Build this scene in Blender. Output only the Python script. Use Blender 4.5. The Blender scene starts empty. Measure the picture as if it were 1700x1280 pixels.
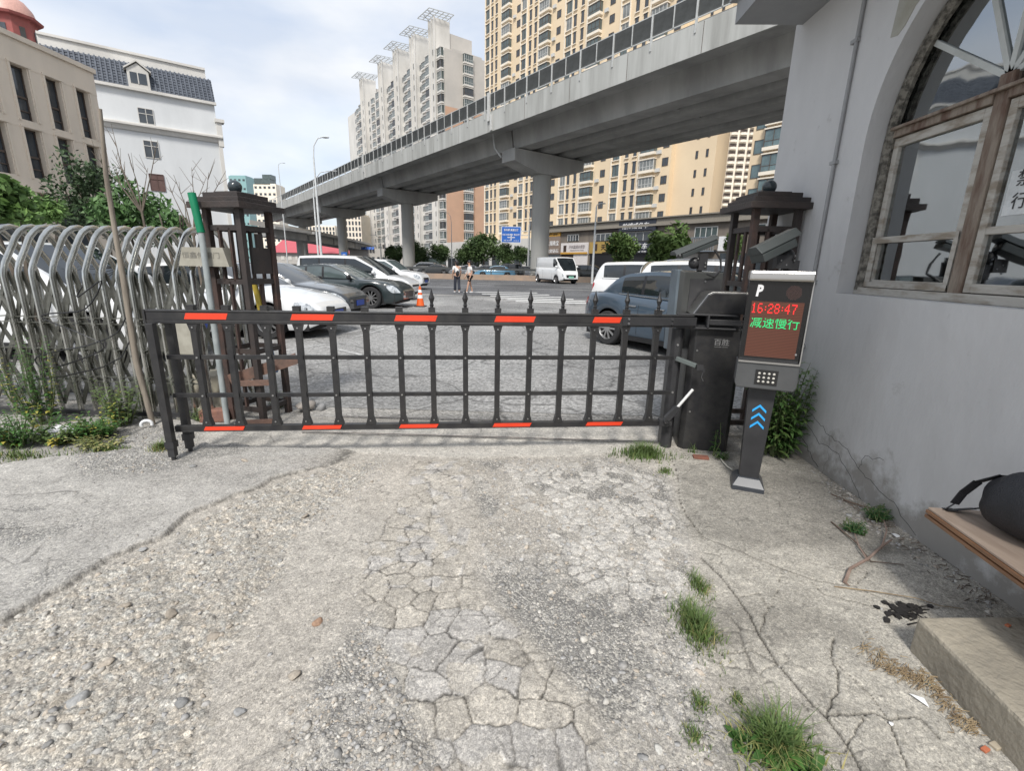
import bpy, bmesh, math, random
import numpy as np
from mathutils import Vector, Matrix
R = math.radians
SC = bpy.context.scene
COL = SC.collection
# ---------------------------------------------------------------- camera
CAMH = 1.5; FPX = 774.0
def _n(v): return v / np.linalg.norm(v)
_a = np.array([30 / FPX, 199 / FPX, -1.0]); _b = np.array([1030 / FPX, 179 / FPX, -1.0])
_up = _n(np.cross(_b, _a)); _up = _up if _up[1] > 0 else -_up
_fy = _n(_a); _fx = np.cross(_fy, _up)
RW = np.array([_fx, _fy, _up])            # camera axes -> world axes
CC = np.array([0, 0, CAMH])
cam = bpy.data.objects.new('camera', bpy.data.cameras.new('camera')); COL.objects.link(cam)
cam.matrix_world = Matrix.Translation((0, 0, CAMH)) @ Matrix(RW.tolist()).to_4x4()
cam.data.sensor_fit = 'HORIZONTAL'; cam.data.sensor_width = 36; cam.data.lens = FPX / 1700 * 36
cam.data.clip_start = 0.05; cam.data.clip_end = 4000
SC.camera = cam
# ---------------------------------------------------------------- light
SUN_EL, SUN_AZ = R(50), R(186)            # azimuth of the sun, clockwise from +Y
sd = Vector((math.sin(SUN_AZ) * math.cos(SUN_EL), math.cos(SUN_AZ) * math.cos(SUN_EL), math.sin(SUN_EL)))
sun = bpy.data.objects.new('sun', bpy.data.lights.new('sun', 'SUN')); COL.objects.link(sun)
sun.data.energy = 2.4; sun.data.angle = R(11); sun.data.color = (1, .965, .91)
sun.rotation_euler = sd.to_track_quat('Z', 'Y').to_euler()
W = bpy.data.worlds.new('World'); SC.world = W; W.use_nodes = True
nt = W.node_tree; N = nt.nodes; Lk = nt.links; N.clear()
wo = N.new('ShaderNodeOutputWorld'); bg = N.new('ShaderNodeBackground'); bg.inputs[1].default_value = 0.15
sky = N.new('ShaderNodeTexSky'); sky.sky_type = 'NISHITA'; sky.sun_disc = False
sky.sun_elevation = SUN_EL; sky.sun_rotation = SUN_AZ; sky.dust_density = 2.2; sky.air_density = 1.0
tc = N.new('ShaderNodeTexCoord'); mp = N.new('ShaderNodeMapping'); mp.inputs['Scale'].default_value = (1, 1, 2.6)
mp.inputs['Location'].default_value = (0.62, 0.3, 0.1)
n1 = N.new('ShaderNodeTexNoise'); n1.inputs['Scale'].default_value = 1.9; n1.inputs['Detail'].default_value = 7
n1.inputs['Roughness'].default_value = .52; n1.inputs['Distortion'].default_value = .25
cr = N.new('ShaderNodeValToRGB'); cr.color_ramp.elements[0].position = .36; cr.color_ramp.elements[1].position = .62
cr.color_ramp.elements[0].color = (.62, .62, .62, 1); cr.color_ramp.elements[1].color = (1, 1, 1, 1)
n2 = N.new('ShaderNodeTexNoise'); n2.inputs['Scale'].default_value = 3.4; n2.inputs['Detail'].default_value = 5
cr2 = N.new('ShaderNodeValToRGB'); cr2.color_ramp.elements[0].color = (3.05, 3.35, 3.85, 1); cr2.color_ramp.elements[1].color = (4.15, 4.25, 4.4, 1)
cr2.color_ramp.elements[0].position = .36; cr2.color_ramp.elements[1].position = .62
mx = N.new('ShaderNodeMix'); mx.data_type = 'RGBA'
Lk.new(tc.outputs['Generated'], mp.inputs[0]); Lk.new(mp.outputs[0], n1.inputs['Vector']); Lk.new(mp.outputs[0], n2.inputs['Vector'])
Lk.new(n1.outputs['Fac'], cr.inputs[0]); Lk.new(n2.outputs['Fac'], cr2.inputs[0])
Lk.new(cr.outputs[0], mx.inputs[0]); Lk.new(sky.outputs[0], mx.inputs[6]); Lk.new(cr2.outputs[0], mx.inputs[7])
Lk.new(mx.outputs[2], bg.inputs[0]); Lk.new(bg.outputs[0], wo.inputs[0])
SC.view_settings.view_transform = 'Standard'; SC.view_settings.look = 'None'
SC.view_settings.gamma = 1; SC.view_settings.exposure = 0.66
SC.cycles.max_bounces = 6; SC.cycles.diffuse_bounces = 3; SC.cycles.glossy_bounces = 3
SC.cycles.transparent_max_bounces = 12; SC.cycles.transmission_bounces = 4
SC.cycles.use_denoising = True
# ---------------------------------------------------------------- pixel helpers (measure the place from the photograph)
def ray(px, py): return RW @ np.array([(px - 850) / FPX, -(py - 640) / FPX, -1.0])
def G(px, py, z=0.0):
    d = ray(px, py); return CC + d * ((z - CAMH) / d[2])
def AY(px, py, y):
    d = ray(px, py); return CC + d * (y / d[1])
def AX(px, py, x):
    d = ray(px, py); return CC + d * (x / d[0])
DD = _n(np.array([-.629, .7776, 0])); NN = np.array([DD[1], -DD[0], 0])    # street frame: along / across
GRID_ROT = math.atan2(DD[1], DD[0])
def ST(s, t, z=0.0): return DD * s + NN * t + np.array([0, 0, z])
def fT(px, py, t):
    r = ray(px, py); p = CC + r * (t / (r @ NN)); return (p @ DD, p[2])
def fS(px, py, s):
    r = ray(px, py); p = CC + r * (s / (r @ DD)); return (p @ NN, p[2])
# ---------------------------------------------------------------- mesh helpers
class MB:
    def __init__(s): s.v = []; s.f = []
    def add(s, vs, fs):
        o = len(s.v); s.v.extend([tuple(map(float, p)) for p in vs]); s.f.extend([tuple(o + i for i in f) for f in fs]); return s
    def box(s, c, d, rz=0.0, M=None):
        hx, hy, hz = d[0] / 2, d[1] / 2, d[2] / 2
        vs = [(x * hx, y * hy, z * hz) for z in (-1, 1) for y in (-1, 1) for x in (-1, 1)]
        fs = [(0, 2, 3, 1), (4, 5, 7, 6), (0, 1, 5, 4), (2, 6, 7, 3), (0, 4, 6, 2), (1, 3, 7, 5)]
        if M is None:
            ca, sa = math.cos(rz), math.sin(rz)
            vs = [(c[0] + x * ca - y * sa, c[1] + x * sa + y * ca, c[2] + z) for x, y, z in vs]
        else: vs = [tuple(M @ Vector((x + c[0], y + c[1], z + c[2]))) for x, y, z in vs]
        return s.add(vs, fs)
    def span(s, a, b):                     # box from two opposite corners
        return s.box([(a[i] + b[i]) / 2 for i in range(3)], [abs(a[i] - b[i]) for i in range(3)])
    def bar(s, p, q, w, h=None, up=(0, 0, 1)):   # rectangular bar from p to q
        h = w if h is None else h
        p = np.array(p, float); q = np.array(q, float); d = _n(q - p); u = np.array(up, float)
        if abs(d @ u) > .98: u = np.array([0, 1., 0])
        a = _n(np.cross(d, u)); b = np.cross(a, d)
        vs = [e + a * x * w / 2 + b * y * h / 2 for e in (p, q) for x, y in ((-1, -1), (1, -1), (1, 1), (-1, 1))]
        return s.add(vs, [(0, 3, 2, 1), (4, 5, 6, 7), (0, 1, 5, 4), (1, 2, 6, 5), (2, 3, 7, 6), (3, 0, 4, 7)])
    def tube(s, pts, r, n=8, caps=True, up=(0, 0, 1), sq=1.0):
        pts = [np.array(p, float) for p in pts]; k = len(pts)
        rs = r if isinstance(r, (list, tuple)) else [r] * k
        vs = []; fs = []; prev = None
        for i, p in enumerate(pts):
            d = _n(pts[min(i + 1, k - 1)] - pts[max(i - 1, 0)])
            if prev is None:
                u = np.array(up, float)
                if abs(d @ u) > .95: u = np.array([0, 1., 0])
                a = _n(np.cross(d, u))
            else: a = _n(prev - d * (prev @ d))
            prev = a; b = np.cross(d, a)
            for j in range(n):
                t = 2 * math.pi * (j + .5) / n
                vs.append(p + (a * math.cos(t) + b * math.sin(t) * sq) * rs[i])
        for i in range(k - 1):
            for j in range(n):
                a0 = i * n + j; a1 = i * n + (j + 1) % n; fs.append((a0, a1, a1 + n, a0 + n))
        if caps: fs += [tuple(range(n - 1, -1, -1)), tuple(range((k - 1) * n, k * n))]
        return s.add(vs, fs)
    def lathe(s, prof, c=(0, 0, 0), n=20, axis='z', caps=True):
        vs = []; fs = []
        for r, z in prof:
            for j in range(n):
                t = 2 * math.pi * j / n; x, y = r * math.cos(t), r * math.sin(t)
                q = (x, y, z) if axis == 'z' else ((x, z, y) if axis == 'y' else (z, x, y))
                vs.append((q[0] + c[0], q[1] + c[1], q[2] + c[2]))
        for i in range(len(prof) - 1):
            for j in range(n):
                a = i * n + j; b = i * n + (j + 1) % n; fs.append((a, b, b + n, a + n))
        if caps: fs += [tuple(range(n - 1, -1, -1)), tuple(range((len(prof) - 1) * n, len(prof) * n))]
        return s.add(vs, fs)
    def prism(s, poly, vec):               # 3-D polygon extruded by vec
        k = len(poly); p = [np.array(q, float) for q in poly]; v = np.array(vec, float)
        return s.add(p + [q + v for q in p], [tuple(range(k - 1, -1, -1)), tuple(range(k, 2 * k))] + [(i, (i + 1) % k, (i + 1) % k + k, i + k) for i in range(k)])
    def quad(s, a, b, c, d): return s.add([a, b, c, d], [(0, 1, 2, 3)])
    def sphere(s, c, r, n=12, m=8, sc=(1, 1, 1)):
        prof = [(max(1e-4, math.sin(math.pi * i / m)), -math.cos(math.pi * i / m)) for i in range(m + 1)]
        vs = []; fs = []
        for a, z in prof:
            for j in range(n):
                t = 2 * math.pi * j / n; vs.append((c[0] + a * math.cos(t) * r * sc[0], c[1] + a * math.sin(t) * r * sc[1], c[2] + z * r * sc[2]))
        for i in range(m):
            for j in range(n):
                p = i * n + j; q = i * n + (j + 1) % n; fs.append((p, q, q + n, p + n))
        return s.add(vs, fs)
    def xf(s, M): s.v = [tuple(M @ Vector(p)) for p in s.v]; return s
    def mesh(s, name, smooth=None):
        me = bpy.data.meshes.new(name); me.from_pydata(s.v, [], s.f)
        if smooth is not None:
            me.polygons.foreach_set('use_smooth', [True] * len(me.polygons))
            if smooth > 0: me.set_sharp_from_angle(angle=R(smooth))
        me.update(); return me
def tag(o, label=None, cat=None, group=None, kind=None):
    for k, v in (('label', label), ('category', cat), ('group', group), ('kind', kind)):
        if v: o[k] = v
    return o
CH = {}
def mworld(o):
    m = Matrix.Translation(o.location) @ o.rotation_euler.to_matrix().to_4x4()
    return mworld(o.parent) @ o.matrix_parent_inverse @ m if o.parent else m
def thing(name, label, cat, loc=(0, 0, 0), rz=0.0, group=None, rot=None):
    o = bpy.data.objects.new(name, None); COL.objects.link(o); o.empty_display_size = .2
    o.location = [float(c) for c in loc]; o.rotation_euler = rot if rot else (0, 0, rz)
    return tag(o, label, cat, group)
def put(name, mb, m, parent=None, smooth=None, world=False, bevel=0.0, loc=None):
    me = mb if isinstance(mb, bpy.types.Mesh) else mb.mesh(name, smooth)
    if m is not None and not me.materials: me.materials.append(m)
    o = bpy.data.objects.new(name, me); COL.objects.link(o)
    if loc is not None: o.location = [float(c) for c in loc]
    if parent is not None:
        o.parent = parent; CH.setdefault(parent.name, []).append(o)
        if world:
            o.matrix_parent_inverse = mworld(parent).inverted()
    if bevel:
        b = o.modifiers.new('bevel', 'BEVEL'); b.width = bevel; b.segments = 2; b.limit_method = 'ANGLE'
    return o
def single(name, mb, m, label, cat, group=None, smooth=None, kind=None, bevel=0.0, loc=None):
    return tag(put(name, mb, m, None, smooth, bevel=bevel, loc=loc), label, cat, group, kind)
def struct(name, mb, m, smooth=None): return tag(put(name, mb, m, None, smooth), kind='structure')
def dup(root, loc=None, rz=None, label=None, group=None, scale=None):
    def cp(o, par):
        c = o.copy(); COL.objects.link(c)
        if par is not None: c.parent = par; CH.setdefault(par.name, []).append(c)
        for ch in list(CH.get(o.name, [])): cp(ch, c)
        return c
    r = cp(root, None)
    if loc is not None: r.location = [float(c) for c in loc]
    if rz is not None: r.rotation_euler = (0, 0, rz)
    if scale is not None: r.scale = scale if hasattr(scale, '__len__') else (scale,) * 3
    if label: r['label'] = label
    if group: r['group'] = group
    return r
# ---------------------------------------------------------------- materials
def node(nt, t, **kw):
    n = nt.nodes.new(t)
    for k, v in kw.items():
        if hasattr(n, k): setattr(n, k, v)
        else: n.inputs[k.replace('_', ' ')].default_value = v
    return n
MATS = {}
def M(name, c, rough=.6, metal=0.0, c2=None, sc=6.0, bump=0.0, bsc=60.0, spec=.5, coat=0.0, stretch=(1, 1, 1), lo=.35, hi=.65, dirt=None, emit=None, es=0.0, alpha=1.0, det=6):
    if name in MATS: return MATS[name]
    m = bpy.data.materials.new(name); m.use_nodes = True; nt = m.node_tree
    b = nt.nodes['Principled BSDF']; b.inputs['Roughness'].default_value = rough; b.inputs['Metallic'].default_value = metal
    b.inputs['Specular IOR Level'].default_value = spec; b.inputs['Coat Weight'].default_value = coat; b.inputs['Coat Roughness'].default_value = .04
    tc = node(nt, 'ShaderNodeTexCoord'); mp = node(nt, 'ShaderNodeMapping'); mp.inputs['Scale'].default_value = stretch
    nt.links.new(tc.outputs['Object'], mp.inputs[0])
    if c2 is None: c2 = tuple(x * .8 for x in c)
    nz = node(nt, 'ShaderNodeTexNoise', Scale=sc, Detail=det, Roughness=.62); nt.links.new(mp.outputs[0], nz.inputs['Vector'])
    rp = node(nt, 'ShaderNodeValToRGB'); e = rp.color_ramp.elements
    e[0].position = lo; e[1].position = hi; e[0].color = (*c2, 1); e[1].color = (*c, 1)
    nt.links.new(nz.outputs['Fac'], rp.inputs[0]); nt.links.new(rp.outputs[0], b.inputs['Base Color'])
    if dirt:                                # splashed dirt up to a height, in blotches, and rain streaks
        zt, dc, am = dirt; g = node(nt, 'ShaderNodeNewGeometry'); sx_ = node(nt, 'ShaderNodeSeparateXYZ'); nt.links.new(g.outputs['Position'], sx_.inputs[0]); n5 = node(nt, 'ShaderNodeTexNoise', Scale=4.5, Detail=8, Roughness=.7); nt.links.new(g.outputs['Position'], n5.inputs[0])
        m5 = node(nt, 'ShaderNodeMapRange'); m5.inputs[1].default_value = 0; m5.inputs[2].default_value = zt; m5.inputs[3].default_value = .30; m5.inputs[4].default_value = -.12; nt.links.new(sx_.outputs[2], m5.inputs[0])
        a5 = node(nt, 'ShaderNodeMath', operation='ADD'); nt.links.new(n5.outputs[0], a5.inputs[0]); nt.links.new(m5.outputs[0], a5.inputs[1]); r5 = node(nt, 'ShaderNodeMapRange'); r5.inputs[1].default_value = .52; r5.inputs[2].default_value = .72; r5.inputs[4].default_value = am; nt.links.new(a5.outputs[0], r5.inputs[0])
        x5 = node(nt, 'ShaderNodeMix', data_type='RGBA'); x5.inputs[7].default_value = (*dc, 1); nt.links.new(r5.outputs[0], x5.inputs[0]); nt.links.new(rp.outputs[0], x5.inputs[6]); nt.links.new(x5.outputs[2], b.inputs['Base Color'])
    if bump:
        nb = node(nt, 'ShaderNodeTexNoise', Scale=bsc, Detail=4); nt.links.new(mp.outputs[0], nb.inputs['Vector'])
        bp = node(nt, 'ShaderNodeBump', Strength=min(1, bump), Distance=.01 if bump <= 1 else .01 * bump); nt.links.new(nb.outputs['Fac'], bp.inputs['Height']); nt.links.new(bp.outputs[0], b.inputs['Normal'])
    if emit: b.inputs['Emission Color'].default_value = (*emit, 1); b.inputs['Emission Strength'].default_value = es
    MATS[name] = m; return m
def glass(name, tint=(.03, .035, .04), rough=.03, see=.0, spec=.6):
    """window glass: a mirror-like coat over a dark room; see > 0 lets that share of light through"""
    if name in MATS: return MATS[name]
    m = M(name, tint, rough=rough, spec=spec, c2=tuple(x * .6 for x in tint), sc=.8)
    b = m.node_tree.nodes['Principled BSDF']; b.inputs['IOR'].default_value = 1.55
    if see: b.inputs['Alpha'].default_value = 1 - see
    return m
# ---------------------------------------------------------------- noise on arrays
def _h(i, j, s=0):
    v = np.sin(i * 127.1 + j * 311.7 + s * 74.7) * 43758.5453; return v - np.floor(v)
def vnoise(x, y, s=0):
    i = np.floor(x); j = np.floor(y); f = x - i; g = y - j; f = f * f * (3 - 2 * f); g = g * g * (3 - 2 * g)
    return (_h(i, j, s) * (1 - f) + _h(i + 1, j, s) * f) * (1 - g) + (_h(i, j + 1, s) * (1 - f) + _h(i + 1, j + 1, s) * f) * g
def fbm(x, y, o=4, s=0):
    a = .5; t = 0; w = 0
    for k in range(o): t = t + a * vnoise(x, y, s + k); w += a; a *= .55; x = x * 2.03 + 3.1; y = y * 2.03 + 1.7
    return t / w
def voro(x, y, s=0, jit=.9):
    """distance to nearest cell border (approx F2-F1), id of the cell"""
    i = np.floor(x); j = np.floor(y); f1 = np.full(x.shape, 9.); f2 = f1.copy(); cid = np.zeros(x.shape)
    for a in (-1, 0, 1):
        for b in (-1, 0, 1):
            ci = i + a; cj = j + b
            d = np.hypot(ci + .5 + jit * (_h(ci, cj, s) - .5) - x, cj + .5 + jit * (_h(ci, cj, s + 5) - .5) - y)
            nw = d < f1; f2 = np.where(nw, f1, np.minimum(f2, d)); cid = np.where(nw, _h(ci, cj, s + 9), cid); f1 = np.where(nw, d, f1)
    return f2 - f1, cid, f1
def sstep(a, b, x): t = np.clip((x - a) / (b - a), 0, 1); return t * t * (3 - 2 * t)
def seg_dist(X, Y, pts):
    """signed-ish distance to a polyline"""
    D = np.full(X.shape, 1e9)
    for (x0, y0), (x1, y1) in zip(pts[:-1], pts[1:]):
        dx, dy = x1 - x0, y1 - y0; t = np.clip(((X - x0) * dx + (Y - y0) * dy) / (dx * dx + dy * dy + 1e-12), 0, 1)
        D = np.minimum(D, np.hypot(X - x0 - t * dx, Y - y0 - t * dy))
    return D
def inside(X, Y, poly):
    r = np.zeros(X.shape, bool); k = len(poly)
    for a in range(k):
        x0, y0 = poly[a]; x1, y1 = poly[(a + 1) % k]
        c = ((y0 > Y) != (y1 > Y)) & (X < (x1 - x0) * (Y - y0) / (y1 - y0 + 1e-12) + x0); r ^= c
    return r
def pmask(X, Y, px, soft=.05):
    poly = [tuple(G(*p)[:2]) for p in px]; d = seg_dist(X, Y, poly + poly[:1]); ins = inside(X, Y, poly)
    return sstep(-soft, soft, np.where(ins, d, -d))
# ================================================================ GROUND
random.seed(7); np.random.seed(7)
P_SLAB = [(-500, 1150), (0, 1030), (60, 1005), (170, 945), (240, 905), (300, 872), (360, 840), (400, 822), (450, 797), (520, 778), (575, 768), (590, 752), (520, 748), (330, 742), (200, 752), (0, 775), (-500, 830)]
P_RUB = [(-500, 1160), (0, 1037), (170, 952), (300, 880), (400, 830), (460, 803), (560, 775), (620, 768), (600, 800), (540, 850), (480, 900), (470, 950), (420, 1010), (390, 1060), (350, 1110), (330, 1500), (-500, 1500)]
P_CRK = [(690, 765), (775, 765), (790, 860), (770, 930), (810, 1000), (900, 1075), (985, 1180), (1020, 1400), (760, 1400), (700, 1210), (640, 1110), (600, 1000), (600, 930), (640, 870), (670, 820)]
P_PAT = [(350, 1400), (400, 1285), (480, 1240), (560, 1208), (640, 1203), (700, 1240), (740, 1400)]
P_GRV = [(775, 765), (1000, 758), (1105, 790), (1130, 860), (1150, 1000), (1175, 1100), (1215, 1400), (1020, 1400), (985, 1180), (900, 1075), (830, 1000), (800, 930), (800, 860)]
P_GRV2 = [(440, 1400), (480, 1200), (560, 1080), (610, 1020), (650, 1110), (700, 1210), (740, 1300), (740, 1400)]
P_GRV3 = [(100, 760), (180, 715), (330, 700), (330, 745), (260, 790), (150, 800)]
P_PLT = [(850, 770), (1000, 762), (1110, 800), (1135, 870), (1170, 930), (1150, 1000), (1060, 1010), (960, 950), (880, 900), (860, 830)]
P_FLT = [(1105, 745), (1125, 790), (1135, 860), (1170, 930), (1160, 1010), (1190, 1100), (1210, 1400), (2400, 1400), (1700, 1020), (1310, 745)]
P_THR = [(300, 716), (420, 708), (1000, 708), (1100, 712), (1090, 735), (1000, 756), (760, 760), (590, 752), (330, 742)]
CRACKS = [([(1112, 750), (1125, 790), (1130, 838), (1150, 870), (1170, 893), (1230, 916), (1300, 945), (1352, 962), (1420, 975), (1480, 1000), (1560, 1010)], .006),
          ([(1165, 925), (1200, 960), (1222, 990), (1245, 1022), (1262, 1055), (1295, 1105), (1330, 1150), (1375, 1192), (1400, 1230)], .009),
          ([(1345, 965), (1365, 985), (1440, 1005), (1520, 1020)], .004),
          ([(1385, 1060), (1380, 1090), (1392, 1115), (1388, 1150), (1375, 1190), (1450, 1180), (1478, 1195), (1530, 1190), (1560, 1225)], .006),
          ([(1388, 1100), (1440, 1150), (1478, 1195)], .003), ([(1478, 1195), (1490, 1230), (1510, 1280)], .005),
          ([(1200, 1090), (1250, 1080), (1300, 1105)], .005), ([(1222, 990), (1262, 985), (1275, 1010), (1262, 1055)], .004),
          ([(1400, 1230), (1440, 1290)], .008), ([(1440, 1180), (1400, 1250)], .004),
          ([(1420, 975), (1440, 950), (1400, 925)], .004), ([(1150, 870), (1110, 880), (1060, 872)], .005),
          ([(1300, 945), (1290, 985), (1275, 1010)], .003)]
def height(X, Y, full=False):
    n1 = fbm(X * 1.7, Y * 1.7, 4, 1); n2 = fbm(X * 9, Y * 9, 4, 2); n3 = fbm(X * 38, Y * 38, 3, 3)
    wx = X + .05 * (fbm(X * 6, Y * 6, 3, 11) - .5); wy = Y + .05 * (fbm(X * 6, Y * 6, 3, 12) - .5)
    slab = pmask(wx + .10 * (fbm(X * 4.5, Y * 4.5, 4, 15) - .5), wy + .10 * (fbm(X * 4.5, Y * 4.5, 4, 16) - .5), P_SLAB, .012) * sstep(-1.25, -1.75, X); rub = pmask(wx, wy, P_RUB, .05) * (1 - slab); crk = pmask(wx, wy, P_CRK, .05)
    grv = np.maximum(pmask(wx, wy, P_GRV, .06), np.maximum(pmask(wx, wy, P_GRV2, .09), pmask(wx, wy, P_GRV3, .12)))
    plt = pmask(wx, wy, P_PLT, .12); flt = pmask(wx, wy, P_FLT, .06); thr = pmask(X, wy, P_THR, .02); pat = pmask(wx, wy, P_PAT, .03)
    rub = rub * sstep(.22, .5, fbm(X * 3.2, Y * 3.2, 3, 21) + .12)
    z = .012 * (n1 - .5) + .006 * (n2 - .5) + .0018 * (n3 - .5)
    z += slab * .034 + rub * (-.010 + .022 * (n2 - .5)) + grv * (-.004 + .008 * (n3 - .5)) + pat * .018 + thr * .006
    # crazed concrete: jagged cells of two sizes
    jx = X + .020 * (fbm(X * 26, Y * 26, 3, 33) - .5) + .05 * (n1 - .5); jy = Y + .020 * (fbm(X * 26, Y * 26, 3, 34) - .5) + .05 * (n2 - .5)
    e1, c1, _ = voro(jx * 7.5, jy * 7.5, 31); e2, c2, _ = voro(jx * 15, jy * 15, 32)
    big = fbm(X * 2.1, Y * 2.1, 2, 40) + .18 * (Y < 1.9)
    e = np.where(big > .53, e1, np.minimum(e2 * .55 + .05, e1)); cid = np.where(big > .53, c1, c2)
    jn = .6 + .4 * sstep(.4, .62, fbm(X * 7, Y * 7, 3, 46)); cell = crk * sstep(.70, .6, fbm(X * 5, Y * 5, 3, 44)) * (1 - pat)
    crack = cell * (1 - sstep(.014, .065, e)) * .95 * jn; z += cell * (.003 * sstep(.01, .1, e) - .005 * (1 - sstep(.01, .05, e)) + .004 * (cid - .5))
    e4, c4, _ = voro(jx * 25 + .5 * n3, jy * 34, 141); e5, c5, _ = voro(jx * 46, jy * 54, 142); sm_ = rub * sstep(.34, .42, c4) * sstep(.04, .22, e4); ss_ = rub * (1 - sm_) * sstep(.3, .4, c5) * sstep(.04, .25, e5); z += sm_ * (.004 + .007 * c4) * (.6 + .4 * sstep(.1, .5, e4)) + ss_ * .003
    rc = c4 * (sm_ > ss_) + c5 * (sm_ <= ss_); rs = np.maximum(sm_, ss_)
    # pale islands left standing in the gravel
    e3, c3, f3 = voro(jx * 9.5, jy * 9.5, 51); isl = sstep(.05, .13, e3 + .10 * (n3 - .5)) * sstep(.40, .46, c3 + .16 * plt) * grv * np.clip(plt + .55 * sstep(.50, .58, fbm(X * 3.3, Y * 3.3, 3, 54)), 0, 1)
    z += isl * (.006 + .004 * (n3 - .5))
    # slab on the right: crazed along its left edge, long cracks elsewhere
    eb, cb, _ = voro(jx * 6.5, jy * 6.5, 61); fx = flt * sstep(1.25, .95, X + .3 * (n1 - .5) + (Y > 2.6) * .12) * sstep(.42, .56, n2 * .5 + n1 * .5 + .02)
    crack = np.maximum(crack, fx * (1 - sstep(.008, .045, eb)) * .75); z -= fx * .006 * (1 - sstep(.02, .1, eb))
    ed, cd, _ = voro(wx * 3.1 + 5, wy * 3.1, 62); ck2 = (1 - sstep(.006, .018, ed)) * sstep(.5, .6, n1) * (1 - grv) * (1 - rub) * .6
    crack = np.maximum(crack, ck2)
    for pts, w in CRACKS:
        w *= .68
        pl = [tuple(G(*p)[:2]) for p in pts]; xx = X + .022 * (n2 - .5) + .012 * (n3 - .5); yy = Y + .022 * (fbm(X * 9, Y * 9, 3, 71) - .5) + .012 * (fbm(X * 30, Y * 30, 2, 72) - .5)
        m_ = (X > min(p[0] for p in pl) - .1) & (X < max(p[0] for p in pl) + .1) & (Y > min(p[1] for p in pl) - .1) & (Y < max(p[1] for p in pl) + .1)
        if not m_.any(): continue
        D = seg_dist(xx[m_], yy[m_], pl); k = 1 - sstep(w * .35, w * 1.1, D); crack[m_] = np.maximum(crack[m_], k); z[m_] -= .012 * k
    edge = np.exp(-((slab - .3) / .22) ** 2)   # crumbling lip of the slab
    z += edge * (.022 * (n3 - .5) + .016 * (n2 - .5))
    if not full: return z
    grv = np.maximum(grv, .45 * (slab + sstep(-1.6, -2.2, X) * (1 - rub)) * sstep(.45, .6, fbm(X * 2.2, Y * 2.2, 4, 83)))
    g = np.clip(grv * (1 - isl) * (1 - .75 * sstep(.52, .62, fbm(X * 2.6, Y * 2.6, 3, 81))), 0, 1)
    return z, dict(slab=slab, rub=rub, crk=crk, grv=g, isl=isl, flt=flt, thr=thr, pat=pat, crack=crack, edge=edge, n1=n1, n2=n2, n3=n3, rc=rc, rs=rs, cid=cid * cell + c3 * isl, cell=cell)
Y0, Y1 = .5, 4.35
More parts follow.
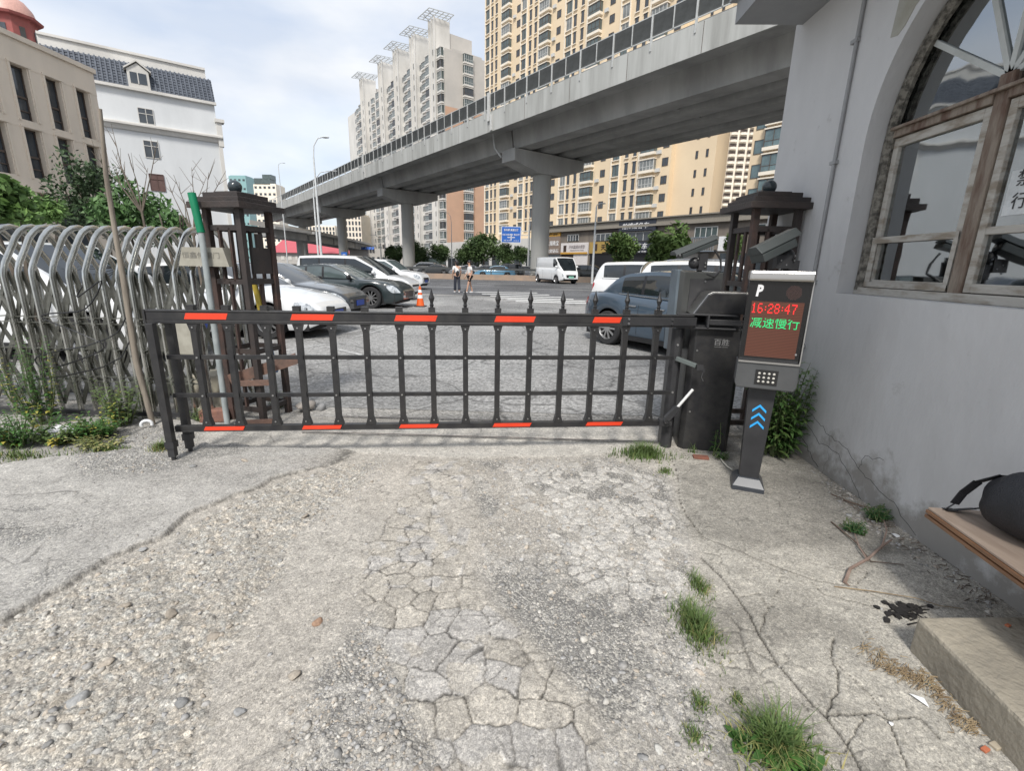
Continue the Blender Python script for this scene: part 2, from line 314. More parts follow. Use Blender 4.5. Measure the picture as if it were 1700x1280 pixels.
def build_near_ground():
    ny = 600; t = np.linspace(0, 1, ny); ys = Y0 + (Y1 - Y0) * (t * .62 + t * t * .38)
    nx = 900; a = np.linspace(-1.28, 1.06, nx)
    X = a[None, :] * (ys[:, None] + .9); Y = np.repeat(ys[:, None], nx, 1)
    z, m = height(X, Y, True)
    rim = np.minimum(np.minimum(np.arange(ny), np.arange(ny)[::-1])[:, None] / 12., np.minimum(np.arange(nx), np.arange(nx)[::-1])[None, :] / 12.)
    z = z * np.clip(rim, 0, 1)
    me = bpy.data.meshes.new('ground'); nv = nx * ny
    co = np.stack([X, Y, z], -1).reshape(-1, 3).astype(np.float32)
    i = np.arange((ny - 1) * (nx - 1)); r = i // (nx - 1); c = i % (nx - 1); q = r * nx + c
    idx = np.stack([q, q + 1, q + nx + 1, q + nx], -1).astype(np.int32)
    me.vertices.add(nv); me.vertices.foreach_set('co', co.ravel())
    me.loops.add(idx.size); me.loops.foreach_set('vertex_index', idx.ravel())
    me.polygons.add(len(idx)); me.polygons.foreach_set('loop_start', np.arange(len(idx), dtype=np.int32) * 4)
    me.polygons.foreach_set('use_smooth', np.ones(len(idx), bool)); me.update(calc_edges=True)
    # albedo: what the surface is made of (dust, aggregate, weathered paste, dirt in the cracks), plus shade on the slab lip
    base = np.array([.415, .39, .35])[None, None] * (.80 + .40 * m['n1'][..., None])
    warm = sstep(.42, .66, fbm(X * 1.3 + 5, Y * 1.3, 3, 91))[..., None]; base = base * (1 - .10 * warm) + np.array([.43, .37, .30]) * .10 * warm
    cell_c = np.where((m['cid'] > .5)[..., None], np.array([.42, .405, .385]), np.array([.43, .40, .35])) * (.82 + .34 * np.mod(m['cid'] * 7.3, 1))[..., None]
    k = np.clip(m['cell'], 0, 1)[..., None]; base = base * (1 - .75 * k) + cell_c * .75 * k
    k = m['isl'][..., None]; base = base * (1 - k) + np.array([.50, .48, .445]) * (.78 + .4 * m['n2'][..., None]) * k
    k = np.clip(m['slab'] + sstep(-2.0, -2.6, X) * (1 - m['rub']), 0, 1)[..., None] * .8; base = base * (1 - k) + np.array([.36, .35, .33]) * (.72 + .5 * fbm(X * 3.1, Y * 3.1, 5, 151)[..., None]) * k
    k = m['rs'][..., None]; rcol = np.array([.42, .395, .35]) * (.72 + .52 * np.mod(m['rc'] * 13.7, 1))[..., None] * (1 + (np.mod(m['rc'] * 5.1, 1) - .5)[..., None] * np.array([.14, .0, -.16])); base = base * (1 - .6 * k) * (1 - .16 * (m['rub'][..., None] * (1 - k))) + rcol * .6 * k
    k = m['flt'][..., None] * .55; base = base * (1 - k) + np.array([.42, .40, .35]) * (.78 + .42 * fbm(X * 2.2, Y * 2.2, 5, 95)[..., None]) * k
    damp = sstep(.42, .62, fbm(X * 1.1 + 2, Y * 2.3, 4, 97) + .16 * np.exp(-((X - 1.75) / .45) ** 2 - ((Y - 2.75) / .45) ** 2))[..., None] * m['flt'][..., None]; base *= 1 - .30 * damp
    k = m['thr'][..., None]; base = base * (1 - .8 * k) + np.array([.50, .475, .43]) * (.85 + .25 * m['n2'][..., None]) * .8 * k
    k = m['grv'][..., None] * .85; base = base * (1 - k) + np.array([.265, .258, .245]) * (.8 + .4 * m['n3'][..., None]) * k
    k = m['crack'][..., None]; base = base * (1 - .78 * k)
    k = m['edge'][..., None] * sstep(.3, .55, m['n3'])[..., None] * .62; base = base * (1 - k)  # slab lip darkened in colour: crumbly edge plus its painted shade
    f5 = fbm(X * 14, Y * 14, 4, 131)[..., None]; f6 = fbm(X * 55, Y * 55, 3, 132)[..., None]; pits = sstep(.66, .74, f6) * (1 - m['grv'][..., None])
    base = base * (.86 + .28 * f5) * (.90 + .2 * f6) * (1 - .35 * pits)
    col = me.color_attributes.new('Col', 'FLOAT_COLOR', 'POINT'); A = np.ones((nv, 4), np.float32); A[:, :3] = base.reshape(-1, 3); col.data.foreach_set('color', A.ravel())
    zn = me.color_attributes.new('Zone', 'FLOAT_COLOR', 'POINT'); B = np.ones((nv, 4), np.float32)
    B[:, 0] = np.clip(m['grv'] + .5 * m['rub'], 0, 1).ravel(); B[:, 1] = m['flt'].ravel(); B[:, 2] = np.clip(m['thr'] + m['isl'] * .5 + m['cell'] * .5, 0, 1).ravel(); zn.data.foreach_set('color', B.ravel())
    m_ = bpy.data.materials.new('weathered_concrete'); m_.use_nodes = True; nt = m_.node_tree; b = nt.nodes['Principled BSDF']; b.inputs['Roughness'].default_value = .93; b.inputs['Specular IOR Level'].default_value = .25
    L = nt.links.new; at = node(nt, 'ShaderNodeVertexColor', layer_name='Col'); az = node(nt, 'ShaderNodeVertexColor', layer_name='Zone'); sp = node(nt, 'ShaderNodeSeparateColor'); L(az.outputs[0], sp.inputs[0])
    geo = node(nt, 'ShaderNodeNewGeometry'); v1 = node(nt, 'ShaderNodeTexVoronoi', Scale=120.); v2 = node(nt, 'ShaderNodeTexVoronoi', Scale=310.); nz = node(nt, 'ShaderNodeTexNoise', Scale=70., Detail=5, Roughness=.7); n0 = node(nt, 'ShaderNodeTexNoise', Scale=11., Detail=6, Roughness=.65)
    for n_ in (v1, v2, nz, n0): L(geo.outputs['Position'], n_.inputs['Vector'])
    # aggregate grains: each stone its own grey, from near black to chalk white
    sc = node(nt, 'ShaderNodeSeparateColor'); L(v1.outputs['Color'], sc.inputs[0])
    r1 = node(nt, 'ShaderNodeValToRGB'); e = r1.color_ramp.elements; e[0].color = (.62, .62, .63, 1); e[1].color = (1.5, 1.48, 1.42, 1); e[0].position = .1; e[1].position = .93; r1.color_ramp.elements.new(.6).color = (.92, .92, .9, 1); L(sc.outputs[0], r1.inputs[0])
    sc2 = node(nt, 'ShaderNodeSeparateColor'); L(v2.outputs['Color'], sc2.inputs[0]); r2 = node(nt, 'ShaderNodeMapRange'); r2.inputs[3].default_value = .72; r2.inputs[4].default_value = 1.28; L(sc2.outputs[1], r2.inputs[0])
    r3 = node(nt, 'ShaderNodeMapRange'); r3.inputs[1].default_value = .25; r3.inputs[2].default_value = .75; r3.inputs[3].default_value = .80; r3.inputs[4].default_value = 1.2; L(nz.outputs['Fac'], r3.inputs[0])
    r4 = node(nt, 'ShaderNodeMapRange'); r4.inputs[1].default_value = .3; r4.inputs[2].default_value = .7; r4.inputs[3].default_value = .88; r4.inputs[4].default_value = 1.12; L(n0.outputs['Fac'], r4.inputs[0])
    mg = node(nt, 'ShaderNodeMix', data_type='RGBA'); mg.inputs[6].default_value = (1, 1, 1, 1)
    gf = node(nt, 'ShaderNodeMapRange'); gf.inputs[3].default_value = .4; gf.inputs[4].default_value = 1.; L(sp.outputs[0], gf.inputs[0]); L(gf.outputs[0], mg.inputs[0]); L(r1.outputs[0], mg.inputs[7])
    ma = node(nt, 'ShaderNodeVectorMath', operation='MULTIPLY'); L(at.outputs[0], ma.inputs[0]); L(mg.outputs[2], ma.inputs[1])
    cur = ma
    for q in (r2, r3, r4):
        s_ = node(nt, 'ShaderNodeVectorMath', operation='SCALE'); L(cur.outputs[0], s_.inputs[0]); L(q.outputs[0], s_.inputs['Scale']); cur = s_
    L(cur.outputs[0], b.inputs['Base Color'])
    hm = node(nt, 'ShaderNodeMath', operation='MULTIPLY'); L(v1.outputs['Distance'], hm.inputs[0]); L(sp.outputs[0], hm.inputs[1])
    ha = node(nt, 'ShaderNodeMath', operation='SUBTRACT'); L(nz.outputs['Fac'], ha.inputs[0]); L(hm.outputs[0], ha.inputs[1])
    bp = node(nt, 'ShaderNodeBump', Strength=.75, Distance=.006); L(ha.outputs[0], bp.inputs['Height']); L(bp.outputs[0], b.inputs['Normal'])
    me.materials.append(m_)
    o = bpy.data.objects.new('ground', me); COL.objects.link(o); tag(o, kind='structure'); return m_
build_near_ground()
# plain ground round the detailed part, reaching beyond everything
def gravel_mat(name, c, c2, scale, big=.4, bump=.5, crk=.55):
    m = bpy.data.materials.new(name); m.use_nodes = True; nt = m.node_tree; b = nt.nodes['Principled BSDF']; b.inputs['Roughness'].default_value = .92; b.inputs['Specular IOR Level'].default_value = .3; L = nt.links.new
    geo = node(nt, 'ShaderNodeNewGeometry'); v = node(nt, 'ShaderNodeTexVoronoi', Scale=scale); n = node(nt, 'ShaderNodeTexNoise', Scale=big, Detail=8, Roughness=.62); n2 = node(nt, 'ShaderNodeTexNoise', Scale=scale * .35, Detail=4)
    for q in (v, n, n2): L(geo.outputs['Position'], q.inputs['Vector'])
    rp = node(nt, 'ShaderNodeValToRGB'); e = rp.color_ramp.elements; e[0].position = .36; e[1].position = .64; e[0].color = (*c2, 1); e[1].color = (*c, 1); L(n.outputs['Fac'], rp.inputs[0])
    s = node(nt, 'ShaderNodeSeparateColor'); L(v.outputs['Color'], s.inputs[0]); mr = node(nt, 'ShaderNodeMapRange'); mr.inputs[3].default_value = .62; mr.inputs[4].default_value = 1.38; L(s.outputs[0], mr.inputs[0])
    mu = node(nt, 'ShaderNodeVectorMath', operation='SCALE'); L(rp.outputs[0], mu.inputs[0]); L(mr.outputs[0], mu.inputs['Scale'])
    m2 = node(nt, 'ShaderNodeMapRange'); m2.inputs[1].default_value = .3; m2.inputs[2].default_value = .7; m2.inputs[3].default_value = .8; m2.inputs[4].default_value = 1.2; L(n2.outputs['Fac'], m2.inputs[0])
    mv = node(nt, 'ShaderNodeVectorMath', operation='SCALE'); L(mu.outputs[0], mv.inputs[0]); L(m2.outputs[0], mv.inputs['Scale']); L(mv.outputs[0], b.inputs['Base Color'])
    w = node(nt, 'ShaderNodeTexNoise', Scale=1.3, Detail=5); vm = node(nt, 'ShaderNodeVectorMath', operation='SCALE'); vm.inputs['Scale'].default_value = .9; va = node(nt, 'ShaderNodeVectorMath', operation='ADD'); L(geo.outputs['Position'], w.inputs['Vector']); L(w.outputs['Color'], vm.inputs[0]); L(vm.outputs[0], va.inputs[0]); L(geo.outputs['Position'], va.inputs[1])
    vc = node(nt, 'ShaderNodeTexVoronoi', feature='DISTANCE_TO_EDGE', Scale=crk); L(va.outputs[0], vc.inputs['Vector']); mc = node(nt, 'ShaderNodeMapRange'); mc.inputs[1].default_value = .004; mc.inputs[2].default_value = .02; mc.inputs[3].default_value = .55; mc.inputs[4].default_value = 1.; L(vc.outputs['Distance'], mc.inputs[0])
    np_ = node(nt, 'ShaderNodeTexNoise', Scale=.16, Detail=7, Roughness=.6, Distortion=1.2); L(geo.outputs['Position'], np_.inputs['Vector']); mp_ = node(nt, 'ShaderNodeMapRange'); mp_.inputs[1].default_value = .4; mp_.inputs[2].default_value = .6; mp_.inputs[3].default_value = .78; mp_.inputs[4].default_value = 1.14; L(np_.outputs['Fac'], mp_.inputs[0])
    mz = node(nt, 'ShaderNodeMath', operation='MULTIPLY'); L(mc.outputs[0], mz.inputs[0]); L(mp_.outputs[0], mz.inputs[1]); ms2 = node(nt, 'ShaderNodeVectorMath', operation='SCALE'); L(mv.outputs[0], ms2.inputs[0]); L(mz.outputs[0], ms2.inputs['Scale']); L(ms2.outputs[0], b.inputs['Base Color'])
    bp = node(nt, 'ShaderNodeBump', Strength=bump, Distance=.01); L(v.outputs['Distance'], bp.inputs['Height']); L(bp.outputs[0], b.inputs['Normal']); MATS[name] = m; return m
m_yard = gravel_mat('yard_gravel', (.36, .345, .32), (.27, .26, .24), 60, .7)
xa0, xb0 = -1.28 * (Y0 + .9), 1.06 * (Y0 + .9); xa1, xb1 = -1.28 * (Y1 + .9), 1.06 * (Y1 + .9); F = 1500.
mb = MB(); c = [(xa0, Y0, 0), (xb0, Y0, 0), (xb1, Y1, 0), (xa1, Y1, 0)]
mb.add(c + [(-F, -F, 0), (F, -F, 0), (F, F, 0), (-F, F, 0)], [(4, 5, 1, 0), (5, 6, 2, 1), (6, 7, 3, 2), (7, 4, 0, 3)])
struct('yard', mb, m_yard)
# the car park beyond the gate: worn pale asphalt, then the main road
m_lot = gravel_mat('worn_asphalt', (.30, .295, .285), (.215, .215, .21), 42, .32, .4)
m_road = gravel_mat('road_asphalt', (.135, .137, .142), (.105, .107, .112), 30, .12, .15)
m_white = M('road_paint', (.62, .62, .60), .8, c2=(.36, .36, .35), sc=5, lo=.3, hi=.5)
p = lambda *a: [tuple(G(*q)[:2]) + (.004,) for q in a]
mb = MB(); mb.add([(-16, 4.55, .004), (9, 4.75, .004), (16, 22, .004), (-22, 24.4, .004)], [(0, 1, 2, 3)]); struct('car_park', mb, m_lot)
mb = MB(); mb.add([(-90, 27, .008), (-22, 24.4, .008), (-6, 24.2, .008), (3, 22.3, .008), (16, 22, .008), (70, 4, .008), (70, 43, .008), (-90, 55, .008)], [(0, 1, 2, 3, 4, 5, 6, 7)]); struct('main_road', mb, m_road)
mb = MB(); mb.add([(-120, 57, .012), (90, 44, .012), (60, 140, .012), (-120, 330, .012)], [(0, 1, 2, 3)]); struct('far_road', mb, m_road)
def strip(mb, a, b, w, z=.016):
    a = np.array(a[:2]); b = np.array(b[:2]); d = (b - a) / np.linalg.norm(b - a); n_ = np.array([-d[1], d[0]]) * w / 2
    mb.add([(*(a - n_), z), (*(b - n_), z), (*(b + n_), z), (*(a + n_), z)], [(0, 1, 2, 3)])
mb = MB()
for k in range(6):                          # crossing stripes
    a_ = G(786 + 14 * k, 485.2 + 3.1 * k)[:2]; b_ = G(892 + 20 * k, 486.6 + 3.6 * k)[:2]; strip(mb, a_, b_, .55)
struct('crosswalk_stripes', mb, m_white)
mb = MB()
for k in range(-6, 9):
    for j, yy in enumerate((31.5, 35.3, 39.5)):
        x0 = k * 9 + j * 2.3; strip(mb, (x0, yy - .05 * x0), (x0 + 4.0, yy - .05 * (x0 + 4)), .16)
strip(mb, (-60, 46.6), (40, 45.2), .16); struct('lane_lines', mb, m_white)
mb = MB()
for q in [[(500, 566), (560, 556)], [(560, 556), (640, 541)], [(470, 583), (540, 572)], [(540, 575), (600, 590)], [(590, 560), (655, 541)]]:
    a, b_ = [G(*t_)[:2] for t_ in q]; strip(mb, a, b_, .08, .009)
struct('parking_lines', mb, M('faded_paint', (.46, .46, .45), .85, c2=(.27, .27, .26), sc=7, lo=.42, hi=.55))
# grooved steel track of the sliding gate set in the threshold
mb = MB(); a = G(350, 716)[:2]; b_ = G(1085, 735)[:2]; c_ = G(600, 720)[:2]
strip(mb, G(560, 693)[:2], G(1090, 706)[:2], .02, .014); strip(mb, G(500, 720)[:2], G(1100, 737)[:2], .022, .020)
struct('gate_track', mb, M('rusty_rail', (.16, .13, .11), .8, c2=(.09, .08, .075), sc=20))
# loose stones
def ico(sub=1):
    bm = bmesh.new(); bmesh.ops.create_icosphere(bm, subdivisions=sub, radius=1); v = np.array([p.co[:] for p in bm.verts]); f = np.array([[q.index for q in t_.verts] for t_ in bm.faces]); bm.free(); return v, f
ICO1, ICO2 = ico(1), ico(2)
def rocks(name, pos, size, seed, flat=.55, ic=ICO1, mat=None, rough=.28, tones=None):
    rng = np.random.RandomState(seed); v, f = ic; n = len(pos); k = len(v)
    Vv = np.repeat(v[None], n, 0) * (1 + rough * (rng.rand(n, k, 1) - .5))
    for _ in range(7):                       # break the pebbles along flat faces
        dn = rng.randn(n, 3); dn /= np.linalg.norm(dn, axis=1)[:, None]; cc_ = (.42 + .4 * rng.rand(n))[:, None]; pr_ = (Vv * dn[:, None]).sum(-1); Vv = Vv - np.maximum(pr_ - cc_, 0)[..., None] * dn[:, None]
    s = size[:, None] * 1.25 * np.stack([.75 + .7 * rng.rand(n), .75 + .5 * rng.rand(n), flat * (.6 + .7 * rng.rand(n))], 1); Vv = Vv * s[:, None]
    a = rng.rand(n) * 6.283; ca, sa = np.cos(a)[:, None], np.sin(a)[:, None]; tl = (rng.rand(n) - .5)[:, None] * .7
    x = Vv[..., 0] * ca - Vv[..., 1] * sa; y = Vv[..., 0] * sa + Vv[..., 1] * ca; z = Vv[..., 2] + x * tl
    co = np.stack([x, y, z], -1) + pos[:, None]; co = co.reshape(-1, 3).astype(np.float32)
    F_ = (f[None] + (np.arange(n) * k)[:, None, None]).reshape(-1, 3).astype(np.int32); me = bpy.data.meshes.new(name)
    me.vertices.add(len(co)); me.vertices.foreach_set('co', co.ravel()); me.loops.add(F_.size); me.loops.foreach_set('vertex_index', F_.ravel())
    me.polygons.add(len(F_)); me.polygons.foreach_set('loop_start', np.arange(len(F_), dtype=np.int32) * 3); me.update(calc_edges=True)
    T_ = tones if tones is not None else np.array([[.40, .375, .335], [.33, .32, .305], [.46, .44, .40], [.27, .265, .255], [.38, .335, .28], [.35, .345, .335]])
    c_ = T_[rng.randint(0, len(T_), n)] * (.8 + .4 * rng.rand(n, 1)); A = np.ones((n, k, 4), np.float32); A[..., :3] = c_[:, None]
    ca_ = me.color_attributes.new('Col', 'FLOAT_COLOR', 'POINT'); ca_.data.foreach_set('color', A.ravel())
    me.materials.append(mat or stone_mat()); return me
def stone_mat():
    if 'stone' in MATS: return MATS['stone']
    m = bpy.data.materials.new('stone'); m.use_nodes = True; nt = m.node_tree; b = nt.nodes['Principled BSDF']; b.inputs['Roughness'].default_value = .9; b.inputs['Specular IOR Level'].default_value = .3
    at = node(nt, 'ShaderNodeVertexColor', layer_name='Col'); g = node(nt, 'ShaderNodeNewGeometry'); n = node(nt, 'ShaderNodeTexNoise', Scale=90., Detail=4); nt.links.new(g.outputs['Position'], n.inputs['Vector'])
    mr = node(nt, 'ShaderNodeMapRange'); mr.inputs[1].default_value = .3; mr.inputs[2].default_value = .7; mr.inputs[3].default_value = .8; mr.inputs[4].default_value = 1.2; nt.links.new(n.outputs['Fac'], mr.inputs[0])
    s = node(nt, 'ShaderNodeVectorMath', operation='SCALE'); nt.links.new(at.outputs[0], s.inputs[0]); nt.links.new(mr.outputs[0], s.inputs['Scale']); nt.links.new(s.outputs[0], b.inputs['Base Color'])
    bp = node(nt, 'ShaderNodeBump', Strength=.5, Distance=.004); nt.links.new(n.outputs['Fac'], bp.inputs['Height']); nt.links.new(bp.outputs[0], b.inputs['Normal']); MATS['stone'] = m; return m
def scatter(n, seed, poly, maskfn=None):
    rng = np.random.RandomState(seed); P = np.array([G(*p)[:2] for p in poly]); lo, hi = P.min(0), P.max(0); lo = np.maximum(lo, [-6, .6]); hi = np.minimum(hi, [2.3, 4.3])
    q = lo + rng.rand(n, 2) * (hi - lo); k = inside(q[:, 0], q[:, 1], [tuple(t_) for t_ in P]); q = q[k]; return q
sets = []
q = scatter(9000, 3, P_RUB); k = (fbm(q[:, 0] * 3.2, q[:, 1] * 3.2, 3, 21) + .12 > .33) & (np.random.rand(len(q)) < .38); sets.append((q[k], .003, .010, .010))
q = scatter(7500, 4, P_GRV); sets.append((q, .002, .005, .012))
q = scatter(3200, 5, P_GRV2); sets.append((q, .002, .005, .010))
q = scatter(1800, 6, P_GRV3); sets.append((q, .004, .005, .009))
q = scatter(900, 8, [(-300, 1280), (0, 760), (1100, 760), (1700, 1100), (1700, 1280)]); sets.append((q, .002, .004, .008))
q = scatter(700, 9, [(1330, 760), (1350, 762), (1680, 1000), (1640, 1020), (1500, 920), (1400, 850)]); sets.append((q, .003, .006, .012))
q = scatter(500, 10, [(590, 765), (560, 800), (480, 880), (540, 880), (640, 790), (650, 765)]); sets.append((q, .003, .006, .008))
PP, SS = [], []
rng = np.random.RandomState(5)
for q, a_, b2, c2_ in sets:
    s = a_ + rng.rand(len(q)) ** 2.2 * b2 + (rng.rand(len(q)) < .12) * rng.rand(len(q)) * c2_; PP.append(q); SS.append(s)
PP = np.concatenate(PP); SS = np.concatenate(SS); Z = height(PP[:, 0], PP[:, 1]); pos = np.stack([PP[:, 0], PP[:, 1], Z + SS * -.05], 1)
o = bpy.data.objects.new('gravel', rocks('gravel', pos, SS, 1, .55)); COL.objects.link(o); tag(o, 'loose pebbles and gravel strewn over the broken concrete', 'gravel', kind='stuff')
# single bigger stones one can tell apart
BS = [(408, 772, .045, 'tan', 'rounded tan stone lying by the gate end legs, beside the tuft of grass'), (322, 782, .04, 'grey', 'flat grey stone nearest the two gate end legs'), (237, 915, .05, 'grey', 'rounded grey stone just below the broken lip of the slab'),
      (245, 930, .03, 'tan', 'brown stone lying in the rubble under the rounded grey stone'), (285, 1022, .055, 'tan', 'long flat tan stone in the middle of the rubble'), (355, 1057, .045, 'tan', 'rough brown stone at the right edge of the rubble'),
      (177, 1100, .05, 'tan', 'tan cobble bedded in rubble at lower left'), (130, 1160, .07, 'grey', 'long tilted slab of stone at lower left of the rubble'), (300, 1165, .05, 'grey', 'thin dark stone standing on edge in the lower rubble'),
      (528, 1034, .045, 'rust', 'rusty orange stone embedded in the dusty concrete'), (400, 1185, .05, 'grey', 'dark grey stone bedded in the lower left concrete'), (487, 1125, .045, 'tan', 'pale wedge of stone below the rusty orange one'),
      (505, 860, .05, 'tan', 'broken tan flake beside the small hole in the concrete'), (205, 1005, .05, 'tan', 'broad tan stone in the upper left rubble'), (1093, 1243, .035, 'white', 'white square chip of stone near the bottom weeds')]
TN = dict(tan=(.33, .29, .24), grey=(.25, .25, .245), rust=(.34, .22, .15), white=(.55, .54, .5))
for i, (px, py, s, tn, lb) in enumerate(BS):
    g = G(px, py); z = float(height(np.array([g[0]]), np.array([g[1]]))[0])
    me = rocks('stone', np.array([[0, 0, 0.]]), np.array([s * .46]), 40 + i, .42, ICO2, rough=.16, tones=np.array([TN[tn]]))
    o = bpy.data.objects.new('stone', me); COL.objects.link(o); o.location = (g[0], g[1], z + s * .1); tag(o, lb, 'stone', 'stones bedded in the broken ground')
def gz(x, y): return float(height(np.array([float(x)]), np.array([float(y)]))[0])
# ================================================================ BUILDINGS AND VIADUCT
def multi(name, parts, smooth=None):
    """one mesh out of several MBs, each with its own material"""
    vs = []; fs = []; mi = []; ms = []
    for mb, m in parts:
        if not mb.f: continue
        if m not in ms: ms.append(m)
        o = len(vs); vs += mb.v; fs += [tuple(o + i for i in f) for f in mb.f]; mi += [ms.index(m)] * len(mb.f)
    me = bpy.data.meshes.new(name); me.from_pydata(vs, [], fs)
    for m in ms: me.materials.append(m)
    me.polygons.foreach_set('material_index', mi)
    if smooth is not None:
        me.polygons.foreach_set('use_smooth', [True] * len(fs)); me.set_sharp_from_angle(angle=R(smooth))
    me.update(); return me
def txt(s, size=1.0, depth=.004, bold=0.0, shear=0.0):
    cu = bpy.data.curves.new('lettering', 'FONT'); cu.body = s; cu.size = size; cu.extrude = depth; cu.offset = bold; cu.shear = shear
    cu.align_x = 'CENTER'; cu.align_y = 'CENTER'; cu.resolution_u = 2
    o = bpy.data.objects.new('lettering', cu); COL.objects.link(o); dg = bpy.context.evaluated_depsgraph_get(); me = bpy.data.meshes.new_from_object(o.evaluated_get(dg)); bpy.data.objects.remove(o); bpy.data.curves.remove(cu)
    me.transform(Matrix.Rotation(R(90), 4, 'X')); me.name = 'lettering'; me.materials.clear(); return me     # upright, facing -Y
def letter(parent, s, size, m, loc, bold=0.0, shear=0.0, depth=.004, name='lettering', wid=None, hei=None):
    me = txt(s, size, depth, bold, shear)
    co = np.array([v.co[:] for v in me.vertices]) if len(me.vertices) else np.zeros((1, 3))
    sx = (wid / max(1e-6, np.ptp(co[:, 0]))) if wid else 1; sz = (hei / max(1e-6, np.ptp(co[:, 2]))) if hei else 1
    c = (co.max(0) + co.min(0)) / 2; me.transform(Matrix.Diagonal((sx, 1, sz, 1)) @ Matrix.Translation((-c[0], 0, -c[2])))
    return put(name, me, m, parent, loc=loc)
m_gl = glass('dark_window_glass', (.055, .065, .075), rough=.06)
m_gl2 = glass('greenish_window_glass', (.09, .12, .12), rough=.06)
m_frw = M('white_window_frame', (.62, .62, .6), .6); m_frd = M('brown_window_frame', (.10, .075, .06), .6)
m_yel = M('cream_render', (.74, .60, .415), .85, c2=(.65, .52, .36), sc=.12, lo=.3, hi=.7)
m_yel2 = M('cream_bands', (.80, .73, .62), .85, c2=(.72, .65, .54), sc=.3)
m_ora = M('orange_render', (.55, .35, .24), .85, c2=(.48, .31, .22), sc=.2); m_gry = M('grey_render', (.52, .49, .45), .85, c2=(.44, .42, .39), sc=.15)
m_wht = M('white_render', (.66, .64, .60), .85, c2=(.52, .505, .47), sc=.3, stretch=(1, 1, .3)); m_ac = M('air_conditioner_white', (.6, .6, .58), .6)
WT = {}
def wtype(key, w, h, frame, pane, bay=0.0, mull=1, slab=None, rail=False):
    """window mesh, outer face towards -Y, origin at the middle of its foot on the wall face"""
    if key in WT: return WT[key]
    f = MB(); g = MB(); s = MB(); e = .06
    if bay:
        for x in (-w / 2, w / 2): f.span((x - .05, -bay, 0), (x + .05, -bay + .1, h)); g.span((x - .02, -bay + .1, .05), (x + .02, 0, h))
        g.span((-w / 2 + .05, -bay + .02, .05), (w / 2 - .05, -bay + .05, h - .05))
        f.span((-w / 2 - .003, -bay - .006, h - .1), (w / 2 + .003, 0, h)); f.span((-w / 2, -bay - .01, h * .32), (w / 2, -bay + .05, h * .32 + .07))
        for k in range(1, mull + 1): x = -w / 2 + w * k / (mull + 1); f.span((x - .04, -bay - .01, .05), (x + .04, -bay + .05, h - .1))
        s.span((-w / 2 - .12, -bay - .15, -.45), (w / 2 + .12, 0, 0)); s.span((-w / 2 - .12, -bay - .15, h), (w / 2 + .12, 0, h + .18))
    else:
        g.span((-w / 2, -.012, 0), (w / 2, .06, h)); f.span((-w / 2, -.06, 0), (w / 2, .0, e)); f.span((-w / 2, -.06, h - e), (w / 2, 0, h))
        for k in range(mull + 2): x = -w / 2 + (w - e) * k / (mull + 1); f.span((x, -.055, e), (x + e, 0, h - e))
        if slab is not None: s.span((-w / 2 - .15, -.22, -.14), (w / 2 + .15, 0, 0)); s.span((-w / 2 - .15, -.16, h), (w / 2 + .15, 0, h + .12))
    WT[key] = multi(key.split('#')[0], [(f, frame), (g, pane)] + ([(s, slab)] if slab is not None else [])); return WT[key]
def place_windows(b, items, cap=100, cam_xy=(0, 0), rest='window_rows'):
    """items: (mesh, world point, rz); the 100 that show largest are parts, the rest one part"""
    items = sorted(items, key=lambda t: (t[1][0] ** 2 + t[1][1] ** 2 + (t[1][2] - 20) ** 2 * .6))
    Mi = mworld(b).inverted()
    for me, p, rz in items[:cap]:
        o = bpy.data.objects.new(me.name, me); COL.objects.link(o); o.parent = b; o.matrix_parent_inverse = Mi; o.location = p; o.rotation_euler = (0, 0, rz); CH.setdefault(b.name, []).append(o)
    if len(items) > cap:
        V = []; Fc = []; mi = []; ms = []; off = 0
        for me, p, rz in items[cap:]:
            T_ = Matrix.Translation(p) @ Matrix.Rotation(rz, 4, 'Z'); V += [tuple(T_ @ v.co) for v in me.vertices]
            idx = []
            for m in me.materials:
                if m not in ms: ms.append(m)
                idx.append(ms.index(m))
            for q in me.polygons: Fc.append(tuple(off + i for i in q.vertices)); mi.append(idx[q.material_index])
            off += len(me.vertices)
        me = bpy.data.meshes.new(rest); me.from_pydata(V, [], Fc)
        for m in ms: me.materials.append(m)
        me.polygons.foreach_set('material_index', mi); o = put(rest, me, None, b, world=True); o['kind'] = 'stuff'
RZ = GRID_ROT + math.pi                 # a facade looking towards -NN: local -Y = -NN, local X = -DD
RZE = GRID_ROT - math.pi / 2            # a facade looking towards -DD: local -Y = -DD
def gbox(mb, s0, s1, t0, t1, z0, z1):
    p = [ST(s0, t0, z0), ST(s1, t0, z0), ST(s1, t1, z0), ST(s0, t1, z0)]; q = [a + np.array([0, 0, z1 - z0]) for a in p]
    return mb.add(p + q, [(0, 1, 2, 3), (4, 7, 6, 5), (0, 4, 5, 1), (1, 5, 6, 2), (2, 6, 7, 3), (3, 7, 4, 0)])
def gprism(mb, poly_tz, s0, s1):        # cross-section (t, z) swept along the street
    return mb.prism([ST(s0, t, z) for t, z in poly_tz], DD * (s1 - s0))
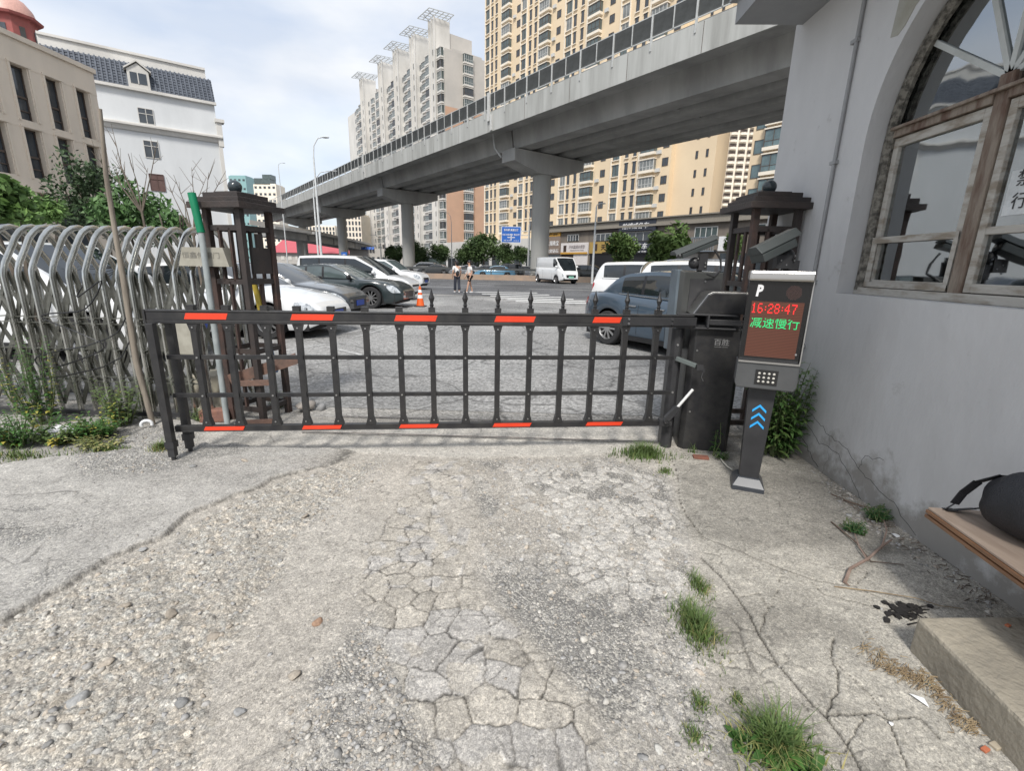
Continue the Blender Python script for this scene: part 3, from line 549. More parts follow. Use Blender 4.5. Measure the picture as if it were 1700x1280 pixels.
# ---- tall cream apartment building
b = thing('apartment_building', 'tall cream apartment building with stacked bay windows rising behind the viaduct', 'building', ST(80, 74.5))
w = MB(); gbox(w, 54.2, 112.7, 74.5, 90, 0, 84); gbox(w, 46.5, 54.2, 75.6, 79.2, 0, 84); put('wall', w, m_yel, b, world=True)
BAY = wtype('bay_window#y', 3.0, 1.75, m_frd, m_gl2, bay=.75, mull=2, slab=m_yel2); SM = wtype('window#ys', 1.25, 1.35, m_frd, m_gl, slab=None)
TA2 = wtype('window#yt2', 1.65, 2.1, m_frw, glass('pale_curtained_glass', (.22, .23, .22), rough=.08), slab=m_yel2); BA2 = wtype('bay_window#y2', 3.0, 1.75, m_frw, MATS['pale_curtained_glass'], bay=.75, mull=3, slab=m_yel2); TAL = wtype('window#yt', 1.65, 2.1, m_frd, m_gl2, slab=m_yel2); SLT = wtype('window#yl', .75, 2.1, m_frd, m_gl, mull=0, slab=m_yel2)
cols = []
for px, ty in [(809, 'T'), (815.5, 'L'), (822, 'L'), (839, 'B'), (855.5, 'S'), (864.5, 'T'), (874, 'L'), (882, 'L'), (898, 'B'), (917, 'S'), (933, 'T'), (942, 'L'), (953, 'L'), (974, 'B'), (998, 'S'), (1019, 'T'), (1036, 'L'), (1049, 'L'), (1073, 'B'), (1099, 'S')]:
    cols.append((fT(px, 325, 74.5)[0], ty))
items = []; acs = []; rng = random.Random(3)
strips = MB()
for s, ty in cols:
    if ty == 'S': continue
    wd = {'T': 1.2, 'L': .62, 'B': 1.9}[ty]
for i in range(26):
    z = 9.75 + i * 2.95
    for s, ty in cols:
        me = {'T': TAL if rng.random() < .7 else TA2, 'L': SLT, 'B': BAY if rng.random() < .65 else BA2, 'S': SM}[ty]; items.append((me, ST(s, 74.5 - .01, z + (.35 if ty == 'S' else 0)), RZ))
        if ty == 'S' and rng.random() < .6: acs.append((s + 1.3, z - .5))
for s in sorted(set(round(c[0], 2) for c in cols if c[1] == 'B')): gbox(strips, s + 2.15, s + 2.45, 74.3, 74.5, 9, 84)
for s, ty in cols:
    if ty == 'T': gbox(strips, s - .95 - .15, s - .95, 74.25, 74.5, 9, 84); gbox(strips, s + 1.0, s + 1.18, 74.25, 74.5, 9, 84)
put('pilaster', strips, m_yel2, b, world=True)
a = MB()
for s, z in acs[:70]: gbox(a, s - .45, s + .45, 74.1, 74.5, z, z + .6)
put('air_conditioner_units', a, m_ac, b, world=True)['kind'] = 'stuff'
NS = wtype('window#ns', .45, 1.2, m_frd, m_gl, mull=0)
for i in range(24):
    z = 10.6 + i * 2.95
    items.append((NS, ST(49.9, 75.59, z), RZ)); items.append((NS, ST(48.0, 75.59, z), RZ))
place_windows(b, items)
# ---- second cream building at the right, large bay windows
b = thing('apartment_building', 'cream apartment building with large blue glass bay windows beside the grey gatehouse', 'building', ST(30, 70))
sR = fT(1240, 300, 70)[0]; w = MB(); gbox(w, 5, sR, 70, 84, 0, 60); put('wall', w, m_yel, b, world=True)
m_glb = glass('blue_green_glass', (.13, .19, .20), rough=.05)
BB = wtype('bay_window#b', 2.4, 2.2, m_frd, m_glb, bay=.6, mull=1, slab=m_yel2); LL = wtype('window#bl', 1.4, 1.8, m_frd, m_glb, mull=0, slab=None); items = []
for i in range(16):
    z = 8.4 + 3.15 * i
    for s0 in (sR - 3.2, sR - 10.5, sR - 18): items.append((BB, ST(s0, 69.99, z), RZ)); items.append((LL, ST(s0 + 2.1, 69.99, z - .6), RZ))
place_windows(b, items)
# ---- far tower of curved white balconies
b = thing('apartment_tower', 'distant pale tower with stacked wavy balconies seen between two cream buildings', 'building', AY(1218, 300, 250) * [1, 1, 0])
w = MB(); g = MB(); bx = float(b.location.x); by = 250.; w.box((bx, by + 8, 60), (26, 14, 120)); g2 = MB()
for i in range(38):
    for k in range(6):
        x = bx - 11 + k * 4.4; g.box((x, by + .9, 3.2 * i + 2.2), (3.4, .3, 1.3)); w.lathe([(2.0, 3.2 * i + .2), (2.0, 3.2 * i + 1.3)], (x, by + 1.4, 0), 8)
put('wall', w, m_yel2, b, world=True); put('window_rows', g, m_frd, b, world=True)['kind'] = 'stuff'
# ---- white apartment slab with stepped stair towers and roof trellises
b = thing('apartment_building', 'white and orange apartment slab with steel trellis canopies on its stair towers', 'building', ST(170, 80))
w = MB(); o_ = MB(); g_ = MB()
gbox(w, 137.7, 222, 76.3, 91, 0, 62); 
gbox(o_, 137.5, 137.7, 76.9, 91.1, 4, 47.5); gbox(g_, 137.5, 137.7, 76.9, 91.1, 47.5, 62.6); gbox(g_, 137.7, 218, 79.5, 90, 62, 63.2)
tw = [141.5, 154.5, 167.5, 181, 200]
m_tre = M('trellis_steel', (.5, .52, .52), .5)
for i, s in enumerate(tw):
    tws = MB(); can = MB()
    gbox(tws, s - 1.7, s + 1.7, 75.0, 80, 0, 70.5); gbox(tws, s - 1.9, s - 1.55, 74.7, 75.0, 0, 71); gbox(tws, s + 1.55, s + 1.9, 74.7, 75.0, 0, 71); gbox(tws, s - .18, s + .18, 74.7, 75, 0, 71)
    gbox(g_, s - 1.2, s + 6.5, 80, 88, 62, 68); put('stair_tower', tws, m_wht, b, world=True)
    for k in range(6): t = 72.6 + k * 1.6; can.bar(ST(s - 3.2, t, 71.6 + .1 * k), ST(s + 4.2, t, 71.6 + .1 * k), .17)
    for k in range(6): q = s - 3.2 + k * 1.48; can.bar(ST(q, 72.6, 71.6), ST(q, 80.6, 72.1), .17)
    for q in (s - 1.5, s + 1.5): can.bar(ST(q, 75.2, 70.5), ST(q, 73.2, 71.6), .14); can.bar(ST(q, 79, 68), ST(q, 79, 71.9), .17); can.bar(ST(q, 79, 69), ST(q, 80.6, 72), .14)
    put('roof_trellis', can, m_tre, b, world=True)
put('wall', w, m_wht, b, world=True); put('orange_end_wall', o_, m_ora, b, world=True); put('grey_wall', g_, m_gry, b, world=True)
WW = wtype('window#w', 2.9, 1.7, m_frw, m_gl2, bay=.35, mull=3, slab=m_wht); WB = wtype('bay_window#w', 3.0, 2.1, m_frw, m_gl2, bay=.9, mull=3, slab=m_wht); WD = wtype('bay_window#wd', 3.0, 2.1, m_frd, m_gl, bay=.9, mull=3, slab=m_wht); W1 = wtype('window#w1', 1.3, 1.6, m_frw, m_gl, mull=1)
items = []; rng = random.Random(5)
for i in range(20):
    z = 3.4 + i * 3.0
    for k, s in enumerate(tw):
        nx_ = tw[k + 1] if k < 4 else 215; L_ = (nx_ - s - 3.4)
        items.append((WB if rng.random() < .7 else WD, ST(s + 1.9 + L_ * .22, 76.29, z), RZ)); items.append((WW, ST(s + 1.9 + L_ * .62, 76.29, z), RZ)); items.append((W1, ST(s + 1.9 + L_ * .9, 76.29, z + .2), RZ))
        if i % 1 == 0: items.append((W1, ST(s, 74.99, z + .8), RZ))
    items.append((WB if i % 3 else WD, ST(138.9, 76.4, z), RZ)); items.append((WB if i % 4 else WD, ST(137.49, 84.6, z), RZE))
place_windows(b, items)
# orange stripe band lines
# ---- farther blocks seen under and beside the viaduct
def far_block(px0, px1, ytop, D, wm, rows, ncol, lb, win=m_gl, extra=None):
    a = AY(px0, 430, D); c = AY(px1, 430, D); top = AY((px0 + px1) / 2, ytop, D)[2]; cx = (a[0] + c[0]) / 2; wd = c[0] - a[0]
    b = thing('apartment_block', lb, 'building', (cx, D, 0)); w = MB().box((0, 6, top / 2), (wd, 12, top)); w.box((0, 6, top + .3), (wd * .9, 10, .6)); put('wall', w, wm, b)
    n = 0; st = MB()
    for i in range(rows):
        for k in range(ncol):
            x = -wd / 2 + (k + .5) * wd / ncol; z = top * (i + .55) / rows
            mb = MB().span((x - wd / ncol * .26, -.12, z - .7), (x + wd / ncol * .26, -.004, z + .7))
            if n < 60: put('window', mb, win, b)
            else: st.v, st.f = (st.add(mb.v, mb.f).v, st.f)
            n += 1
    if st.f: put('window_rows', st, win, b)['kind'] = 'stuff'
    return b, top, wd
far_block(576, 603, 356, 190, m_yel2, 9, 5, 'pale apartment block seen beyond the viaduct between two of its columns')
far_block(512, 560, 376, 230, m_yel2, 9, 9, 'low pale apartment block seen under the far spans of the viaduct')
b, top, wd = far_block(434, 470, 306, 330, m_yel2, 12, 5, 'distant cream tower with glass roof rooms left of the viaduct end'); put('roof_room', MB().box((-2, 5, top + 2), (wd * .7, 8, 4)).box((1, 5, top + 5), (wd * .4, 6, 3)), m_gl2, b)
b, top, wd = far_block(396, 423, 292, 380, M('teal_glass', (.25, .42, .42), .3), 10, 4, 'distant teal glass tower top just right of the white building'); 
# red-roofed market hall and the low grey hall with blue awnings
c = AY(518, 430, 150); b = thing('market_hall', 'long low hall with a bright red pitched roof beyond the far viaduct columns', 'building', (c[0], 150, 0)); wd = 26
put('wall', MB().box((0, 8, 2), (wd, 16, 4)), m_gry, b); put('roof', MB().prism([(-wd / 2, -1, 4), (-wd / 2, 17, 4), (-wd / 2, 8, 8.2)], (wd, 0, 0)), M('red_roof', (.50, .10, .12), .6), b)
for k in range(11): put('window', MB().box((-wd / 2 + 1.4 + k * 2.3, -.05, 2.4), (1.1, .12, 1.3)), m_wht, b)
c = AY(632, 430, 130); b = thing('low_hall', 'low grey hall with a row of small blue awnings behind the parked white cars', 'building', (c[0], 130, 0))
put('wall', MB().box((0, 6, 2.6), (17, 12, 5.2)), m_gry, b)
m_aw = M('blue_awning', (.04, .12, .42), .6)
for k in range(7): put('awning', MB().prism([(-7 + k * .8, 0, 4.9), (-7 + k * .8, 0, 5.6), (-7 + k * .8, -.8, 4.9)], (.62, 0, 0)), m_aw, b)
for k in range(12): put('window', MB().box((-7.6 + k * 1.4, -.03, 2.2), (.7, .1, 1.6)), m_gl, b)
# distant flyover curving under the main viaduct
m_con = M('viaduct_concrete', (.42, .42, .405), .85, c2=(.29, .29, .28), sc=.5, det=9, bump=.15, bsc=3, stretch=(1, 1, .25))
b = thing('flyover', 'distant curving flyover passing behind the far columns of the viaduct', 'flyover', AY(520, 430, 115) * [1, 1, 0]); w = MB(); pr = MB(); P0 = [AY(440, 430, 96), AY(500, 430, 104), AY(540, 430, 112), AY(575, 430, 124), AY(603, 430, 140)]; hh = [7.8, 7.4, 7.0, 6.6, 6.2]
for i in range(4):
    p, q = P0[i] * [1, 1, 0], P0[i + 1] * [1, 1, 0]; w.bar(p + [0, 0, hh[i]], q + [0, 0, hh[i + 1]], 8, .5); w.bar(p + [0, 0, hh[i] - .9], q + [0, 0, hh[i + 1] - .9], 5, 1.5); pr.bar(p + [0, -4, hh[i] + .7], q + [0, -4, hh[i + 1] + .7], .12, .9)
put('deck', w, m_con, b, world=True); put('parapet', pr, m_gry, b, world=True)
for i in (1, 3): p = P0[i]; put('column', MB().lathe([(.7, 0), (.7, hh[i] - .8)], (p[0], p[1], 0), 12), m_con, b, world=True)
# ---- the viaduct
V = thing('viaduct', 'grey concrete road viaduct on round columns running across above the road', 'viaduct', ST(38.3, 32))
s0, s1 = -62., 150.
d = MB(); gprism(d, [(26.0, 13.45), (26.0, 14.75), (26.25, 14.75), (26.25, 14.45), (39.7, 14.45), (39.7, 14.75), (39.95, 14.75), (39.95, 13.45), (38.0, 13.6), (28.2, 13.6)], s0, s1)
fac = MB(); gprism(fac, [(25.86, 13.05), (25.86, 14.62), (26.0, 14.7), (26.0, 13.05)], s0, s1); put('deck', d, m_con, V, world=True); put('fascia', fac, M('fascia_concrete', (.43, .435, .415), .85, c2=(.27, .272, .255), sc=1.1, stretch=(1, 1, .10), lo=.3, hi=.62, det=10), V, world=True)
for k in range(4):
    t = 28.35 + k * 2.65; g = MB(); 
    sp = [-62, -24.7, 6.8, 38.3, 69.8, 101.3, 132.8, 150]
    for a_, c_ in zip(sp[:-1], sp[1:]): gprism(g, [(t, 13.6), (t + 2.0, 13.6), (t + 1.75, 12.05), (t + .25, 12.05)], a_ + .12, c_ - .12)
    put('girder', g, m_con, V, world=True)
dz = MB()
for s in (sp[0] + 18, -9, 22.5, 54, 85.5, 117): gbox(dz, s - .15, s + .15, 30, 37, 12.3, 13.6)
put('cross_beam', dz, m_con, V, world=True)
for s in sp[1:-1]:
    cp = MB(); w2 = 1.0
    poly = [(28.0, 11.95), (36.9, 11.95), (36.9, 11.0), (34.0, 10.15), (30.9, 10.15), (28.0, 10.9)]
    gprism(cp, poly, s - w2, s + w2); put('column_cap', cp, m_con, V, world=True)
    put('column', MB().lathe([(.92, 0), (.92, 10.16)], ST(s, 32.2), 28), M('column_concrete', (.37, .37, .35), .85, c2=(.30, .30, .285), sc=.8, stretch=(1, 1, .15)), V, world=True, smooth=40)
    gbox(dz := MB(), s - .5, s + .5, 28.5, 36.5, 11.95, 12.06); put('bearing', dz, m_frd, V, world=True)
sm_ = MB()
for s in np.arange(-14, 140, 5.25): gbox(sm_, s - .015, s + .015, 25.852, 25.86, 13.05, 14.6)
put('fascia_joint', sm_, m_frd, V, world=True)
for s in (38.3, 69.8): gbox(q_ := MB(), s - .16, s + .16, 25.7, 25.85, 13.9, 16.15); gbox(q_, s - .5, s - .25, 25.72, 25.85, 13.1, 14.4); put('joint_cover', q_, M('pale_joint_cover', (.55, .55, .53), .6), V, world=True)
# louvred noise fence along the edge
m_lv = M('louvre_panel', (.24, .25, .245), .55, c2=(.18, .185, .18), sc=2); m_st = M('galvanised_post', (.50, .51, .50), .5, c2=(.40, .41, .40))
def louvre(wd, h=1.08):
    l = MB()
    for k in range(15): z = .03 + k * h / 15; l.add([(0, 0, z), (wd, 0, z), (wd, -.05, z + h / 15 * .8), (0, -.05, z + h / 15 * .8)], [(0, 1, 2, 3)])
    l.span((0, .015, 0), (wd, .03, h)); return l
lm = louvre(1.42).mesh('louvre_panel'); lm.materials.append(m_lv); pm = MB().span((-.05, -.10, -.75), (.05, .02, 1.16)).mesh('post'); pm.materials.append(m_st); pm2 = MB().span((-.03, -.07, 0), (.03, .02, 1.12)).mesh('slim_post'); pm2.materials.append(m_st)
pm3 = MB().span((0, -.03, -.05), (2.95, .03, .0)).span((0, -.06, 1.1), (2.95, .03, 1.15)).mesh('rail'); pm3.materials.append(m_st)
Mi = mworld(V).inverted(); n = 0; lst = MB(); 
def vput(me, s, t, z):
    o = bpy.data.objects.new(me.name, me); COL.objects.link(o); o.parent = V; o.matrix_parent_inverse = Mi; o.location = ST(s, t, z); o.rotation_euler = (0, 0, RZ); CH.setdefault(V.name, []).append(o)
rest = []
for k in range(0, 66):
    s = -18 + 3.0 * k
    for me, ds in ((pm, 0), (pm3, 0), (pm2, -1.5), (lm, -.03), (lm, -1.53)):
        if k < (48 if me is lm else 60): vput(me, s + ds, 25.9, 14.93)
m_pl = put('catch_pipe', MB().tube([ST(39.7, 27.2, 13.4), ST(39.7, 27.4, 12.2), ST(39.3, 27.9, 11.4)], .08), m_st, V, world=True)
# ================================================================ SHOP ROW, STREET, LEFT BUILDINGS, GATEHOUSE
m_brn = M('brown_stone_cladding', (.20, .17, .14), .8, c2=(.15, .13, .11), sc=.6, stretch=(2, 2, .3)); m_dk = M('dark_sign_board', (.035, .04, .055), .5); m_dkb = M('black_shopfront', (.02, .02, .022), .4)
m_gold = M('gold_sign_board', (.42, .28, .08), .6); m_wsg = M('white_sign_board', (.72, .68, .66), .6); m_let = M('white_letters', (.8, .8, .8), .6); m_letd = M('dark_letters', (.05, .03, .02), .6); m_letg = M('grey_letters', (.38, .34, .34), .6); m_orn = M('orange_sign_board', (.62, .34, .06), .6); m_redl = M('red_letters', (.5, .04, .02), .6)
b = thing('shop_row', 'two storey brown row of shops with dark, gold and white signboards under the cream tower', 'shop row', ST(60, 66))
w = MB(); gbox(w, -12, 77, 66, 74.3, 0, 8.1); put('wall', w, m_brn, b, world=True)
c = MB(); gbox(c, -12, 77, 65.4, 74.4, 8.1, 8.45); gbox(c, -12, 77, 65.6, 66.2, 8.45, 9.25); gbox(c, -12, 77, 65.3, 66.2, 9.25, 9.42); put('cornice', c, M('grey_brown_cornice', (.27, .245, .205), .8), b, world=True)
def spanel(s0_, s1_, z0, z1, m, name='sign_board', th=.25, t=66.0):
    q = MB(); gbox(q, s0_, s1_, t - th, t - .004, z0, z1); return put(name, q, m, b, world=True)
def sletter(par, text, s, z, wid, hei, m, t=65.73, bold=0.01, shear=0):
    me = txt(text, 1, .02, bold, shear); co = np.array([v.co[:] for v in me.vertices]); cc = (co.max(0) + co.min(0)) / 2
    me.transform(Matrix.Diagonal((wid / np.ptp(co[:, 0]), 1, hei / np.ptp(co[:, 2]), 1)) @ Matrix.Translation((-cc[0], 0, -cc[2])))
    me.materials.append(m); o = bpy.data.objects.new('lettering', me); COL.objects.link(o); o.parent = par; CH.setdefault(par.name, []).append(o); o.matrix_parent_inverse = mworld(par).inverted(); o.location = ST(s, t, z); o.rotation_euler = (0, 0, RZ); return o
p1 = spanel(72.1, 76.4, 7.35, 8.9, m_orn); sletter(p1, '周大福珠宝', 74.2, 8.4, 2.8, .55, m_redl); sletter(p1, '满千减百', 74.2, 7.7, 2.8, .3, m_letd)
p1 = spanel(72.1, 76.3, 3.9, 7.3, M('taupe_sign_board', (.26, .20, .16), .6)); sletter(p1, '大福珠宝', 74.2, 6.0, 3.6, .95, m_let); sletter(p1, '黄金钻石', 74.2, 4.5, 3.6, .75, m_let)
p1 = spanel(64.3, 71.7, 3.85, 5.95, m_wsg); sletter(p1, '好来屋婚纱摄影', 67.2, 5.2, 4.4, .65, m_letg); sletter(p1, 'WEDDING PHOTO STUDIO', 67.2, 4.55, 3.8, .2, m_letg)
e_ = MB(); gbox(e_, 70.1, 70.9, 65.7, 65.74, 4.3, 5.5); put('emblem', e_, m_letd, p1, world=True)
e_ = MB(); gbox(e_, 64.3, 71.7, 65.7, 65.74, 3.86, 4.2); put('stripe', e_, m_orn, p1, world=True)
p1 = spanel(57.4, 63.9, 3.95, 5.95, m_gold); sletter(p1, '天汇', 59.9, 5.0, 2.1, 1.05, m_letd, bold=.03); e_ = MB(); gbox(e_, 61.9, 62.9, 65.7, 65.74, 4.4, 5.6); put('emblem', e_, m_letd, p1, world=True)
e_ = MB(); [gbox(e_, 57.4 + .4 * k, 57.8 + .4 * k, 65.69, 65.74, 3.96, 4.7 - .09 * k + .07 * (k % 2)) for k in range(8)]; put('ragged_hill_pattern', e_, m_dkb, p1, world=True)
p1 = spanel(57.0, 63.4, 7.65, 8.95, M('dark_brown_sign_board', (.045, .03, .028), .5)); sletter(p1, '天汇装饰 全屋定制', 60, 8.3, 5, .55, M('brown_letters', (.16, .12, .11), .6))
p1 = spanel(49.9, 56.9, 7.5, 9.1, m_dk, th=.5); sletter(p1, '翰博威名车', 53.4, 8.3, 5.6, .95, m_let, t=65.48, shear=.25)
p1 = spanel(49.9, 57.0, 3.9, 5.75, m_dk, th=.5); sletter(p1, '翰博威名车', 53.5, 5.0, 6.0, 1.0, m_let, t=65.48, shear=.25); sletter(p1, '汽车销售 置换 美容 改装', 53.5, 4.15, 5.6, .22, m_let, t=65.48)
spanel(49.3, 49.9, 3.9, 9.1, m_dk, 'sign_post', th=.5)
for s_a, s_b, z0, z1, mm in [(67, 70, 6.3, 7.5, m_gl), (58, 62.5, 6.1, 7.4, m_gl), (50.3, 56.5, 5.9, 7.4, m_gl), (38.8, 42.4, 6.1, 7.55, m_gl2), (30, 34, 6.1, 7.55, m_gl2)]:
    q = MB(); gbox(q, s_a, s_b, 65.9, 65.99, z0, z1); fr = put('upper_window', q, mm, b, world=True); q = MB(); [gbox(q, x - .04, x + .04, 65.84, 65.9, z0, z1) for x in np.linspace(s_a, s_b, 5)]; gbox(q, s_a, s_b, 65.84, 65.9, z1 - .1, z1); put('frame', q, m_frw, fr, world=True)
for s_a, s_b, mm, nm in [(72.2, 76.2, m_gl, 'shop_window'), (68.3, 71.6, m_letd, 'shop_window'), (64.4, 68.2, m_wsg, 'roller_shutter'), (57.5, 63.8, m_dkb, 'shop_window'), (50, 57, m_dkb, 'shop_window'), (40, 47, m_gry, 'roller_shutter'), (30, 38, m_gl, 'shop_window')]:
    q = MB(); gbox(q, s_a, s_b, 65.92, 65.99, .3, 3.8); put(nm, q, mm, b, world=True)
q = MB(); gbox(q, 36.9, 38.4, 65.8, 65.99, 4.1, 6.1); put('white_panel', q, m_let, b, world=True)
q = MB(); [gbox(q, x, x + .07, 64.9, 64.97, 4.1, 6.0) for x in np.arange(38.6, 49.2, .36)]; gbox(q, 38.6, 49.2, 64.88, 64.99, 5.95, 6.05); gbox(q, 38.6, 49.2, 64.88, 66, 4.0, 4.12); put('balcony_railing', q, M('blue_grey_railing', (.20, .24, .28), .6), b, world=True)
# the white street-level block left of the taupe sign
b = thing('shop_block', 'white street level shop front behind the street trees left of the near viaduct column', 'shop', ST(90, 66)); w = MB(); gbox(w, 77.3, 134, 69, 74.4, 0, 7.5); put('wall', w, m_wht, b, world=True); q = MB(); [gbox(q, s, s + 3.2, 68.9, 68.99, .4, 3.6) for s in np.arange(79, 130, 4.6)]; put('shop_window', q, m_gl, b, world=True)
# ---- median kerb, planter and guard rail between the roads
m_kerb = M('terracotta_kerb', (.36, .26, .19), .85, c2=(.27, .22, .18), sc=1.5)
KP = [np.array([-62, 51.5, 0]), np.array([-10.8, 49.2, 0]), np.array([-.57, 49.0, 0]), np.array([4.9, 47.4, 0]), np.array([20, 42.0, 0]), np.array([45, 31, 0])]
b = thing('median_barrier', 'low terracotta planter wall with a dark guard rail between the two roads', 'guard rail', KP[1]); w = MB(); r_ = MB(); gw = MB()
for p, q in zip(KP[:-1], KP[1:]):
    w.bar(p + [0, 0, .27], q + [0, 0, .27], .5, .54); gw.bar(p + [0, 1.1, .42], q + [0, 1.1, .42], 1.7, .1); r_.bar(p + [0, .1, 1.08], q + [0, .1, 1.08], .08, .22); r_.bar(p + [0, .1, .8], q + [0, .1, .8], .05, .05)
    L_ = np.linalg.norm(q - p); k = int(L_ / 2.6)
    for i in range(k): c = p + (q - p) * i / k; r_.bar(c + [0, .1, .5], c + [0, .1, 1.12], .1, .1)
put('planter_wall', w, m_kerb, b, world=True); put('guard_rail', r_, M('dark_rail_paint', (.06, .065, .065), .6), b, world=True)
struct('median_soil', gw, M('soil', (.13, .11, .08), .95, c2=(.08, .09, .05), sc=3))
# ---- trees
m_leaf = M('leaves', (.085, .135, .045), .6, c2=(.035, .065, .022), sc=1.1, spec=.3); m_leaf2 = M('bright_leaves', (.14, .21, .06), .6, c2=(.06, .11, .03), sc=1.4, spec=.3); m_bark = M('bark', (.16, .13, .10), .9, c2=(.09, .075, .06), sc=8)
def crown_mesh(name, n, rad, seed, leaf=.16, clumps=14, m=None, hgt=.85):
    rng = np.random.RandomState(seed); C_ = rng.randn(clumps, 3); C_ /= np.linalg.norm(C_, axis=1)[:, None]; C_ *= (rng.rand(clumps, 1) ** .5) * .72; C_[:, 2] *= hgt; cr_ = .22 + .26 * rng.rand(clumps)
    k = rng.randint(0, clumps, n); d = rng.randn(n, 3); d /= np.linalg.norm(d, axis=1)[:, None]; p = (C_[k] + d * cr_[k][:, None] * (rng.rand(n, 1) ** .45)) * rad
    a = rng.randn(n, 3); a /= np.linalg.norm(a, axis=1)[:, None]; u = np.cross(a, rng.randn(n, 3)); u /= np.linalg.norm(u, axis=1)[:, None]; s = leaf * (.6 + .8 * rng.rand(n, 1))
    co = np.stack([p - a * s, p + u * s * .45, p + a * s, p - u * s * .45], 1).reshape(-1, 3).astype(np.float32); me = bpy.data.meshes.new(name); me.vertices.add(n * 4); me.vertices.foreach_set('co', co.ravel()); me.loops.add(n * 4); me.loops.foreach_set('vertex_index', np.arange(n * 4, dtype=np.int32)); me.polygons.add(n); me.polygons.foreach_set('loop_start', np.arange(n, dtype=np.int32) * 4); me.update(calc_edges=True); me.materials.append(m or m_leaf); return me
CRW = [crown_mesh('crown', 5200, 1, i, leaf=.062, clumps=22) for i in (1, 2)]; CRB = [crown_mesh('crown', 3600, 1, i, leaf=.085, clumps=18, m=m_leaf2) for i in (3, 4)]
TRK = MB().tube([(0, 0, 0), (.02, .01, .5), (-.01, .02, 1.0)], [.05, .04, .03], 8).tube([(0, 0, .75), (.25, .1, 1.2)], [.025, .01], 6).tube([(0, 0, .7), (-.25, -.05, 1.25)], [.025, .01], 6).tube([(0, 0, .8), (.05, .2, 1.3)], [.02, .01], 6).mesh('trunk', 30); TRK.materials.append(m_bark)
def tree(px, py_top, D, rad, lb, pal=CRW, k=0, hz=1.0, g='street trees beyond the road'):
    base = AY(px, 440, D); top = AY(px, py_top, D)[2]; b = thing('street_tree', lb, 'tree', (base[0], D, 0), rz=k * 1.7, group=g)
    zc = top - rad * .85 * hz; o = put('crown', pal[k % 2], None, b, loc=(0, 0, zc)); o.scale = (rad, rad, rad * hz); t = put('trunk', TRK, None, b); t.scale = (rad * .9, rad * .9, zc * .95); return b
for i, a_ in enumerate([(655, 402, 98, 2.6, 'dark round street tree just left of the second viaduct column'), (692, 398, 98, 3.1, 'dark street tree just right of the second viaduct column'), (731, 400, 98, 2.6, 'street tree above the dark bus, standing between its neighbours'), (775, 402, 94, 2.8, 'low dark street tree on the left side of the tallest one'), (803, 379, 92, 4.0, 'tallest dark street tree beyond the road, left of the blue road sign'), (838, 402, 90, 2.6, 'small dark street tree under the blue road sign'), (862, 404, 90, 2.2, 'small dark street tree right below the road sign, next to the near column')]): tree(*a_, k=i)
tree(1035, 381, 62, 3.0, 'bright green street tree in front of the dark shop sign', CRB, 0, .85); tree(1108, 372, 56, 3.9, 'large bright green street tree in front of the railed balcony', CRB, 1, .85); tree(1216, 377, 50, 1.5, 'thin young tree in front of the white panel, behind the right gate pillar', CRB, 0, 1.3)
# ---- road sign gantry
c = AY(877, 430, 88); b = thing('road_sign', 'blue and white direction sign on a gantry arm just left of the near viaduct column', 'road sign', (c[0], 88, 0)); tz = lambda y: AY(850, y, 88)[2]; sx = lambda x: AY(x, 400, 88)[0] - c[0]
m_sb = M('road_sign_blue', (.02, .13, .50), .5); put('pole', MB().lathe([(.16, 0), (.12, tz(372))], (0, 0, 0), 12), m_st, b); put('arm', MB().bar((0, 0, tz(383)), (sx(860), 0, tz(383)), .12).bar((0, 0, tz(390)), (sx(860), 0, tz(390)), .12), m_st, b)
bd = put('sign_board', MB().span((sx(833), -.1, tz(402)), (sx(864), -.02, tz(376.5))), m_sb, b); put('border', MB().span((sx(833) - .08, -.09, tz(402) - .08), (sx(864) + .08, .0, tz(376.5) + .08)), m_let, bd)
wd = sx(864) - sx(833); xm = (sx(833) + sx(864)) / 2
letter(bd, '东站南 高速公路', .5, m_let, (xm, -.13, tz(381.5)), .01, wid=wd * .78, hei=.4); letter(bd, '红旗大街', .5, m_let, (xm - wd * .28, -.13, tz(389.5)), .01, wid=wd * .36, hei=.32); letter(bd, '珠江路', .5, m_let, (xm + wd * .3, -.13, tz(389.5)), .01, wid=wd * .32, hei=.32)
put('arrow', MB().bar((xm, -.12, tz(399)), (xm, -.12, tz(388)), .14, .03, up=(0, 1, 0)).bar((xm - wd * .2, -.12, tz(394)), (xm + wd * .2, -.12, tz(394)), .14, .03, up=(0, 1, 0)).bar((xm - .3, -.12, tz(390)), (xm, -.12, tz(388)), .12, .03, up=(0, 1, 0)).bar((xm + .3, -.12, tz(390)), (xm, -.12, tz(388)), .12, .03, up=(0, 1, 0)), m_let, bd)
letter(bd, '服务区  出口', .4, m_let, (xm, -.13, tz(399)), .0, wid=wd * .8, hei=.22)
c = AY(572, 430, 70); b = thing('parking_sign', 'small blue square sign at the foot of the third viaduct column', 'sign', (c[0], 70, 0)); put('post', MB().lathe([(.05, 0), (.05, 2.2)], n=8), m_st, b); s_ = put('board', MB().span((-.42, -.06, 1.9), (.42, 0, 2.9)), m_sb, b); letter(s_, 'II', .5, m_let, (0, -.08, 2.4), hei=.5, wid=.34)
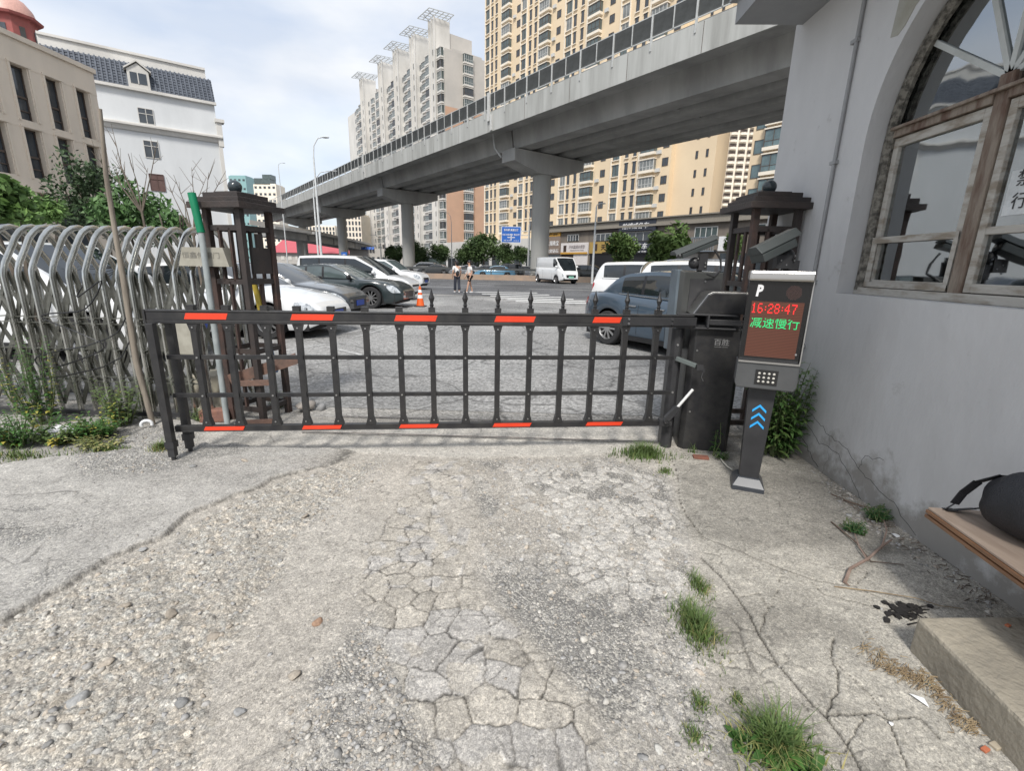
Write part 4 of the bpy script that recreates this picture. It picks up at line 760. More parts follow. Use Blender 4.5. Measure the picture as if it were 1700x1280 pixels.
# ---- street lamps
m_lamp = M('lamp_post_white', (.62, .64, .64), .45)
def lamp(px, ytop, D, r, arm, lb, drop=.5, y0=None, base=0.0):
    c = AY(px, 430, D); h = AY(px, ytop, D)[2]; b = thing('street_lamp', lb, 'street lamp', (c[0], D, base), group='street lamps'); h -= base
    put('pole', MB().tube([(0, 0, 0), (0, 0, h * .55), (0, 0, h - 1.0 * drop)], [r * 1.25, r, r * .7], 10), m_lamp, b, smooth=40)
    put('arm', MB().tube([(0, 0, h - drop * 1.05), (arm * .08, 0, h - .45 * drop), (arm * .4, 0, h - .08 * drop), (arm * .8, 0, h)], r * .5, 8), m_lamp, b, smooth=40)
    put('lamp_head', MB().sphere((arm, 0, h - .02), .5, 10, 6, (abs(arm) * .24 + .3, .28, .12)), m_lamp, b, smooth=40); return b
lamp(534, 227, 33, .07, .9, 'tall white street lamp standing by itself in front of the viaduct, arm to the right', 1.2)
lamp(529, 283, 52, .09, 2.3, 'curved white street lamp just left of the tall one, arm reaching right over the fence', 2.2)
lamp(477, 270, 90, .09, 1.1, 'thin faint street lamp standing up on the viaduct far to the left', .6, base=0)
lamp(985, 337, 44, .09, .6, 'plain white lamp pole in front of the gold shop sign', .3)
lamp(878, 345, 70, .07, -1.6, 'slim street lamp with its arm to the left close to the near viaduct column', 1.6)
lamp(633, 390, 110, .12, -2.0, 'double arm street lamp, left one, beyond the white cars', 1.8); lamp(640, 388, 112, .12, 2.0, 'double arm street lamp, right one, beyond the white cars', 1.8)
lamp(750, 352, 85, .07, -1.4, 'slim curved lamp in front of the orange end wall of the far apartments', 1.6)
# ---- left: white building with slate mansard roof
s9 = 59.546; b = thing('mansard_building', 'white rendered building with a slate tiled mansard roof and a small gabled dormer', 'building', ST(s9 + 5, 1))
m_slt = M('slate_tiles', (.10, .115, .14), .55, c2=(.06, .07, .09), sc=3); w = MB(); gbox(w, s9, s9 + 22, -14, 7.15, 0, 16.4); put('wall', w, M('white_paint_wall', (.64, .655, .66), .85, c2=(.56, .575, .58), sc=.35, stretch=(1, 1, .3)), b, world=True)
def sprism(poly, t0, t1):               # (s offset, z) outline swept along t
    return MB().prism([ST(s9 + a, t0, z) for a, z in poly], NN * (t1 - t0))
put('mansard_roof', sprism([(-.15, 16.55), (1.1, 18.9), (10, 18.9), (10, 16.55)], -14, 7.25), m_slt, b, world=True)
tl = MB()
for k in range(62):
    t = -14 + k * .345; tl.bar(ST(s9 - .18, t, 16.62), ST(s9 + 1.07, t, 18.95), .12, .07)
for k in range(9): f_ = k / 9.; tl.bar(ST(s9 - .16 + 1.25 * f_, -14, 16.6 + 2.35 * f_), ST(s9 - .16 + 1.25 * f_, 7.25, 16.6 + 2.35 * f_), .05, .05)
put('roof_tiles', tl, m_slt, b, world=True)
put('parapet', sprism([(1.6, 18.9), (1.6, 19.75), (1.45, 19.8), (1.45, 20.0), (9, 20.0), (9, 18.9)], -5.2, 6.9), m_wht, b, world=True)
put('gutter', sprism([(-.35, 16.35), (-.35, 16.58), (0, 16.58), (0, 16.35)], -14, 7.3), m_wht, b, world=True)
put('cornice', sprism([(-.5, 13.35), (-.5, 13.5), (-.25, 13.2), (-.15, 12.95), (0, 12.95), (0, 13.6), (-.4, 13.6)], -14, 7.5), m_wht, b, world=True)
q = MB(); gbox(q, s9 - .35, s9 + .3, 7.1, 7.55, 12.6, 14.8); gbox(q, s9 - .5, s9 + .4, 7.0, 7.8, 14.8, 15.1); gbox(q, s9 - .3, s9 + .2, 7.1, 7.4, 0, 12.6); put('corner_pilaster', q, m_wht, b, world=True)
q = MB(); q.prism([ST(s9 - .25, t, z) for t, z in [(.55, 16.6), (2.15, 16.6), (2.15, 18.05), (1.35, 18.65), (.55, 18.05)]], DD * 2.0); dm = put('dormer', q, m_wht, b, world=True)
q = MB(); q.prism([ST(s9 - .4, t, z) for t, z in [(.35, 18.0), (1.35, 18.75), (2.35, 18.0), (2.35, 18.12), (1.35, 18.9), (.35, 18.12)]], DD * 1.9); put('roof', q, m_wht, dm, world=True)
q = MB(); gbox(q, s9 - .28, s9 - .24, .75, 1.95, 16.95, 17.85); put('pane', q, m_gl, dm, world=True); q = MB(); gbox(q, s9 - .31, s9 - .27, 1.28, 1.36, 16.95, 17.85); put('frame', q, m_wht, dm, world=True)
for t0, z0, z1, mm in [(.92, 13.72, 15.0, m_gl), (.94, 10.78, 12.25, m_gl), (.97, 7.85, 9.33, M('brown_shutter', (.13, .075, .065), .7))]:
    q = MB(); gbox(q, s9 - .03, s9 + .02, t0, t0 + 1.12, z0, z1); f = put('window', q, mm, b, world=True)
    q = MB(); [gbox(q, s9 - .07, s9 - .02, x, x + .05, z0, z1) for x in (t0 - .03, t0 + .55, t0 + 1.1)]; [gbox(q, s9 - .07, s9 - .02, t0, t0 + 1.12, x, x + .05) for x in (z0 - .03, z1 - .48, z1 - .02)]; put('frame', q, m_wht if mm is m_gl else mm, f, world=True)
# ---- left: beige concrete building with deep tall windows
b = thing('beige_building', 'beige concrete building with two rows of deep tall windows and arches below', 'building', (-30, 26, 0)); m_bei = M('beige_concrete', (.74, .65, .54), .85, c2=(.62, .55, .46), sc=.7, lo=.3, hi=.7, bump=.2, bsc=5, stretch=(1, 1, .25))
w = MB(); yw = [(22.72, 23.5), (24.36, 25.14), (26.02, 26.80), (27.68, 28.42)]; yw = [(16.1, 16.9), (17.76, 18.54), (19.42, 20.2), (21.06, 21.84)] + yw
zs = [(0, 3.4), (4.6, 5.3), (7.6, 7.98), (10.4, 11.75)]; X0 = -25.; ed = [12.] + [v for p in yw for v in p] + [29.3]
for z0, z1 in zs: w.span((X0 - 4, 12.01, z0), (X0 + .012, 29.012, z1))
for i in range(0, len(ed) - 1, 2): w.span((X0 - 4, ed[i], 3.4), (X0, min(ed[i + 1], 29.0), 10.4))
w.span((X0 - 4.02, 12, 11.55), (X0 + .12, 29.1, 11.78)); w.span((X0 - 3.9, 12, 4.62), (X0 + .1, 29.05, 4.78)); w.span((-45, 12.05, 0), (X0 - 3.8, 28.9, 11.6)); put('wall', w, m_bei, b, world=True)
for y0, y1 in yw:
    for z0, z1 in ((5.3, 7.6), (7.98, 10.4)):
        q = MB().span((X0 - .34, y0, z0), (X0 - .30, y1, z1)); p = put('window', q, m_gl, b, world=True); q = MB(); q.span((X0 - .32, y0, z0), (X0 - .24, y0 + .05, z1)).span((X0 - .32, y1 - .05, z0), (X0 - .24, y1, z1)).span((X0 - .32, y0, z0 + (z1 - z0) * .42), (X0 - .24, y1, z0 + (z1 - z0) * .46)).span((X0 - .32, y0, z0 + .42), (X0 - .24, y1, z0 + .47)).span((X0 - .32, y0, z1 - .06), (X0 - .24, y1, z1)); put('frame', q, m_frd, p, world=True)
        q = MB().span((X0, y0 - .14, z0 - .06), (X0 + .07, y0 - .04, z1 + .1)).span((X0, y0 - .16, z1 + .02), (X0 + .09, y1 + .16, z1 + .115)).span((X0, y1 + .04, z0), (X0 + .07, y1 + .14, z1)); put('surround', q, m_bei, b, world=True)
for yc in (26.2, 23.2, 20.2):
    q = MB(); pts = [(X0 + .02, yc + 1.1 * math.cos(a), 2.9 + 1.1 * math.sin(a)) for a in np.linspace(0, math.pi, 16)]; q.prism([(X0 + .01, yc + 1.1, 0)] + pts + [(X0 + .01, yc - 1.1, 0)], (.03, 0, 0)); p = put('arched_window', q, m_gl, b, world=True); q = MB(); q.tube([(X0 + .1, yc + 1.22 * math.cos(a), 2.9 + 1.22 * math.sin(a)) for a in np.linspace(0, math.pi, 16)], .1, 6); put('arch_moulding', q, m_bei, p, world=True)
# red turret with domed roof far behind
b = thing('red_turret', 'red octagonal turret with domed roof showing above the beige building', 'turret', AY(20, 40, 62) * [1, 1, 0]); x, y = b.location.x, 62.; z1 = AY(20, 33, 62)[2]; m_rb = M('red_brick', (.33, .09, .08), .8, c2=(.25, .08, .07), sc=2)
put('wall', MB().lathe([(2.2, 0), (2.2, z1)], (x, y, 0), 8), m_rb, b, world=True); put('eave', MB().lathe([(2.75, z1), (2.85, z1 + .25), (2.3, z1 + .4)], (x, y, 0), 8), m_rb, b, world=True); put('dome', MB().lathe([(2.3, z1 + .4), (2.1, z1 + 1.2), (1.5, z1 + 2.0), (.7, z1 + 2.5), (.1, z1 + 2.7)], (x, y, 0), 16), M('copper_dome', (.62, .36, .30), .5), b, world=True, smooth=50); put('weather_vane', MB().bar((x, y, z1 + 2.6), (x, y, z1 + 3.7), .08).bar((x - .7, y, z1 + 3.4), (x + .5, y, z1 + 3.5), .07), m_frd, b, world=True)
for k in range(8): a = k * math.pi / 4 - math.pi / 8; put('window', MB().box((x + 2.05 * math.cos(a), y + 2.05 * math.sin(a), z1 - 1.6), (.1, .5, 1.2), a), m_gl, b, world=True)
single('brick_stub', (lambda c: MB().box((c[0], 76, c[2] - 1.2), (3.6, 2, 2.4)).box((c[0], 76, c[2]), (4.4, 2.6, .3)).box((c[0], 76, 12), (3.2, 1.8, 24)))(AY(62, 71, 76)), m_rb, 'dark red brick chimney block between the beige building and the white parapet', 'chimney')
# ---- gatehouse at the right
GX = 2.29; m_gw = M('grey_wall_paint', (.56, .56, .56), .78, c2=(.47, .47, .47), sc=1.6, lo=.25, hi=.75, bump=1.6, bsc=5, det=9, stretch=(1, 1, .55), dirt=(.45, (.20, .185, .16), .75))
b = thing('gatehouse', 'grey painted gatehouse with a large arched wooden window and roof overhang', 'gatehouse', (GX + 2, 2, 0))
w = MB(); YA, YB, ZS, TH = 2.05, 3.635, 1.345, .13; yc, zc, ea, eb = (YA + YB) / 2, 2.33, (YB - YA) / 2, .93
w.span((GX, YB, 0), (GX + .25, 4.87, 3.6)); w.span((GX, -4, 0), (GX + .25, YA, 3.6)); w.span((GX, YA, 0), (GX + .25, YB, ZS))
ns = 40; th = np.linspace(0, math.pi, ns + 1); arc = [(yc + ea * math.cos(t), zc + eb * math.sin(t)) for t in th]
for (y0, z0), (y1, z1) in zip(arc[:-1], arc[1:]): w.prism([(GX, y0, z0), (GX, y1, z1), (GX, y1, 3.6), (GX, y0, 3.6)], (.25, 0, 0))
w.span((GX + .25, 4.62, 0), (6.3, 4.87, 3.6)); put('wall', w, m_gw, b, world=True)
bulge = MB(); 0 and bulge.tube([(GX + .0, YB + .0, ZS), (GX, YB, 2.3)] + [(GX, y, z) for y, z in arc[:26]], .018, 6)
ec = G(1220, 40, 3.56); q = MB(); q.span((ec[0], -4, 3.56), (6.4, ec[1], 3.74)); q.span((ec[0] - .05, -4, 3.74), (6.4, ec[1] + .05, 3.82)); put('roof_overhang', q, M('soffit_grey', (.30, .305, .31), .85, c2=(.24, .245, .25), sc=1.2), b, world=True)
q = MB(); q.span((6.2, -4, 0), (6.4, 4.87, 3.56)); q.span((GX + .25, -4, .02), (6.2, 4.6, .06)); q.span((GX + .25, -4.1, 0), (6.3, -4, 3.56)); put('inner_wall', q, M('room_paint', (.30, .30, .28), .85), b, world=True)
# window joinery
m_wd = M('peeling_white_paint', (.42, .40, .36), .8, c2=(.25, .215, .17), sc=16, lo=.36, hi=.54, bump=.6, bsc=50, stretch=(1, .3, 1)); m_wb = M('weathered_brown_wood', (.11, .065, .045), .75, c2=(.24, .20, .16), sc=13, lo=.42, hi=.62, bump=.7, bsc=60, stretch=(1, 1, .2)); m_rot = M('crumbling_plaster', (.22, .205, .175), .95, c2=(.07, .065, .055), sc=24, lo=.4, hi=.56, bump=1.5, bsc=70)
FX = GX + .15; wn = put('window', MB().span((FX, 2.79, ZS), (FX + .07, 2.875, 2.52)), m_wb, b, world=True, bevel=.006)
put('transom', MB().span((FX - .01, YA, 2.385), (FX + .08, 2.79, 2.445)).span((FX - .01, 2.875, 2.385), (FX + .08, YB - .02, 2.445)).span((FX - .03, YA, 2.43), (FX + .08, YB - .02, 2.45)), m_wb, wn, world=True, bevel=.004)
sl = put('sill', MB().span((FX - .03, YA, ZS + .001), (FX + .1, YB, ZS + .05)), m_wd, wn, world=True, bevel=.004)
def sash(y0, y1, zr, nm='sash'):
    q = MB(); x0, x1 = FX + .01, FX + .055; q.span((x0, y0, ZS + .055), (x1, y0 + .045, 2.38)).span((x0, y1 - .045, ZS + .055), (x1, y1, 2.38)).span((x0, y0 + .045, 2.325), (x1, y1 - .045, 2.38)).span((x0, y0 + .045, ZS + .055), (x1, y1 - .045, ZS + .105)).span((x0, y0 + .045, zr), (x1, y1 - .045, zr + .04)); return put(nm, q, m_wd, wn, world=True, bevel=.004)
sash(2.88, YB - .06, 1.70); sash(YA + .02, 2.785, 1.71)
q = MB(); q.span((FX - .004, 2.88, ZS + .06), (FX + .0, 2.91, 1.73)).span((FX - .004, YB - .11, ZS + .06), (FX, YB - .06, 1.73)).span((FX - .006, 2.88, 1.70), (FX, YB - .06, 1.74)).span((FX - .006, 2.88, ZS + .055), (FX, YB - .06, ZS + .09)); put('opened_casement', q, m_wd, wn, world=True)
q = MB(); q.tube([(FX, YB - .025, ZS + .03)] + [(FX, YB - .03, 1.6), (FX, YB - .03, 1.9), (FX, YB - .028, 2.3)] + [(FX, yc + (ea - .03) * math.cos(t), zc + (eb - .03) * math.sin(t)) for t in np.linspace(0, math.pi, 20)] + [(FX, YA + .03, 2.0), (FX, YA + .03, ZS)], .035, 7); put('worn_surround', q, m_rot, wn, world=True)
hub = (FX + .03, yc, 2.5); q = MB()
for a in (38, 66, 90, 120, 148): q.bar(hub, (FX + .03, yc + (ea - .03) * math.cos(R(a)), zc + .02 + (eb - .03) * math.sin(R(a))), .03, .02, up=(1, 0, 0))
put('fan_muntins', q, M('muntin_white', (.5, .52, .5), .7), wn, world=True)
mg = bpy.data.materials.new('old_window_glass'); mg.use_nodes = True; nt = mg.node_tree; nt.nodes.clear(); o_ = node(nt, 'ShaderNodeOutputMaterial'); mx_ = node(nt, 'ShaderNodeMixShader'); tr = node(nt, 'ShaderNodeBsdfTransparent'); tr.inputs[0].default_value = (.55, .6, .6, 1); gl = node(nt, 'ShaderNodeBsdfGlossy', Roughness=.03); gl.inputs[0].default_value = (.92, .97, 1, 1); fr = node(nt, 'ShaderNodeFresnel', IOR=4.2)
tcx = node(nt, 'ShaderNodeTexCoord'); nn_ = node(nt, 'ShaderNodeTexNoise', Scale=2.5, Detail=2); bp = node(nt, 'ShaderNodeBump', Strength=.12, Distance=.02); nt.links.new(tcx.outputs['Object'], nn_.inputs[0]); nt.links.new(nn_.outputs[0], bp.inputs['Height']); nt.links.new(bp.outputs[0], gl.inputs['Normal'])
nt.links.new(fr.outputs[0], mx_.inputs[0]); nt.links.new(tr.outputs[0], mx_.inputs[1]); nt.links.new(gl.outputs[0], mx_.inputs[2]); nt.links.new(mx_.outputs[0], o_.inputs[0])
q = MB(); xg = FX + .035; q.prism([(xg, YA + .03, ZS + .06), (xg, YB - .03, ZS + .06), (xg, YB - .03, 2.33)] + [(xg, yc + (ea - .03) * math.cos(t), zc + (eb - .03) * math.sin(t)) for t in np.linspace(0, math.pi, 24)] + [(xg, YA + .03, 2.33)], (.003, 0, 0)); put('glass_pane', q, mg, wn, world=True)
cur_ = MB(); 
for k in range(14): y = 2.18 + .03 * k; cur_.tube([(FX + .22 + .015 * (k % 2), y, 1.3), (FX + .22 + .015 * ((k + 1) % 2), y + .02, 2.6)], .018, 6)
put('curtain', cur_, M('grey_curtain', (.36, .35, .32), .9), b, world=True)
put('interior_shelf', MB().span((3.2, 1.5, 0), (3.6, 3.2, 1.25)).span((3.2, 1.0, 1.3), (3.3, 1.4, 2.0)), m_frd, b, world=True)
PY_ = AX(1672, 320, FX + .029)[1]
pn = put('paper_notice', MB().span((FX + .028, 2.3, 1.80), (FX + .030, PY_, 2.02)), M('paper', (.62, .64, .64), .8, c2=(.5, .52, .52), sc=12, bump=.5, bsc=25), wn, world=True)
for st_, z in (('禁止', 1.98), ('行人', 1.87)):
    me = txt(st_, .085, .0006, .0); me.transform(Matrix.Rotation(R(-90), 4, 'Z')); co = np.array([v.co[:] for v in me.vertices]); cc = (co.max(0) + co.min(0)) / 2; me.transform(Matrix.Translation(-Vector(cc))); me.materials.append(m_dkb); o = bpy.data.objects.new('lettering', me); COL.objects.link(o); o.parent = pn; CH.setdefault(pn.name, []).append(o); o.matrix_parent_inverse = mworld(pn).inverted(); o.location = (FX + .0255, PY_ - .12, z)
q = MB(); q.tube([(GX - .016, 3.93, .42), (GX - .016, 3.925, 1.5), (GX - .016, 3.92, 2.4), (GX - .016, 3.90, 3.56)], .013, 8); [q.box((GX - .014, 3.925, z), (.03, .07, .025)) for z in (.9, 1.42, 2.3, 3.1)]; put('conduit', q, M('grey_conduit', (.30, .305, .31), .5), b, world=True); put('pale_pipe', MB().tube([(GX - .02, 3.90, 0), (GX - .02, 3.92, .43)], .016, 8), M('ivory_plastic', (.5, .48, .38), .5), b, world=True)
# cracked plaster at the foot of the wall, a bared patch beside the arch
q = MB(); rng = random.Random(4)
def wcrack(pts, r=.0022):
    P_ = []
    for (y0, z0), (y1, z1) in zip(pts[:-1], pts[1:]):
        for k in range(5): P_.append((GX + .0008, y0 + (y1 - y0) * k / 5 + rng.uniform(-.012, .012), z0 + (z1 - z0) * k / 5 + rng.uniform(-.012, .012)))
    P_.append((GX + .001, *pts[-1])); q.tube(P_, r, 5)
wcrack([(3.75, .42), (3.55, .36), (3.4, .30), (3.2, .29), (3.05, .2), (2.9, .16), (2.7, .12), (2.5, .02)]); wcrack([(3.7, .3), (3.5, .2), (3.3, .22), (3.1, .12), (2.95, .0)]); wcrack([(3.4, .3), (3.36, .15), (3.4, .0)], .0015); wcrack([(3.05, .2), (3.0, .3), (2.85, .34)], .002); wcrack([(3.78, .2), (3.6, .1), (3.45, .02)], .003)
put('plaster_crack', q, M('crack_shadow', (.07, .07, .07), .9), b, world=True)
q = MB(); pts = [AX(x, y, GX - .003) for x, y in [(1500, -30), (1488, 20), (1478, 62), (1490, 58), (1503, 40), (1520, 8), (1535, -12), (1545, -40)]]; q.prism(pts, (.006, 0, 0)); put('bare_plaster_patch', q, M('bare_plaster', (.36, .355, .32), .9, c2=(.28, .27, .22), sc=5), b, world=True)
# ================================================================ BARRIER GATE, TERMINALS, PILLARS
m_blk = M('black_powder_coat', (.034, .033, .032), .42, c2=(.015, .015, .017), sc=9, bump=.06, bsc=120); m_blk2 = M('dusty_black_coat', (.038, .038, .040), .5, c2=(.022, .022, .024), sc=4); m_red = M('red_reflector', (.75, .055, .018), .35, c2=(.68, .05, .016), sc=8, bump=.3, bsc=260)
m_blt = M('zinc_bolt', (.55, .55, .55), .3, metal=1); m_chr = M('brushed_steel', (.62, .61, .59), .28, metal=1, c2=(.5, .49, .47), sc=3, stretch=(.3, 1, 8))
BT = math.atan(.13); BG = thing('barrier_gate', 'long black barrier fence arm with spear finials and red reflectors across the entrance', 'barrier gate', (-2.65, 3.25, 0), BT); bn = np.array([.13, -1, 0]) / math.hypot(.13, 1)
def bl(px, py, off=0.0):                # pixel on the plane of the fence -> (along, height)
    d = ray(px, py); P0 = np.array([-2.65, 3.25, 0]); k = ((P0 - CC) @ bn - off) / (d @ bn); p = CC + d * k - P0; return p[0] * math.cos(BT) + p[1] * math.sin(BT), p[2]
LB = 3.98; q = MB()
q.span((-.06, -.028, 1.075), (LB, .028, 1.135)); q.span((-.06, -.033, 1.135), (LB, .033, 1.147)); q.span((-.06, -.033, 1.052), (LB, .033, 1.075)); boom = put('boom', q, m_blk, BG, bevel=.003)
q = MB(); q.span((bl(1032, 527)[0], -.040, 1.064), (LB + .02, -.0335, 1.130)); put('boom_sleeve', q, m_blk2, boom, bevel=.002)
q = MB(); q.span((.0, -.02, .228), (3.80, .02, .275)); q.span((0, -.024, .228), (3.8, .024, .236)); put('bottom_rail', q, m_blk, BG, bevel=.003)
for z in (.803, .512): put('mid_rail', MB().span((.02, -.010, z - .016), (3.86, .010, z + .016)), m_blk, BG, bevel=.002)
PX = [322.9, 379.8, 443, 495.7, 551.6, 607.5, 663.8, 717.6, 772.5, 826.3, 879.7, 932.8, 985.6, 1037.9, 1090]
q = MB(); q.span((-.02, -.022, .285), (.02, -.010, 1.045)); q.span((-.02, .010, .285), (.02, .022, 1.045)); q.span((-.0195, -.0225, .285), (-.0155, .0225, 1.045)); q.span((.0155, -.0225, .285), (.0195, .0225, 1.045))
for z, sg in ((1.045, 1), (.285, -1)): q.prism([(-.036, -.025, z + .01 * sg), (.036, -.025, z + .01 * sg), (.021, -.025, z - .045 * sg), (-.021, -.025, z - .045 * sg)], (0, .05, 0))
pk = q.mesh('picket'); pk.materials.append(m_blk); q = MB()
for z in (1.025, .305): q.lathe([(.006, -.030), (.006, -.024)], (0, 0, z), 8, 'y')
bm_ = q.mesh('bolt'); bm_.materials.append(m_blt); bm1 = MB().lathe([(.007, -.028), (.007, -.021)], (0, 0, 0), 8, 'y').mesh('bolt'); bm1.materials.append(m_blt)
q = MB().box((0, 0, .018), (.048, .046, .036)); cap_m = q.mesh('finial_base'); cap_m.materials.append(m_blk)
q = MB(); q.lathe([(.013, .036), (.013, .05), (.019, .056), (.012, .062), (.012, .075), (.0225, .105), (.012, .135), (.001, .178)], n=8); sp_m = q.mesh('spear_finial', 35); sp_m.materials.append(m_blk)
for i, px in enumerate(PX):
    l, _ = bl(px, 547); p = put('picket', pk, None, BG, loc=(l, 0, 0)); put('bolt', bm_, None, p)
    if i % 2 == 0 or i in (5,):
        for z in (.803, .512): put('bolt', bm1, None, p, loc=(0, 0, z))
    c = put('finial_base', cap_m, None, BG, loc=(l, 0, 1.147))
    if i > 6: put('spear_finial', sp_m, None, c)
def refl(px0, px1, y, z0, z1, yo):
    l0, _ = bl(px0, y); l1, _ = bl(px1, y); k = .008; put('reflector', MB().prism([(l0 - k, yo, z0), (l1 - k, yo, z0), (l1 + k, yo, z1), (l0 + k, yo, z1)], (0, -.0015, 0)), m_red, BG)
for a, b_ in ((311, 380), (486, 555), (657, 725), (822, 887), (984, 1029)): refl(a, b_, 527, 1.083, 1.127, -.0282)
for a, b_ in ((343, 408), (505, 568), (665, 727), (819, 880), (972, 1030)): refl(a, b_, 712, .239, .270, -.0242)
for l in (3.45, 3.8): put('bolt', MB().lathe([(.009, -.048), (.009, -.040)], (l, 0, 1.115), 8, 'y').lathe([(.009, -.048), (.009, -.040)], (l, 0, 1.08), 8, 'y'), m_blt, BG)
def leg(x, y, lean=0.0):
    q = MB(); q.bar((x, y, 1.06), (x + lean * .2, y, .13), .05, .05); o = put('leg', q, m_blk, BG, bevel=.003)
    q = MB().box((x + lean * .2, y, .155), (.062, .062, .05)).box((x + lean * .2, y, .1), (.045, .045, .08)); put('collar', q, m_blk2, o); put('foot_rod', MB().lathe([(.016, .0), (.016, .07)], (x + lean * .2, y, 0), 10).lathe([(.022, 0), (.02, .012)], (x + lean * .2, y, 0), 10), m_blk2, o)
leg(.0, -.085); leg(.025, .085)
put('boom_end_cap', MB().span((-.075, -.036, 1.05), (-.06, .036, 1.149)), m_blk, BG)
# lower arm hardware: knuckle and white telescopic stay
q = MB(); q.box((3.84, -.01, .26), (.11, .05, .06)); q.bar((3.84, -.03, .29), (3.92, -.05, .40), .05, .05); q.lathe([(.028, -.05), (.028, -.02)], (3.84, 0, .28), 12, 'y').lathe([(.024, -.065), (.024, -.03)], (3.91, 0, .385), 12, 'y'); kn = put('stay_knuckle', q, m_blk2, BG, bevel=.004)
put('stay_rod', MB().tube([(3.91, -.05, .39), (4.03, -.05, .55)], .012, 10), M('white_enamel', (.75, .75, .74), .3), BG, smooth=40); q = MB(); [q.lathe([(.005, -.072), (.005, -.066)], (3.84 + dx, 0, .27 + dz), 6, 'y') for dx, dz in ((-.02, 0), (.02, .01), (.07, .11), (.08, .13))]; put('bolt', q, m_blt, kn)
# ---- barrier cabinet
CB = thing('barrier_cabinet', 'tall black barrier motor cabinet with a sloped silver hood, two characters on its front', 'barrier cabinet', (1.535, 3.93, 0), R(-8))
w2, d2 = .20, .16; q = MB(); pr = [(-w2, -d2 + .04), (-w2 + .04, -d2), (w2 - .03, -d2), (w2, -d2 + .03), (w2, d2), (-w2, d2)]; q.prism([(x, y, 0) for x, y in pr], (0, 0, 1.045)); bd = put('body', q, m_blk, CB, bevel=.006)
q = MB(); q.prism([(x * .94, y * .97, 1.045) for x, y in pr], (0, 0, .02)); put('rim', q, m_blk2, bd)
q = MB(); hp = [(-w2 + .005, 1.15), (-w2 + .10, 1.305), (-w2 + .135, 1.322), (w2, 1.322), (w2, 1.16)]; q.prism([(x, -d2, z) for x, z in hp], (0, 2 * d2, 0)); hd = put('hood', q, m_blk, CB, bevel=.006)
q = MB(); hq = [(-w2 - .002, 1.147), (-w2 + .098, 1.309), (-w2 + .133, 1.327), (w2 + .002, 1.327), (w2 + .002, 1.318), (-w2 + .137, 1.318), (-w2 + .105, 1.300), (-w2 + .012, 1.147)]; q.prism([(x, -d2 + .022, z) for x, z in hq], (0, 2 * d2 - .045, 0)); put('hood_trim', q, m_chr, hd, bevel=.002)
put('drive_shaft', MB().span((-.05, -.10, 1.06), (.17, .12, 1.16)), m_blk2, CB)
q = MB(); q.span((-.33, -.215, 1.145), (.12, -.165, 1.158)).span((-.33, -.215, 1.040), (.12, -.165, 1.053)).span((-.10, -.222, 1.053), (-.085, -.165, 1.145)).span((-.085, -.21, 1.075), (.155, -.175, 1.118)); put('boom_clamp', q, m_blk2, CB, bevel=.003)
letter(CB, '百胜', .07, M('grey_logo_paint', (.24, .24, .24), .5), (.04, -d2 - .0015, .935), .0, wid=.115, hei=.052, depth=.0006, name='maker_lettering'); letter(CB, 'BARRIER SYSTEM', .02, MATS['grey_logo_paint'], (.04, -d2 - .0015, .896), wid=.10, hei=.008, depth=.0006, name='maker_lettering')
q = MB(); [q.lathe([(.008, -.006), (.008, 0)], (-w2 + .06, -d2, z), 10, 'y') for z in (.86, .34)]; put('lock', q, m_blt, CB)
q = MB().span((-w2 + .045, -d2 - .001, .03), (-w2 + .047, -d2, 1.03)); put('door_seam', q, m_blk2, CB)
# narrow guide column left of the cabinet
q = MB(); g0 = (1.255, 3.93); q.prism([(-.05, -.10, 0), (-.02, -.13, 0), (.02, -.13, 0), (.045, -.10, 0), (.045, .08, 0), (-.05, .08, 0)], (0, 0, 1.035)); gc = thing('guide_column', 'narrow black steel column standing right against the left side of the cabinet', 'steel column', (1.235, 3.93, 0), R(-8)); put('body', q, m_blk2, gc, bevel=.008)
q = MB(); q.bar((-.0, -.14, .79), (.14, -.235, .755), .03, .034); put('lock_bar', q, M('grey_painted_steel', (.13, .15, .145), .45), gc, bevel=.004); q = MB(); q.box((.165, -.25, .745), (.05, .03, .04)).box((.195, -.26, .725), (.018, .012, .03)); lk = put('padlock', q, m_blk2, gc); q = MB(); q.tube([(.19, -.262, .71), (.185, -.262, .67), (.2, -.262, .64)], .0025, 5); put('hanging_wire', q, m_blt, lk)
put('bolt', MB().lathe([(.009, -.138), (.009, -.128)], (0, 0, .90), 8, 'y').lathe([(.009, -.138), (.009, -.128)], (0, 0, .5), 8, 'y'), m_blt, gc)
